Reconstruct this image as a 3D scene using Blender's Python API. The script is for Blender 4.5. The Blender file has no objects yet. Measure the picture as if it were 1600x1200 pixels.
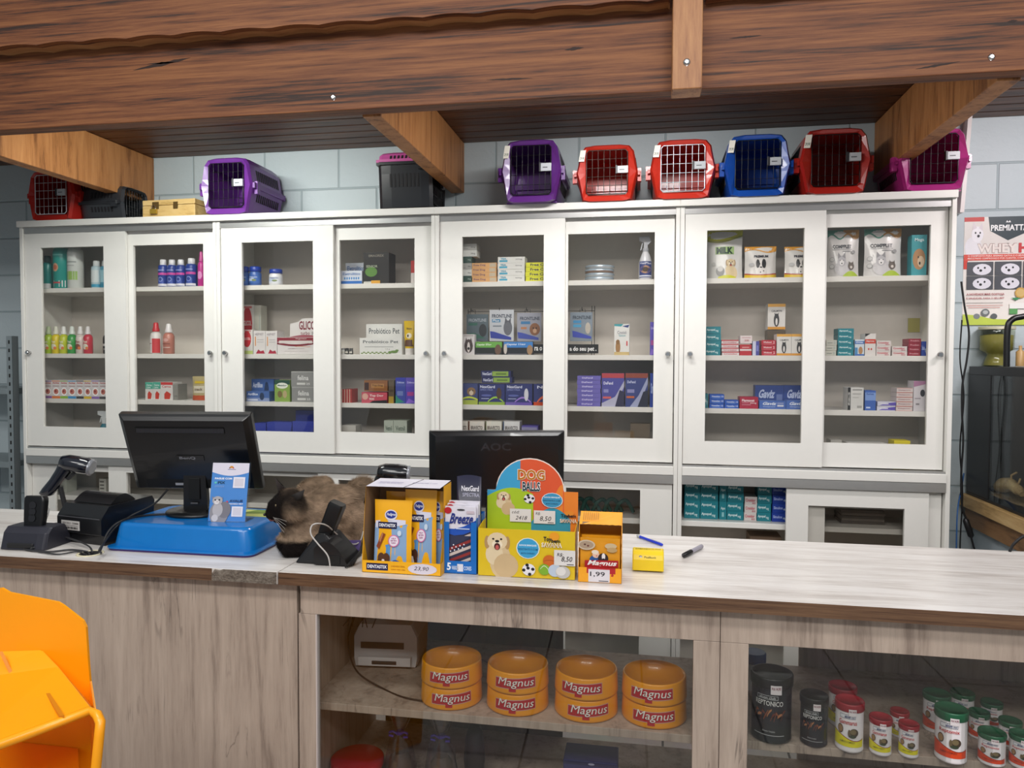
import bpy, math, random
from math import sin, cos, pi, radians, sqrt
from mathutils import Vector, Matrix
random.seed(7)
SC = bpy.context.scene
COL = SC.collection
# ------------------------------------------------------------------ camera
FPX, CH = 1155.0, 1.6
YAW, PIT, ROL = radians(10.1), radians(2.0), radians(0.2)
fw = Vector((-sin(YAW)*cos(PIT), cos(YAW)*cos(PIT), -sin(PIT)))
_r = Vector((cos(YAW), sin(YAW), 0)); _u = _r.cross(fw)
rt = _r*cos(ROL) + _u*sin(ROL); up = rt.cross(fw)
cam = bpy.data.objects.new('camera', bpy.data.cameras.new('camera')); COL.objects.link(cam)
cam.data.sensor_width = 36; cam.data.lens = FPX*36/1600; cam.data.clip_start = 0.02
m3 = Matrix((rt, up, -fw)).transposed()
cam.matrix_world = Matrix.Translation((0, 0, CH)) @ m3.to_4x4()
SC.camera = cam
# ------------------------------------------------------------------ light
SC.view_settings.view_transform = 'Standard'; SC.view_settings.look = 'None'
SC.view_settings.gamma = 1; SC.view_settings.use_curve_mapping = False
SC.view_settings.exposure = 0.08
wd = bpy.data.worlds.new('world'); SC.world = wd; wd.use_nodes = True
wd.node_tree.nodes['Background'].inputs[0].default_value = (0.86, 0.93, 1.0, 1)
wd.node_tree.nodes['Background'].inputs[1].default_value = 0.35
def area(name, loc, target, sx, sy, power, col=(1, 1, 1)):
    l = bpy.data.lights.new(name, 'AREA'); l.shape = 'RECTANGLE'; l.size = sx; l.size_y = sy
    l.energy = power; l.color = col
    o = bpy.data.objects.new(name, l); COL.objects.link(o); o.location = loc
    o.rotation_euler = (Vector(target) - Vector(loc)).to_track_quat('-Z', 'Y').to_euler()
    return o
area('room_lamp', (-1.6, 0.3, 3.3), (-1.6, 1.4, 1.0), 1.8, 0.3, 25, (1, .98, .95))
area('room_lamp', (1.2, 0.3, 3.3), (1.0, 1.4, 1.0), 1.8, 0.3, 25, (1, .95, .94))
area('room_lamp', (0, -1.5, 3.5), (0, 1.6, 0.9), 3.4, 0.4, 78, (1, .98, .96))
area('aisle_lamp', (-1.85, 2.50, 2.6), (-1.85, 3.2, 1.75), 0.6, 0.10, 13, (.97, 1, .96))
area('aisle_lamp', (-0.1, 2.50, 2.6), (-0.1, 3.0, 1.5), 0.6, 0.10, 11, (1, .99, .98))
area('aisle_lamp', (1.75, 2.50, 2.6), (1.6, 3.2, 1.7), 0.5, 0.10, 12, (1, .93, .95))

# ------------------------------------------------------------------ helpers
def ray(px, py):
    return rt*((px-800)/FPX) + up*((600-py)/FPX) + fw
def at(px, py, Y):            # point of the plane Y
    d = ray(px, py); t = Y/d.y
    return Vector((d.x*t, Y, CH + d.z*t))
def on(px, py, Z):            # point of the plane Z
    d = ray(px, py); t = (Z-CH)/d.z
    return Vector((d.x*t, d.y*t, Z))
def lin(h):
    h = h.lstrip('#')
    return tuple(((c/12.92) if c <= .04045 else ((c+.055)/1.055)**2.4) for c in (int(h[i:i+2], 16)/255 for i in (0, 2, 4)))
MATS = {}
def nt(name):
    m = bpy.data.materials.new(name); m.use_nodes = True
    t = m.node_tree; b = t.nodes['Principled BSDF']
    return m, t, b
def M(col, rough=.5, metal=0, var=.05, coat=0):
    k = (col, rough, metal, coat)
    if k in MATS: return MATS[k]
    m, t, b = nt('mat_'+col)
    c = lin(col)
    n = t.nodes.new('ShaderNodeTexNoise'); n.inputs['Scale'].default_value = 35; n.inputs['Detail'].default_value = 2
    tc = t.nodes.new('ShaderNodeTexCoord'); t.links.new(tc.outputs['Object'], n.inputs['Vector'])
    r = t.nodes.new('ShaderNodeMix'); r.data_type = 'RGBA'
    r.inputs['A'].default_value = tuple(x*(1-var) for x in c)+(1,); r.inputs['B'].default_value = tuple(min(1, x*(1+var)) for x in c)+(1,)
    t.links.new(n.outputs['Fac'], r.inputs['Factor']); t.links.new(r.outputs['Result'], b.inputs['Base Color'])
    b.inputs['Roughness'].default_value = rough; b.inputs['Metallic'].default_value = metal
    if coat: b.inputs['Coat Weight'].default_value = coat
    MATS[k] = m
    return m
def glass_mat(name, tint=(.93, .95, .94), ior=1.5, rough=0.0):
    m = bpy.data.materials.new(name); m.use_nodes = True; t = m.node_tree
    for n in list(t.nodes): t.nodes.remove(n)
    o = t.nodes.new('ShaderNodeOutputMaterial'); mx = t.nodes.new('ShaderNodeMixShader')
    tr = t.nodes.new('ShaderNodeBsdfTransparent'); gl = t.nodes.new('ShaderNodeBsdfGlossy'); fr = t.nodes.new('ShaderNodeFresnel')
    tr.inputs[0].default_value = tint+(1,); gl.inputs['Roughness'].default_value = rough
    ge = t.nodes.new('ShaderNodeNewGeometry'); mr = t.nodes.new('ShaderNodeMapRange')
    mr.inputs['To Min'].default_value = ior; mr.inputs['To Max'].default_value = 1/ior
    t.links.new(ge.outputs['Backfacing'], mr.inputs['Value']); t.links.new(mr.outputs['Result'], fr.inputs['IOR'])
    t.links.new(fr.outputs[0], mx.inputs[0]); t.links.new(tr.outputs[0], mx.inputs[1]); t.links.new(gl.outputs[0], mx.inputs[2])
    t.links.new(mx.outputs[0], o.inputs[0])
    return m
def wood_mat(name, dark, mid, light, scale=(1, 12, 12), rough=.55, streak=.5, bump=.15, detail=6, coat=0):
    m, t, b = nt(name)
    tc = t.nodes.new('ShaderNodeTexCoord'); mp = t.nodes.new('ShaderNodeMapping'); mp.inputs['Scale'].default_value = scale
    t.links.new(tc.outputs['Object'], mp.inputs['Vector'])
    n = t.nodes.new('ShaderNodeTexNoise'); n.inputs['Scale'].default_value = 1.6; n.inputs['Detail'].default_value = detail
    n.inputs['Roughness'].default_value = .65; n.inputs['Distortion'].default_value = .6
    t.links.new(mp.outputs[0], n.inputs['Vector'])
    n2 = t.nodes.new('ShaderNodeTexNoise'); n2.inputs['Scale'].default_value = 7; n2.inputs['Detail'].default_value = 8; n2.inputs['Roughness'].default_value = .7
    t.links.new(mp.outputs[0], n2.inputs['Vector'])
    mixf = t.nodes.new('ShaderNodeMath'); mixf.operation = 'MULTIPLY_ADD'; mixf.inputs[1].default_value = streak
    sub = t.nodes.new('ShaderNodeMath'); sub.operation = 'SUBTRACT'; sub.inputs[1].default_value = .5
    t.links.new(n2.outputs['Fac'], sub.inputs[0]); t.links.new(sub.outputs[0], mixf.inputs[0]); t.links.new(n.outputs['Fac'], mixf.inputs[2])
    cr = t.nodes.new('ShaderNodeValToRGB'); e = cr.color_ramp.elements
    e[0].position = .32; e[0].color = lin(dark)+(1,); e[1].position = .68; e[1].color = lin(light)+(1,)
    x = e.new(.46); x.color = lin(mid)+(1,)
    t.links.new(mixf.outputs[0], cr.inputs[0]); t.links.new(cr.outputs[0], b.inputs['Base Color'])
    bp = t.nodes.new('ShaderNodeBump'); bp.inputs['Strength'].default_value = bump; bp.inputs['Distance'].default_value = .004
    t.links.new(mixf.outputs[0], bp.inputs['Height']); t.links.new(bp.outputs[0], b.inputs['Normal'])
    b.inputs['Roughness'].default_value = rough
    if coat: b.inputs['Coat Weight'].default_value = coat; b.inputs['Coat Roughness'].default_value = .15
    return m

_txt = {}
def text_polys(s, bold=0):
    k = (s, bold)
    if k in _txt: return _txt[k]
    c = bpy.data.curves.new('t', 'FONT'); c.body = s; c.resolution_u = 2; c.offset = bold; c.size = 1
    o = bpy.data.objects.new('t', c)
    me = bpy.data.meshes.new_from_object(o)
    vs = [v.co.copy() for v in me.vertices]; fs = [tuple(p.vertices) for p in me.polygons]
    x0 = min(v.x for v in vs); x1 = max(v.x for v in vs); y0 = min(v.y for v in vs); y1 = max(v.y for v in vs)
    vs = [((v.x-x0)/(x1-x0), (v.y-y0)/(y1-y0 or 1)) for v in vs]
    bpy.data.objects.remove(o); bpy.data.curves.remove(c); bpy.data.meshes.remove(me)
    _txt[k] = (vs, fs)
    return _txt[k]

class MB:
    def __init__(s): s.v = []; s.f = []; s.m = []; s.mats = []; s.sm = []; s.T = None
    def mi(s, m):
        if m not in s.mats: s.mats.append(m)
        return s.mats.index(m)
    def add(s, vs, fs, m, smooth=False):
        b = len(s.v); i = s.mi(m)
        if s.T is not None: vs = [s.T @ Vector(v) for v in vs]
        s.v += [tuple(v) for v in vs]
        for f in fs:
            s.f.append(tuple(b+k for k in f)); s.m.append(i); s.sm.append(smooth)
    def box(s, x0, x1, y0, y1, z0, z1, m):
        s.add([(x0, y0, z0), (x1, y0, z0), (x1, y1, z0), (x0, y1, z0), (x0, y0, z1), (x1, y0, z1), (x1, y1, z1), (x0, y1, z1)],
              [(0, 3, 2, 1), (4, 5, 6, 7), (0, 1, 5, 4), (1, 2, 6, 5), (2, 3, 7, 6), (3, 0, 4, 7)], m)
    def hexa(s, b4, t4, m):   # bottom loop, top loop (ccw seen from above)
        s.add(list(b4)+list(t4), [(0, 3, 2, 1), (4, 5, 6, 7), (0, 1, 5, 4), (1, 2, 6, 5), (2, 3, 7, 6), (3, 0, 4, 7)], m)
    def loft(s, rings, m, cap0=True, cap1=True, smooth=True, closed=True):
        n = len(rings[0]); vs = [p for r in rings for p in r]; fs = []
        for i in range(len(rings)-1):
            for j in range(n if closed else n-1):
                k = (j+1) % n
                fs.append((i*n+j, i*n+k, (i+1)*n+k, (i+1)*n+j))
        s.add(vs, fs, m, smooth)
        if cap0: s.add(rings[0], [tuple(reversed(range(n)))], m)
        if cap1: s.add(rings[-1], [tuple(range(n))], m)
    def lathe(s, prof, m, c=(0, 0, 0), n=20, smooth=True, cap0=True, cap1=True, ax='z'):
        rings = []
        for r, z in prof:
            ring = []
            for k in range(n):
                a = 2*pi*k/n; x, y = r*cos(a), r*sin(a)
                p = (x, y, z) if ax == 'z' else ((x, -z, y) if ax == 'y' else (z, x, y))
                ring.append((c[0]+p[0], c[1]+p[1], c[2]+p[2]))
            rings.append(ring)
        s.loft(rings, m, cap0, cap1, smooth)
    def tube(s, pts, r, m, n=8, cap=True):
        pts = [Vector(p) for p in pts]; rings = []; pn = None
        for i, p in enumerate(pts):
            t = (pts[min(i+1, len(pts)-1)]-pts[max(i-1, 0)]).normalized()
            if pn is None:
                a = Vector((0, 0, 1)) if abs(t.z) < .9 else Vector((1, 0, 0)); pn = t.cross(a).normalized()
            pn = (pn - t*pn.dot(t)).normalized(); b = t.cross(pn)
            rr = r[i] if isinstance(r, (list, tuple)) else r
            rings.append([p + (pn*cos(2*pi*k/n)+b*sin(2*pi*k/n))*rr for k in range(n)])
        s.loft(rings, m, cap, cap)
    def prism(s, poly, y0, y1, m, smooth=False):  # polygon in XZ extruded over y
        a = [(x, y0, z) for x, z in poly]; b = [(x, y1, z) for x, z in poly]; n = len(poly)
        s.add(a+b, [tuple(range(n)), tuple(range(2*n-1, n-1, -1))], m)
        s.add(a+b, [(j, n+j, n+(j+1) % n, (j+1) % n) for j in range(n)], m, smooth)
    def decor(s, fn, lst, curved=False, base=0.0002, step=0.00012, rough=.45):
        for i, d in enumerate(lst):
            off = base+step*i; k = d[0]
            if k == 'r':
                _, u0, v0, u1, v1, c = d; mm = M(c, rough); n = 8 if curved else 1
                vs = [fn(u0+(u1-u0)*a/n, v0+(v1-v0)*b/n, off) for b in range(n+1) for a in range(n+1)]
                s.add(vs, [(b*(n+1)+a, b*(n+1)+a+1, (b+1)*(n+1)+a+1, (b+1)*(n+1)+a) for b in range(n) for a in range(n)], mm, curved)
            elif k == 'e':
                _, cu, cv, ru, rv, c = d; n = 16
                if curved:
                    vs = [fn(cu, cv, off)]
                    for q in (.5, 1):
                        vs += [fn(cu+ru*q*cos(2*pi*a/n), cv+rv*q*sin(2*pi*a/n), off) for a in range(n)]
                    fs = [(0, 1+a, 1+(a+1) % n) for a in range(n)]+[(1+a, 1+n+a, 1+n+(a+1) % n, 1+(a+1) % n) for a in range(n)]
                else:
                    vs = [fn(cu+ru*cos(2*pi*a/n), cv+rv*sin(2*pi*a/n), off) for a in range(n)]; fs = [tuple(range(n))]
                s.add(vs, fs, M(c, rough))
            elif k == 'p':
                s.add([fn(u, v, off) for u, v in d[1]], [tuple(range(len(d[1])))], M(d[2], rough))
            elif k == 'b':
                vs = []
                for u, a, b in d[1]: vs += [fn(u, a, off), fn(u, b, off)]
                s.add(vs, [(2*a, 2*a+2, 2*a+3, 2*a+1) for a in range(len(d[1])-1)], M(d[2], rough))
            elif k == 't':
                _, tx, u0, v0, u1, v1, c = d[:7]; sh = d[7] if len(d) > 7 else 0; bo = d[8] if len(d) > 8 else .015
                vs, fs = text_polys(tx, bo)
                s.add([fn(u0+(u1-u0)*(x+sh*y), v0+(v1-v0)*y, off+step) for x, y in vs], fs, M(c, rough))
    def build(s, name, parent=None, loc=None, bevel=0, solid=0, rot=None, sub=0):
        me = bpy.data.meshes.new(name); me.from_pydata(s.v, [], s.f)
        for m in s.mats: me.materials.append(m)
        me.polygons.foreach_set('material_index', s.m); me.polygons.foreach_set('use_smooth', s.sm); me.update()
        o = bpy.data.objects.new(name, me); COL.objects.link(o)
        if parent is not None: o.parent = parent
        if loc is not None: o.location = loc
        if rot is not None: o.rotation_euler = rot
        if solid:
            q = o.modifiers.new('solid', 'SOLIDIFY'); q.thickness = solid; q.offset = 0
        if bevel:
            q = o.modifiers.new('bevel', 'BEVEL'); q.width = bevel; q.segments = 2; q.limit_method = 'ANGLE'; q.angle_limit = radians(40)
        if sub:
            q = o.modifiers.new('sub', 'SUBSURF'); q.levels = sub; q.render_levels = sub
        return o
def tag(o, label, cat, group=None, kind=None):
    o['label'] = label; o['category'] = cat
    if group: o['group'] = group
    if kind: o['kind'] = kind
    return o
def struct(o): o['kind'] = 'structure'; return o
def thing(name, label, cat, loc=(0, 0, 0), rotz=0, group=None):
    o = bpy.data.objects.new(name, None); COL.objects.link(o); o.empty_display_size = .05
    o.location = loc; o.rotation_euler = (0, 0, rotz)
    return tag(o, label, cat, group)
def dup(root, loc, rotz=None, label=None, group=None):
    r = root.copy(); COL.objects.link(r); r.location = loc
    if rotz is not None: r.rotation_euler = (0, 0, rotz)
    if label: r['label'] = label
    if group: r['group'] = group
    for ch in list(root.children):
        c = ch.copy(); COL.objects.link(c); c.parent = r
        for g in list(ch.children):
            d = g.copy(); COL.objects.link(d); d.parent = c
    return r
ORD = ['leftmost', 'second from the left', 'third from the left', 'fourth from the left', 'fifth from the left', 'sixth from the left', 'seventh from the left', 'eighth from the left']
def lr(i, n):
    return 'rightmost' if i == n-1 and n > 1 else (ORD[i] if n > 2 or i == 0 else 'rightmost')
def st(i, n):
    return 'bottom' if i == 0 else ('topmost' if i == n-1 else ['', 'second lowest', 'third lowest', 'fourth lowest', 'fifth lowest', 'sixth lowest'][i])
def front(x0, z0, w, h, y):       # mapping onto a flat front face
    return lambda u, v, off: Vector((x0+u*w, y-off, z0+v*h))

# ------------------------------------------------------------------ materials
def crack_wood():
    m = wood_mat('weathered_laminate', '8e7d70', 'ad9b8c', 'beac9c', (9, 9, .7), .55, .55, .08)
    t = m.node_tree; b = t.nodes['Principled BSDF']; src = b.inputs['Base Color'].links[0].from_socket
    tc = t.nodes.new('ShaderNodeTexCoord'); mp = t.nodes.new('ShaderNodeMapping'); mp.inputs['Scale'].default_value = (9, 9, 1.0)
    t.links.new(tc.outputs['Object'], mp.inputs['Vector'])
    n = t.nodes.new('ShaderNodeTexNoise'); n.inputs['Scale'].default_value = 1.3; n.inputs['Detail'].default_value = 5; n.inputs['Distortion'].default_value = 1.2
    t.links.new(mp.outputs[0], n.inputs['Vector'])
    a = t.nodes.new('ShaderNodeMath'); a.operation = 'SUBTRACT'; a.inputs[1].default_value = .5; t.links.new(n.outputs['Fac'], a.inputs[0])
    a2 = t.nodes.new('ShaderNodeMath'); a2.operation = 'ABSOLUTE'; t.links.new(a.outputs[0], a2.inputs[0])
    k = t.nodes.new('ShaderNodeMapRange'); k.inputs['From Min'].default_value = .0; k.inputs['From Max'].default_value = .012; k.inputs['To Min'].default_value = 1; k.inputs['To Max'].default_value = 0
    t.links.new(a2.outputs[0], k.inputs['Value'])
    n3 = t.nodes.new('ShaderNodeTexNoise'); n3.inputs['Scale'].default_value = 4.5; t.links.new(tc.outputs['Object'], n3.inputs['Vector'])
    k3 = t.nodes.new('ShaderNodeMapRange'); k3.inputs['From Min'].default_value = .52; k3.inputs['From Max'].default_value = .62; t.links.new(n3.outputs['Fac'], k3.inputs['Value'])
    ml = t.nodes.new('ShaderNodeMath'); ml.operation = 'MULTIPLY'; t.links.new(k.outputs[0], ml.inputs[0]); t.links.new(k3.outputs[0], ml.inputs[1])
    m2 = t.nodes.new('ShaderNodeMath'); m2.operation = 'MULTIPLY'; m2.inputs[1].default_value = .55; t.links.new(ml.outputs[0], m2.inputs[0])
    mx = t.nodes.new('ShaderNodeMix'); mx.data_type = 'RGBA'; mx.inputs['B'].default_value = lin('4a403a')+(1,)
    t.links.new(m2.outputs[0], mx.inputs['Factor']); t.links.new(src, mx.inputs['A']); t.links.new(mx.outputs['Result'], b.inputs['Base Color'])
    return m

W_LAM = M('dedcd6', .35, var=.02)
ALU = M('b9b9b7', .32, .75)
GLASS = glass_mat('clear_glass', (.95, .945, .935))
GLASS2 = glass_mat('showcase_glass', (.90, .91, .90), 1.55)
BLACK = M('0b0b0d', .35); BLACKM = M('141416', .6); STEEL = M('c8c8c8', .2, 1)
BEAM = wood_mat('beam_wood', '2c180e', '6a3b1e', '8c5831', (.4, 13, 13), .62, 1.0, .25, detail=8, coat=.0)
JOIST = wood_mat('joist_wood', '744826', 'a66f3f', 'b9824f', (14, 14, 1.4), .55, .35, .2)
PLANK = wood_mat('ceiling_plank_wood', '2f1b12', '54321f', '6e462c', (1.2, 14, 14), .45, .6, .2)
TOPLAM = wood_mat('counter_top_laminate', 'bdb5ae', 'd2ccc6', 'e4e0dc', (1.2, 16, 16), .28, .6, .03)
EDGE = wood_mat('counter_edge_laminate', '3b2618', '5e4330', '76583f', (1.5, 30, 50), .45, .6, .1)
TAUPE = crack_wood()
BACKP = M('d4cdc4', .6)

# ------------------------------------------------------------------ room
WY = 3.52
def wall_mat():

    m, t, b = nt('painted_block')
    tc = t.nodes.new('ShaderNodeTexCoord'); sp = t.nodes.new('ShaderNodeSeparateXYZ'); cb = t.nodes.new('ShaderNodeCombineXYZ')
    t.links.new(tc.outputs['Object'], sp.inputs[0])
    ad = t.nodes.new('ShaderNodeMath'); ad.operation = 'ADD'; t.links.new(sp.outputs[0], ad.inputs[0]); t.links.new(sp.outputs[1], ad.inputs[1])
    a2 = t.nodes.new('ShaderNodeMath'); a2.operation = 'ADD'; a2.inputs[1].default_value = -.045+4; t.links.new(sp.outputs[2], a2.inputs[0])
    a3 = t.nodes.new('ShaderNodeMath'); a3.operation = 'ADD'; a3.inputs[1].default_value = .19+8; t.links.new(ad.outputs[0], a3.inputs[0])
    t.links.new(a3.outputs[0], cb.inputs[0]); t.links.new(a2.outputs[0], cb.inputs[1])
    br = t.nodes.new('ShaderNodeTexBrick'); br.inputs['Scale'].default_value = 1; br.inputs['Brick Width'].default_value = .4; br.inputs['Row Height'].default_value = .2
    br.inputs['Mortar Size'].default_value = .006; br.inputs['Mortar Smooth'].default_value = .6
    br.inputs['Color1'].default_value = lin('b4c0c4')+(1,); br.inputs['Color2'].default_value = lin('bac5c8')+(1,); br.inputs['Mortar'].default_value = lin('9caaae')+(1,)
    t.links.new(cb.outputs[0], br.inputs['Vector']); t.links.new(br.outputs['Color'], b.inputs['Base Color'])
    n = t.nodes.new('ShaderNodeTexNoise'); n.inputs['Scale'].default_value = 45; n.inputs['Detail'].default_value = 4
    t.links.new(tc.outputs['Object'], n.inputs['Vector'])
    ml = t.nodes.new('ShaderNodeMath'); ml.operation = 'MULTIPLY_ADD'; ml.inputs[1].default_value = -4
    t.links.new(br.outputs['Fac'], ml.inputs[0]); t.links.new(n.outputs['Fac'], ml.inputs[2])
    bp = t.nodes.new('ShaderNodeBump'); bp.inputs['Strength'].default_value = .5; bp.inputs['Distance'].default_value = .003
    t.links.new(ml.outputs[0], bp.inputs['Height']); t.links.new(bp.outputs[0], b.inputs['Normal'])
    b.inputs['Roughness'].default_value = .5
    return m
WALL = wall_mat()
def floor_mat():
    m, t, b = nt('floor_tiles')
    tc = t.nodes.new('ShaderNodeTexCoord'); mp = t.nodes.new('ShaderNodeMapping'); mp.inputs['Location'].default_value = (9, 9, 0)
    mp.inputs['Rotation'].default_value = (0, 0, .03)
    t.links.new(tc.outputs['Object'], mp.inputs[0])
    br = t.nodes.new('ShaderNodeTexBrick'); br.offset = 0; br.inputs['Scale'].default_value = 1; br.inputs['Brick Width'].default_value = .5; br.inputs['Row Height'].default_value = .5
    br.inputs['Mortar Size'].default_value = .005
    br.inputs['Color1'].default_value = lin('b0a8a4')+(1,); br.inputs['Color2'].default_value = lin('aaa29f')+(1,); br.inputs['Mortar'].default_value = lin('4c4644')+(1,)
    t.links.new(mp.outputs[0], br.inputs['Vector'])
    n = t.nodes.new('ShaderNodeTexNoise'); n.inputs['Scale'].default_value = 5; n.inputs['Detail'].default_value = 5
    t.links.new(tc.outputs['Object'], n.inputs['Vector'])
    mx = t.nodes.new('ShaderNodeMix'); mx.data_type = 'RGBA'; mx.blend_type = 'MULTIPLY'; mx.inputs['Factor'].default_value = .35
    t.links.new(br.outputs['Color'], mx.inputs['A']); t.links.new(n.outputs['Color'], mx.inputs['B']); t.links.new(mx.outputs['Result'], b.inputs['Base Color'])
    b.inputs['Roughness'].default_value = .3
    return m
b = MB(); b.box(-5, 3.4, WY, WY+.15, 0, 3.6, WALL); struct(b.build('wall_back'))
b = MB(); b.box(-5.15, -5, -3, WY, 0, 3.6, WALL); struct(b.build('wall_left'))
b = MB(); b.box(3.4, 3.55, -3, WY, 0, 3.6, WALL); struct(b.build('wall_right'))
b = MB(); b.box(-5, 3.4, -3, WY, -.1, 0, floor_mat()); struct(b.build('floor'))
b = MB(); b.box(-5, 3.4, 2.36, WY, 2.668, 2.69, PLANK)
y = 2.36
while y < WY-.01:
    b.box(-5, 3.4, y+.003, min(y+.088, WY-.001), 2.640, 2.668, PLANK); y += .09
struct(b.build('ceiling', bevel=.004))
# white corner strip on the wall right of the cabinets
p0 = at(1513, 186, 3.48); p1 = at(1501, 300, 3.48); 
b = MB(); b.hexa([(p1.x-.004, 3.47, 2.23), (p1.x+.012, 3.47, 2.23), (p1.x+.012, WY, 2.23), (p1.x-.004, WY, 2.23)],
                 [(p0.x-.004, 3.47, 2.638), (p0.x+.012, 3.47, 2.638), (p0.x+.012, WY, 2.668), (p0.x-.004, WY, 2.638)], M('d8d0cc', .4))
struct(b.build('trim_1'))

# ------------------------------------------------------------------ beams
BY = 2.30
b = MB(); b.box(-5, 3.4, BY, BY+.06, 2.405, 2.80, BEAM)
for (px, py) in ((521, 152), (1549, 89)):
    c = at(px, py, BY); b.lathe([(.010, 0), (.010, .003), (.005, .006)], STEEL, (c.x, BY, c.z), 12, ax='y')
def lens(x0, x1, y, n=14, seed=1, amp=.012):
    g = random.Random(seed); a = at(x0, y[0], BY); c = at(x1, y[1], BY); P = []
    for i in range(n+1): t = i/n; P.append((a.x+(c.x-a.x)*t, a.z+(c.z-a.z)*t+amp*sin(pi*t)*(.6+.5*g.random())))
    for i in range(n, -1, -1): t = i/n; P.append((a.x+(c.x-a.x)*t, a.z+(c.z-a.z)*t-amp*sin(pi*t)*(.6+.5*g.random())-.0005))
    return P
DKW = M('2c1810', .7, var=.2)
for x0, x1, ys, am, sd in ((208, 298, (110, 90), .007, 1), (230, 275, (100, 97), .003, 3), (882, 912, (78, 74), .005, 4), (760, 832, (125, 122), .003, 5), (330, 352, (62, 60), .003, 6), (1140, 1190, (60, 55), .003, 7), (1430, 1500, (108, 96), .0035, 8), (1574, 1590, (34, 32), .004, 9)):
    L_ = lens(x0, x1, ys, 14, sd, am); n_ = len(L_)//2
    b.add([(x, BY-.0004, z) for x, z in L_], [(i, i+1, len(L_)-2-i, len(L_)-1-i) for i in range(n_-1)], DKW)
tag(b.build('ceiling_beam', bevel=.004), 'long reddish brown wooden crossbeam above the counter with bolts', 'beam')
def scallop():
    pts = []; x = -5.0; 
    while x < .066:
        z = 2.651 + .0 + (-.002)*x + .006*abs(sin((x+.2)*pi/.115*1.0))
        z = 2.640 - .018*(x/2.2) + .007*abs(sin(x*pi/.17))
        pts.append((x, z)); x += .02
    pts.append((.066, 2.64)); return pts
b = MB(); sp = scallop(); b.prism(sp+[(.066, 2.95), (-5, 2.95)], BY-.075, BY-.05, BEAM)
b.prism([(x, z+.004) for x, z in sp]+[(.066, 2.95), (-5, 2.95)], BY-.05, BY-.001, wood_mat('light_board_wood', '8a5c38', 'a8764a', 'bd8c5c', (1.1, 9, 9), .5, .6, .2))
tag(b.build('fascia_board'), 'wavy-edged wooden fascia board fixed over the long crossbeam, left of the post', 'board')
b = MB(); sp2 = [(.17+i*.02, 2.652+.005*abs(sin(i*.02*pi/.17))-.010*i*.02) for i in range(160)]
b.prism(sp2+[(sp2[-1][0], 2.95), (.17, 2.95)], BY-.05, BY-.001, BEAM)
tag(b.build('fascia_board'), 'strip of wavy fascia board right of the post, at the top edge', 'board')
b = MB(); a0 = at(1050, 140, BY-.08); a1 = at(1097, 140, BY-.08)
b.box(a0.x, a1.x, BY-.08, BY-.001, a0.z, 2.95, wood_mat('post_wood', '7a4a2a', 'a06c42', 'b98655', (12, 12, 1.2), .5, .5, .2))
c = at(1073, 97, BY-.08); b.lathe([(.011, 0), (.011, .003), (.005, .006)], STEEL, (c.x, BY-.08, c.z), 12, ax='y')
tag(b.build('hanging_post', bevel=.003), 'short upright wooden post bolted in front of the crossbeam', 'post')
for x, lab in ((-2.60, 'wooden joist at the far left running from crossbeam to block wall'), (-.93, 'middle wooden joist, its end above the black and pink pet carrier'),
               (.99, 'right-hand wooden joist ending above the red carrier and the magenta carrier')):
    b = MB(); b.box(x, x+.065, BY+.062, WY-.001, 2.40, 2.638, JOIST)
    tag(b.build('joist', bevel=.003), lab, 'joist', None)

# ------------------------------------------------------------------ tall display cabinets
UX0, UW, CY = -3.052, 1.066, 3.2
SHZ = [1.942, 1.615, 1.389]          # shelf tops
WIN = [[(.110, .461), (.606, .979)], [(.125, .481), (.601, .961)], [(.122, .487), (.591, .961)], [(.110, .497), (.590, .982)]]
CLAB = ['far-left', 'second', 'third', 'far-right']
def frame_panel(b, x0, x1, y0, y1, z0, z1, wx0, wx1, wz0, wz1, m):
    b.box(x0, wx0, y0, y1, z0, z1, m); b.box(wx1, x1, y0, y1, z0, z1, m)
    b.box(wx0, wx1, y0, y1, z0, wz0, m); b.box(wx0, wx1, y0, y1, wz1, z1, m)
def door(root, x0, x1, y, z0, z1, wx0, wx1, wz0, wz1, knob=None, name='sliding_door'):
    b = MB(); frame_panel(b, x0, x1, y, y+.016, z0, z1, wx0, wx1, wz0, wz1, W_LAM)
    d = b.build(name, root)
    g = MB(); g.box(wx0-.004, wx1+.004, y+.009, y+.012, wz0-.004, wz1+.004, GLASS); g.build('glass_pane', d)
    if knob:
        k = MB(); k.lathe([(.006, 0), (.005, .012), (.011, .016), (.012, .022), (.008, .027)], STEEL, (knob, y, 1.62), 16, ax='y'); k.build('knob', d)
LOWW = {0: (.02, .50, .148, .48, .47, 1.046, .566, .98), 1: (.02, .60, .12, .46, .50, 1.046, .60, .96),
        2: (.02, .60, .12, .46, .49, 1.046, .59, .91), 3: None}
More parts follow.
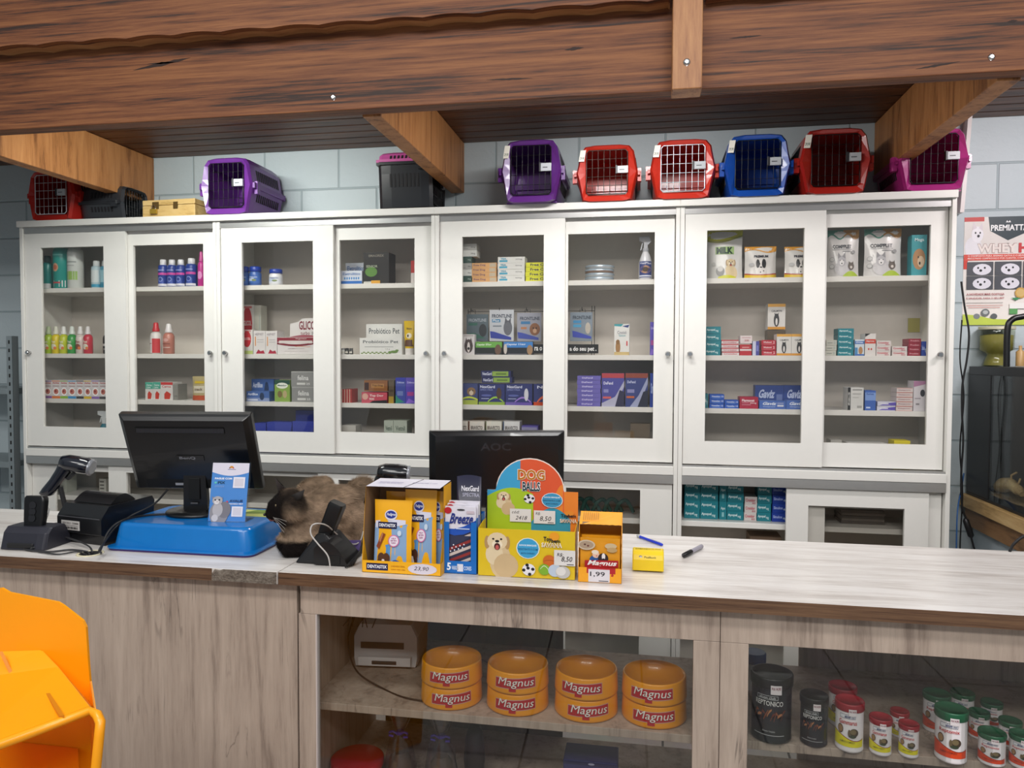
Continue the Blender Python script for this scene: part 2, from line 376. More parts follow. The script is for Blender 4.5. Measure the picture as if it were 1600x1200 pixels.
for i in range(4):
    x0 = UX0+UW*i; r = thing('display_cabinet', 'tall white laminate cabinet with sliding glass doors, %s of the four' % ['leftmost', 'second from the left', 'third from the left', 'rightmost'][i], 'cabinet', (x0, CY, 0), group='sliding-door display cabinets along the wall')
    b = MB(); D = WY-CY-.002; t = .018
    b.box(0, t, 0, D, 0, 2.25, W_LAM); b.box(UW-t, UW-.001, 0, D, 0, 2.25, W_LAM)
    b.box(-.001 if i else -.006, UW-.001, -.012, D, 2.238, 2.268, W_LAM)
    b.box(t, UW-t, -.006, D, 1.106, 1.142, W_LAM); b.box(t, UW-t, 0, D, .0, .08, W_LAM)
    b.build('carcass', r, bevel=.0015)
    b = MB(); b.box(t, UW-t, D-.006, D-.001, .08, 2.238, BACKP); b.build('back_panel', r)
    b = MB(); b.box(t, UW-t, .006, .05, 2.207, 2.237, ALU); b.build('top_track', r)
    b = MB(); b.box(t, UW-t, -.004, .05, 1.068, 1.105, ALU); b.box(t, UW-t, .004, .05, 1.142, 1.150, ALU); b.build('middle_track', r)
    for z in SHZ+[.90, .52]:
        b = MB(); b.box(t, UW-t, .055, D-.006, z-.022, z, W_LAM); b.build('shelf', r, bevel=.001)
    (a, c), (e, f) = WIN[i]
    door(r, .020, .580, .008, 1.155, 2.212, a, c, 1.252, 2.137, .045)
    door(r, .500, 1.044, .030, 1.155, 2.212, e, f, 1.255, 2.140, 1.020)
    if i < 3:
        q = LOWW[i]
        door(r, .02, .56, .030, .085, 1.075, q[2], q[3], .2, 1.03 if i == 0 else 1.04)
        door(r, q[4], 1.044, .008, .085, 1.075, q[6], q[7], .2, 1.035)
    else:
        door(r, .443, .99, .008, .085, 1.085, .53, .90, .2, .995)
        door(r, .515, 1.044, .030, .085, 1.085, .60, .965, .2, .985)

# ------------------------------------------------------------------ counter
r = thing('sales_counter', 'weathered grey laminate counter with a solid front, left half of the counter', 'counter', (-1.0, 1.93, 0))
b = MB(); b.box(-2.3, .038, .005, .025, 0, .963, TAUPE); b.build('front_panel', r)
b = MB(); b.box(-2.3, -2.28, .026, .56, 0, .963, TAUPE); b.build('side_panel', r)
r = thing('worktop', 'pale wood-grain counter top of the left counter section, its front edge chipped', 'worktop', (-1.004, 1.90, .965))
b = MB(); b.box(-2.3, 0, .0015, .60, 0, .035, TOPLAM); b.build('top_board', r, bevel=.001)
b = MB(); b.box(-2.3, -.20, 0, .0015, 0, .0345, EDGE); o = b.build('edge_band', r); o['label'] = 'brown wood-grain edge band'
b = MB(); b.prism([(-.20, .0), (-.002, .0), (-.002, .034), (-.165, .034), (-.175, .03), (-.19, .033), (-.20, .02)], -.0005, .0014, wood_mat('raw_chipboard', '4a4038', '6b6055', '8a8074', (20, 20, 40), .8, .9, .6)); o = b.build('edge_patch', r); o['label'] = 'bare grey chipboard where the edge band is torn off'
r = thing('worktop', 'long pale wood-grain counter top with dark brown edge, above the glass showcase', 'worktop', (-1.0, 1.90, .965))
b = MB(); b.box(0, 2.75, .0015, .645, 0, .035, TOPLAM); b.build('top_board', r, bevel=.001)
b = MB(); b.box(0, 2.75, 0, .0015, 0, .0345, EDGE); o = b.build('edge_band', r); o['label'] = 'dark brown wood-grain edge band'
SX0, SX1, SY, SB = -.958, 1.72, 1.935, 2.50
SHELF = .607
r = thing('showcase_counter', 'weathered grey laminate showcase counter with two glass fronts', 'showcase', (0, SY, 0))
b = MB(); b.box(SX0+.006, .199, 0, .02, .875, .963, TAUPE); b.box(.2005, SX1, 0, .02, .875, .963, TAUPE); b.build('header_rail', r, bevel=.0012)
for x0, x1 in ((SX0, -.903), (.133, .199), (.2005, .27), (1.66, SX1)):
    b = MB(); b.box(x0, x1, .0005, .0195, .0, .8745, TAUPE); b.build('stile', r, bevel=.0012)
b = MB(); b.box(-.906, -.9025, -.0005, .0195, .05, .8745, M('cfc4bf', .5)); o = b.build('edge_strip', r); o['label'] = 'pale edge strip beside the glass'
b = MB(); b.box(.199, .2005, .004, .019, 0, .963, M('2a1d16', .8)); b.build('joint_gap', r)
b = MB(); b.box(SX0, SX1, .0005, .0195, 0, .045, TAUPE); b.build('bottom_rail', r)
for x in (SX0, .191, SX1-.018):
    b = MB(); b.box(x, x+.018, .020, SB-SY, 0, .963, TAUPE); b.build('side_panel', r)
for x0, x1 in ((-.903, .133), (.27, 1.66)):
    b = MB(); b.box(x0, x1, .008, .013, .045, .8745, GLASS2); b.build('glass_pane', r)
for x0, x1 in ((SX0+.018, .191), (.209, SX1-.018)):
    for z in (SHELF, .30):
        b = MB(); b.box(x0, x1, .035, SB-SY-.012, z-.022, z, TAUPE); b.build('shelf', r, bevel=.0012)
xa = at(604, 1150, SB).x; xb = at(880, 1050, SB).x; xc = at(1247, 1050, SB).x
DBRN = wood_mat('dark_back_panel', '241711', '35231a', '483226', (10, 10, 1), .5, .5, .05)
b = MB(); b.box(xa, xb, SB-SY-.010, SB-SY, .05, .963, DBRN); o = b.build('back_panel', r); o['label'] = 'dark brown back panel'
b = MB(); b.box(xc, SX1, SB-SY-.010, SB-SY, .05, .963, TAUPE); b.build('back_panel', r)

# ---- bowls
YEL = 'f0a010'
def bowl(label, c, rz):
    r = thing('pet_bowl', label, 'bowl', c, rz, 'stacked orange pet bowls in the showcase')
    if not bowl.me:
        R0, R1, h = .0895, .086, .0605
        b = MB(); b.lathe([(R0-.006, 0), (R0, .003), (R0, .008), (R1+.001, h-.004), (R1-.001, h), (R1-.004, h-.001), (R1-.009, h-.012), (R1-.018, .022), (.04, .017), (0.001, .016)], M('ee9a08', .28, coat=.3), n=40)
        bowl.me.append(b.build('bowl_body', r))
        fn = lambda u, v, off: Vector((-(R0+.0008+off-.0025*v)*sin((.5-u)*1.35), -(R0+.0008+off-.0025*v)*cos((.5-u)*1.35), .010+v*.044))
        b = MB(); b.decor(fn, [('b', [(u/16, .14+.10*u/16, .80+.12*u/16) for u in range(17)], 'c9a59b'), ('b', [(.012+.976*u/16, .18+.10*u/16, .76+.12*u/16) for u in range(17)], 'b8141f'), ('r', .36, .02, .52, .35, 'b8141f'),
                         ('t', 'Magnus', .065, .20, .92, .82, '3a0508', .06, .0), ('t', 'Magnus', .075, .23, .92, .86, 'f6efe6', .06, .0)], True, 0, .00025)
        bowl.me.append(b.build('brand_label', r))
    else:
        for o in bowl.me:
            c2 = o.copy(); COL.objects.link(c2); c2.parent = r
bowl.me = []
for i, (px, yb, ra, rb) in enumerate(((706, 1121, .10, .02), (809, 1131, .02, .02), (916, 1140, .18, -.06), (1022, 1150, .10, .02))):
    q = on(px, yb, SHELF); cy = max(q.y+.09, 2.07); a = math.atan2(q.x, cy)
    cx = at(px, 1080, cy).x
    w = lr(i, 4)
    bowl('orange dog bowl, lower one of the %s stack of two' % w, (cx, cy, SHELF), -a+ra-.1)
    bowl('orange dog bowl, upper one of the %s stack of two' % w, (cx, cy, SHELF+.0608), -a+rb-.1)

# ---- jars
def jar(px0, px1, yt, yb, cap, style, label, group, yy=None, shelf=SHELF):
    pc = (px0+px1)/2; q = on(pc, yb, shelf)
    Y = yy or q.y
    rad = (at(px1, yb, Y).x-at(px0, yb, Y).x)/2*.94
    cy = Y+rad if not yy else yy
    c = at(pc, yt, cy); zt = at(pc, yt+ (0 if yy else 0), cy+rad).z
    h = zt-shelf; ch = max(h*.17, .014)
    r = thing('food_jar', label, 'jar', (c.x, cy, shelf), -math.atan2(c.x, cy)-.12, group)
    dk = style == 'reptonico'
    b = MB(); bm = M('17171a', .22, coat=.3) if dk else M('e4dcdc', .3)
    b.lathe([(rad*.86, 0), (rad*.95, .003), (rad*.95, h*.05), (rad*.93, h*.06), (rad*.93, h-ch), (rad*.9, h-ch+.002)], bm, n=28)
    fn = lambda u, v, off: Vector((-(rad*.93+off)*sin((.5-u)*2.5), -(rad*.93+off)*cos((.5-u)*2.5), h*.06+v*(h*.94-ch)))
    if style == 'reptomix' or style == 'gammarus':
        band = 'e2491c' if style == 'reptomix' else 'e9dc12'
        nm = 'Reptomix' if style == 'reptomix' else 'Gammarus'
        L = [('b', [(i/16, .08, .34+.10*cos(i/16*pi*1.3)) for i in range(17)], band), ('b', [(i/16, .34+.10*cos(i/16*pi*1.3), .36+.10*cos(i/16*pi*1.3)) for i in range(17)], '8f2a1a'),
             ('r', .28, .83, .72, .94, '4a506a'), ('r', .29, .84, .71, .93, 'e4e2e6'), ('t', 'alcon', .42, .85, .58, .93, '1a2a6a', 0, .03), ('t', 'club', .6, .855, .69, .90, '4a5070'),
             ('t', nm, .26, .68, .76, .80, 'c4262a', 0, .01), ('e', .30, .54, .085, .12, '4a2c1c'), ('e', .30, .54, .068, .095, 'a07a50'),
             ('e', .68, .48, .12, .11, '4a3a2c'), ('e', .66, .50, .08, .07, '7a6a4a'), ('e', .55, .46, .035, .10, '6a5a40'), ('e', .64, .38, .10, .04, '3a4430'), ('t', 'ALIMENTO COMPLETO', .30, .20, .7, .25, '7a2410' if style == 'reptomix' else '6a6410')]
    else:
        L = [('r', .25, .80, .68, .88, 'b8b8b8'), ('r', .26, .81, .67, .87, '151515'), ('t', 'alcon club', .3, .815, .63, .865, 'c8c8c8'), ('t', 'REPTONICO', .22, .68, .78, .78, 'd8d4d0', 0, .02)]
        for k in range(9):
            u = .2+.066*k; L.append(('b', [(u, .40+.05*sin(k*2), .44+.05*sin(k*2)), (u+.04, .50+.04*cos(k*3), .56+.04*cos(k*3)), (u+.09, .54+.06*sin(k*5), .575+.06*sin(k*5))], ['8a4a28', 'b0754a', '6a3018'][k % 3]))
        L += [('b', [(.2+.6*i/10, .10, .115) for i in range(11)], 'a8a8a8'), ('t', 'Alimento Completo', .38, .16, .62, .21, 'a8a8a8')]
    b.decor(fn, L, True, .0006, .0002, .3); b.build('jar_body', r)
    b = MB(); b.lathe([(rad*.97, h-ch), (rad*1.0, h-ch+.002), (rad*1.0, h-.004), (rad*.97, h-.001), (rad*.90, h-.001), (rad*.88, h-.004), (.001, h-.004)], M(cap, .35), n=32)
    b.build('lid', r)
    fn2 = lambda u, v, off: Vector((-(rad+off)*sin((.42-u)*1.0), -(rad+off)*cos((.42-u)*1.0), h-ch*1.35+v*ch*.8))
    b = MB(); b.decor(fn2, [('r', .5, .0, 1, 1, 'e6dcdc'), ('t', 'R$', .55, .5, .68, .8, '803040'), ('t', '14,90', .72, .45, .96, .85, '803040')], True, .0012, .0002); b.build('price_sticker', r)
RED, GRN = '9a1c28', '1f5c3c'
jar(1170, 1243, 1036, 1165, '101012', 'reptonico', 'large glossy black jar in the right showcase, beside the post', 'black reptile food jars')
jar(1248, 1297, 1075, 1170, '101012', 'reptonico', 'smaller black jar to the right of the large black jar', 'black reptile food jars')
GJ = 'red-lidded reptile food jars'; RJ = 'green-lidded reptile food jars'
jar(1303, 1353, 1083, 1178, RED, 'gammarus', 'large white jar with red lid and yellow band, tallest of the red-lidded ones', GJ)
jar(1357, 1396, 1111, 1183, RED, 'gammarus', 'middle-sized red-lidded white jar beside the large red-lidded jar', GJ)
jar(1403, 1438, 1122, 1186, RED, 'gammarus', 'small red-lidded white jar, rightmost of the front three', GJ)
jar(1293, 1341, 1061, 1140, RED, 'gammarus', 'red-lidded jar standing behind the large red-lidded jar', GJ, 2.115)
jar(1390, 1422, 1103, 1140, RED, 'gammarus', 'red-lidded jar standing behind the small red-lidded jar', GJ, 2.075)
jar(1459, 1515, 1095, 1196, GRN, 'reptomix', 'large white jar with green lid and orange band at the front', RJ)
jar(1527, 1574, 1133, 1200, GRN, 'reptomix', 'middle-sized green-lidded jar right of the large green-lidded one', RJ)
jar(1576, 1618, 1137, 1204, GRN, 'reptomix', 'green-lidded jar cut off by the right edge, front row', RJ)
jar(1441, 1487, 1073, 1130, GRN, 'reptomix', 'green-lidded jar behind and left of the large green-lidded one', RJ, 2.125)
jar(1484, 1524, 1073, 1130, GRN, 'reptomix', 'green-lidded jar farthest back, right behind the large green-lidded one', RJ, 2.165)
jar(1513, 1548, 1104, 1130, GRN, 'reptomix', 'green-lidded jar behind the middle-sized green-lidded one', RJ, 2.105)
jar(1532, 1568, 1089, 1130, GRN, 'reptomix', 'green-lidded jar farthest back on the right of the showcase shelf', RJ, 2.185)
jar(1560, 1598, 1117, 1130, GRN, 'reptomix', 'green-lidded jar behind the one cut off by the right edge', RJ, 2.075)
r = thing('cream_jar', 'white jar with blue lid at the back behind the large black jar', 'jar', (at(1179, 1020, 2.30).x, 2.30, SHELF))
h = at(1179, 1012, 2.33).z-SHELF
b = MB(); b.lathe([(.03, 0), (.033, .004), (.033, h-.03), (.028, h-.028)], M('e6e6ea', .4), n=24); b.build('jar_body', r)
b = MB(); b.lathe([(.034, h-.028), (.034, h-.003), (.031, h)], M('1c3f9c', .35), n=24); b.build('lid', r)
# ---- other things in the showcase
q = on(600, 1046, SHELF); px = thing('receipt_printer', 'white desktop printer on the showcase shelf beside the orange bowls', 'printer', (q.x, 2.23, SHELF), .1)
WP = M('c9c4c4', .4)
b = MB(); b.loft([[(x*s, y, z) for x, z in ((-.10, .004), (.10, .004), (.105, .03), (.105, .10), (.085, .14), (-.085, .14), (-.105, .10), (-.105, .03))] for y, s in ((0, .97), (.012, 1), (.17, 1), (.18, .97))], WP, smooth=False); b.build('housing', px, bevel=.004)
b = MB(); b.box(-.08, .06, -.003, .004, .062, .082, M('3a3430', .5)); b.build('paper_slot', px)
b = MB(); b.box(-.085, .085, -.02, .004, .012, .040, M('d6d0cf', .4)); b.box(-.04, .04, -.022, -.018, .018, .03, M('3a3430', .5)); b.build('paper_tray', px, bevel=.002)
b = MB()
for k in range(7):
    x = -.90+.012*k; b.tube([(x, 2.20+.01*k, .963), (x+.01*sin(k), 2.19, .90), (x+.03*cos(k*2)-.0, 2.18, .82), (x-.02+.004*k, 2.16, .76)], .0016, BLACKM, 6)
tag(b.build('cable_bundle'), 'thin black cables hanging inside the showcase top left corner', 'cable')
def curve_pts(c, n=40):    # Catmull-Rom through c
    c = [Vector(p) for p in c]; c = [c[0]*2-c[1]]+c+[c[-1]*2-c[-2]]; out = []
    for i in range(1, len(c)-2):
        for k in range(n//(len(c)-3)+1):
            t = k/(n//(len(c)-3)+1); p0, p1, p2, p3 = c[i-1:i+3]
            out.append(.5*((2*p1)+(p2-p0)*t+(2*p0-5*p1+4*p2-p3)*t*t+(3*p1-p0-3*p2+p3)*t**3))
    out.append(c[-2]); return out
zc = SHELF+.003
b = MB(); b.tube(curve_pts([(-.935, 2.3, .75), (-.92, 2.2, .70), (-.86, 2.12, zc+.03), (-.76, 2.08, zc), (-.66, 2.03, zc), (-.54, 2.03, zc), (-.50, 2.10, zc), (-.60, 2.18, zc)], 60), .0028, M('2a2220', .5))
tag(b.build('power_cable'), 'dark cable curling across the showcase shelf left of the bowls', 'cable')
b = MB(); b.tube(curve_pts([(-.45, 2.30, zc), (-.57, 2.25, zc+.05), (-.66, 2.18, zc+.02), (-.63, 2.10, zc), (-.55, 2.03, zc+.003), (-.47, 2.045, zc)], 60), .0024, M('3a2420', .5))
tag(b.build('usb_cable'), 'brown cable looping in front of the white printer', 'cable')
q = at(566, 1168, 2.16)
r = thing('storage_tub', 'tub with a round red lid on the bottom shelf, left', 'tub', (q.x, 2.12, .30)); h = at(566, 1172, 2.16).z-.30
b = MB(); b.lathe([(.06, 0), (.072, .01), (.076, h-.02)], M('a32029', .35), n=28); b.build('tub_body', r)
b = MB(); b.lathe([(.081, h-.02), (.081, h-.003), (.076, h), (.001, h-.002)], M('b01c26', .3), n=32); b.build('lid', r)
CELLO = glass_mat('cellophane', (.88, .86, .93), 1.9, .06)
for px, lab in ((625, 'clear cellophane treat bag tied with ribbon, left of two on the bottom shelf'), (690, 'clear cellophane treat bag tied with ribbon, right of two on the bottom shelf')):
    q = at(px, 1190, 2.14); r = thing('cellophane_bag', lab, 'bag', (q.x, 2.14, .30)); rg = random.Random(px)
    def ringb(z, rr, wob): return [(rr*(1+wob*rg.uniform(-1, 1))*cos(a*pi/9), rr*.7*(1+wob*rg.uniform(-1, 1))*sin(a*pi/9), z) for a in range(18)]
    b = MB(); b.loft([ringb(0, .045, .05), ringb(.05, .05, .1), ringb(.12, .04, .15), ringb(.15, .008, .1), ringb(.17, .02, .3), ringb(.23, .045, .4)], CELLO, True, False); b.build('film', r)
    b = MB(); b.lathe([(.03, .005), (.036, .03), (.034, .07), (.02, .09)], M('6a5440', .6), n=14); b.build('treats', r)
    b = MB(); b.lathe([(.011, .145), (.013, .15), (.011, .155)], M('4a3aa0', .4), n=12)
    for s in (-1, 1): b.loft([[(s*x, -.014+.004*cos(a), .150+zz+.004*sin(a)) for a in (0, 1.57, 3.14, 4.71)] for x, zz in ((.003, 0), (.018, .008), (.03, .004), (.03, -.006), (.016, -.008))], M('4a3aa0', .4), True, True, True)
    b.build('ribbon', r)
q = at(742, 1168, 2.2)
b = MB(); b.loft([[(.03*s*cos(a*pi/6)*(1+.15*sin(a*3)), .025*s*sin(a*pi/6), z) for a in range(12)] for z, s in ((0, .9), (.06, 1.1), (.13, .9), (.16, .6), (q.z-.30, 1.0))], M('0f0f12', .3))
tag(b.build('plastic_sack', None, (q.x, 2.2, .301)), 'black plastic wrapped bundle on the bottom shelf under the bowls', 'bundle')
a = at(880, 1186, 2.15); c = at(965, 1186, 2.15)
b = MB(); w = c.x-a.x; h = a.z-.30
b.box(0, w, 0, .1, 0, h, M('3a3a78', .5)); b.decor(front(0, 0, w, h, 0), [('r', .0, .88, .98, .98, '2a2a5c'), ('e', .52, .93, .06, .03, 'b8b8d8')])
tag(b.build('treat_box', None, (a.x, 2.15, .30), bevel=.003), 'dark purple carton on the bottom shelf right, under the bowls', 'box')

# ------------------------------------------------------------------ pet carriers on top of the cabinets
CZ = 2.2685
def carrier(label, x0, w, h, y, low, upc, wire='1a1a1c', rz=0, d=.32, sticker=True, latch='b4b8bc', group='plastic pet carriers on the cabinets', zf=.5):
    r = thing('pet_carrier', label, 'pet carrier', (x0+w/2, y, CZ), rz, group)
    zm = zf*h
    def half(sgn, s, y):       # profile from left belt over the top (or bottom) to right belt
        if sgn > 0: P = [(-.5, 0), (-.475, .24), (-.43, .76), (-.36, .95), (-.2, 1), (.2, 1), (.36, .95), (.43, .76), (.475, .24), (.5, 0)]; P = [(u, zm+(h-zm)*t) for u, t in P]
        else: P = [(-.5, 1), (-.47, .76), (-.42, .24), (-.40, .06), (-.3, .0), (.3, .0), (.40, .06), (.42, .24), (.47, .76), (.5, 1)]; P = [(u, zm*t) for u, t in P]
        return [(u*w*s, y, zm+(z-zm)*(s if sgn > 0 else 1)) for u, z in P]
    def opening(sgn, y):
        a = .335*w; t = .90*h; lo = .11*h
        if sgn > 0: return [(-a, y, zm), (-a, y, zm+.3*(t-zm)), (-a, y, zm+.85*(t-zm)), (-a*.9, y, t), (-a*.5, y, t), (a*.5, y, t), (a*.9, y, t), (a, y, zm+.85*(t-zm)), (a, y, zm+.3*(t-zm)), (a, y, zm)]
        return [(-a, y, zm), (-a, y, .38*h), (-a, y, .16*h), (-a*.9, y, lo), (-a*.5, y, lo), (a*.5, y, lo), (a*.9, y, lo), (a, y, .16*h), (a, y, .38*h), (a, y, zm)]
    for sgn, colr, nm in ((-1, low, 'lower_shell'), (1, upc, 'upper_shell')):
        m = M(colr, .32, coat=.2); b = MB()
        rings = [opening(sgn, .012), half(sgn, .93, .0), half(sgn, .985, .014), half(sgn, 1, .05), half(sgn, 1, d-.06), half(sgn, .97, d-.015), half(sgn, .88, d)]
        b.loft(rings, m, False, True, smooth=False, closed=False)
        # belt flange along both sides and the back
        z0, z1 = (zm, zm+.045*h) if sgn > 0 else (zm-.045*h, zm-.001*h)
        for sx in (-1, 1): b.box(min(sx*.497*w, sx*.527*w), max(sx*.497*w, sx*.527*w), .012, d-.01, z0, z1, m)
        b.box(-.5*w, .5*w, d-.012, d+.006, z0, z1, m)
        # vent slots in the sides, side clips
        dk = M('121014', .7)
        for sx in (-1, 1):
            for k in range(int((d-.10)/.018)):
                yy = .06+k*.018
                za, zb = (zm+.24*(h-zm), zm+.6*(h-zm)) if sgn > 0 else (.48*zm, .76*zm)
                xa = .476*w if sgn > 0 else .447*w; xb = .447*w if sgn > 0 else .471*w
                ya, yb2 = yy, yy+.009
                p = [(sx*(xa+.0012), ya, za), (sx*(xa+.0012), yb2, za), (sx*(xb+.0012), yb2, zb), (sx*(xb+.0012), ya, zb)]
                b.add(p, [(0, 1, 2, 3)], dk)
            b.box(min(sx*.49*w, sx*.56*w), max(sx*.49*w, sx*.545*w), .03, .055, zm-(.14 if sgn < 0 else 0)*h, zm+(0 if sgn < 0 else .08)*h, m)
        if sgn < 0:
            for sx in (-1, 1): b.box(sx*.30*w-.03, sx*.30*w+.03, .03, .06, .0, .004, m)
        o = b.build(nm, r, solid=.0025)
        if low != upc: o['label'] = ('pink' if sgn > 0 else 'black')+' plastic shell'
    wm = M(wire, .3, .6); b = MB(); a = .33*w; z0, z1 = .12*h, .895*h
    loop = [(-a, .004, z0+.01), (-a, .004, z1-.01), (-a+.01, .004, z1), (a-.01, .004, z1), (a, .004, z1-.01), (a, .004, z0+.01), (a-.01, .004, z0), (-a+.01, .004, z0), (-a, .004, z0+.01)]
    b.tube(loop, .0024, wm, 6)
    for k in range(1, 7): x = -a+2*a*k/7; b.tube([(x, .003, z0), (x, .003, z1)], .0013, wm, 5, False)
    for k in range(1, 5): z = z0+(z1-z0)*k/5; b.tube([(-a, .005, z), (a, .005, z)], .0013, wm, 5, False)
    dr = b.build('wire_door', r)
    b = MB(); b.box(.17*w, .34*w, -.008, .004, .475*h, .60*h, M(latch, .35)); b.box(.14*w, .17*w, -.011, .004, .465*h, .61*h, M('2a2a2e', .4)); b.box(.20*w, .28*w, -.0095, -.008, .525*h, .54*h, M('55585c', .4)); b.build('latch', dr, bevel=.001)
    if sticker:
        b = MB(); f = lambda u, v, off: Vector((-.455*w+u*.09*w+v*.03*w, .002-off-.004+.0*u, .70*h+v*.20*h))
        b.decor(f, [('r', 0, 0, 1, 1, 'dcd8cc'), ('t', '29,90', .12, .15, .9, .4, '2a4a3a')], base=.004); b.build('price_sticker', r)
    return r
def cw(px0, px1, yt, Y=3.19):
    a = at(px0, yt, Y); c = at(px1, yt, Y); return a.x, c.x-a.x, a.z-CZ
x, w, h = cw(41, 100, 268); carrier('red pet carrier with silver wire door at the far left', x, .262, .245, 3.19, 'a8241c', 'a8241c', 'c0c4c8', sticker=False)
carrier('dark grey carrier turned sideways, half hidden behind the far-left joist', -2.60, .20, .17, 3.33, '2c2e32', '2c2e32', rz=radians(90), d=.24, sticker=False)
x, w, h = cw(316, 366, 251); carrier('purple pet carrier with vented side showing, left of the middle joist', x-.012, .265, .262, 3.185, '683088', '683088', sticker=False)
carrier('black pet carrier with pink roof, sideways behind the middle joist', -1.065, .25, .262, 3.33, '1a1c20', 'c85aa0', rz=radians(90), d=.25, sticker=False, zf=.80)
x, w, h = cw(778, 880, 222); carrier('purple pet carrier just right of the middle joist', x+.02, .262, .267, 3.15, '5a2878', '5a2878')
x, w, h = cw(895, 995, 227); carrier('red carrier directly right of a purple one, black wire door', x+.015, .262, h-.004, 3.18, 'bc2c1c', 'bc2c1c', '3a302c')
x, w, h = cw(1012, 1120, 220); carrier('red carrier with shiny silver wire door, left of the blue carrier', x+.01, .27, h, 3.18, 'bc2c1c', 'bc2c1c', 'c8ccd0')
x, w, h = cw(1128, 1237, 212); carrier('bright blue pet carrier', x+.01, .265, h, 3.18, '1248a0', '1248a0', '16181c')
x, w, h = cw(1245, 1357, 203); carrier('red carrier between the blue carrier and the right-hand joist', x+.012, .275, h, 3.18, '9c2018', '9c2018', '161414')
carrier('magenta pet carrier at the right end of the cabinet row', .990, .262, .246, 3.19, '98246e', 'b03080', '161416', sticker=False)
a = at(225, 308, 3.24); c = at(310, 336, 3.24)
r = thing('wooden_case', 'small pale wooden case with a padlocked clasp on the cabinets', 'case', ((a.x+c.x)/2, 3.22, CZ), -.05)
b = MB(); w = c.x-a.x; PW = wood_mat('pale_case_wood', 'a8884c', 'c4a468', 'd0b47c', (3, 14, 14), .5, .3, .1)
b.box(-w/2, w/2, 0, .16, 0, .058, PW); b.build('case_body', r, bevel=.003)
b = MB(); b.box(-w/2, w/2, 0, .16, .0595, .085, PW); b.build('lid', r, bevel=.003)
b = MB(); BR = M('6a5630', .4, .6)
b.box(-w*.30, -w*.18, -.004, -.0005, .042, .075, BR); b.build('clasp', r)
b = MB(); b.box(w*.10, w*.18, -.004, -.0005, .040, .072, BR); b.build('clasp', r)
b = MB(); b.box(-w*.32, -w*.20, -.014, -.0045, .018, .040, M('b89a3c', .35, .6)); b.tube([(-w*.30, -.009, .04), (-w*.30, -.009, .052), (-w*.26, -.009, .058), (-w*.22, -.009, .052), (-w*.22, -.009, .04)], .0015, STEEL, 6); b.build('padlock', r)

# ------------------------------------------------------------------ left metal rack
r = thing('metal_rack', 'grey slotted-angle metal shelf rack at the left edge', 'shelf rack', (-3.14, 3.2, 0))
MG = M('8f989b', .4, .5); zt = at(22, 525, 3.2).z
b = MB(); b.box(.0, .035, 0, .003, 0, zt, MG); b.box(.033, .036, 0, .035, 0, zt, M('6a7072', .45, .4))
for k in range(34):
    z = zt-.03-k*.042
    if z > .05: b.box(.012, .020, -.0006, .0, z-.009, z+.009, M('0c0c0c', .8))
b.build('upright', r)
for z in (at(10, 607, 3.2).z, at(10, 722, 3.2).z, .62, .3):
    b = MB(); b.box(-.80, .0, .0, .40, z-.03, z, MG); b.build('shelf_board', r, bevel=.002)
b = MB(); b.box(-.80, .0, .36, .365, 0, zt, M('c6d0d4', .45)); b.build('back_sheet', r)

# ------------------------------------------------------------------ poster
pa = at(1507, 340, WY); pb = at(1505, 508, WY); PWD, PH = .262, pa.z-pb.z
b = MB(); b.box(0, PWD, -.0012, -.0002, 0, PH, M('e2dcd6', .5))
def dog(cu, cv, s, r, coat='d8c4a0', dark='a88860', body=True, eye='14100c', tongue=True):
    L = []
    if body: L += [('e', cu+.1*s, cv-1.35*s*r, .62*s, .95*s*r, coat), ('e', cu-.15*s, cv-1.0*s*r, .45*s, .7*s*r, coat)]
    L += [('e', cu-.42*s, cv-.05*s*r, .14*s, .42*s*r, dark), ('e', cu+.42*s, cv-.05*s*r, .14*s, .42*s*r, dark), ('e', cu, cv, .43*s, .46*s*r, coat), ('e', cu, cv-.18*s*r, .22*s, .2*s*r, 'f0e4d0'),
          ('e', cu-.17*s, cv+.08*s*r, .055*s, .06*s*r, eye), ('e', cu+.17*s, cv+.08*s*r, .055*s, .06*s*r, eye), ('e', cu, cv-.08*s*r, .09*s, .07*s*r, eye)]
    if tongue: L += [('e', cu, cv-.32*s*r, .13*s, .14*s*r, '5a2018'), ('e', cu, cv-.38*s*r, .08*s, .1*s*r, 'c05a50')]
    return L
rr = PWD/PH
L = [('r', .0, .96, .30, 1.0, 'c03028'), ('p', [(.36, 1), (1, 1), (.97, .86), (.66, .78), (.39, .87)], '22343c'), ('t', 'PREMIATTA', .40, .87, .96, .925, 'f0f0f0', 0, .03), ('p', [(.62, .945), (.64, .965), (.66, .95), (.68, .965), (.70, .945)], 'e6e6e6')]
L += [('e', .14, .72, .13, .10, 'e4e2e6'), ('e', .20, .84, .09, .075, 'eceaee'), ('p', [(.12, .88), (.14, .955), (.19, .90)], 'dcd2d6'), ('p', [(.22, .90), (.27, .95), (.28, .87)], 'dcd2d6'), ('e', .17, .855, .012, .01, '101014'), ('e', .24, .855, .012, .01, '101014'), ('e', .215, .825, .02, .013, '101014')]
L += [('t', 'WHEY', .20, .665, .80, .755, 'b8a09c', 0, .06), ('t', 'WHEY', .205, .67, .80, .75, 'eadfd8', 0, .03), ('t', 'H', .82, .665, .97, .755, 'c8383c', 0, .05), ('r', .0, .60, 1, .655, 'd04838'), ('r', 0, .52, .06, .60, 'c83828'),
      ('t', 'O COMPOSTO PARA ANIMAIS GATOS E CUIDADOR', .06, .632, .98, .648, 'f4e4de', 0, .01), ('t', 'RESULTADO COMPROVADO POR CLIENTES, COMPRA E', .06, .608, .98, .624, 'f4e4de', 0, .01)]
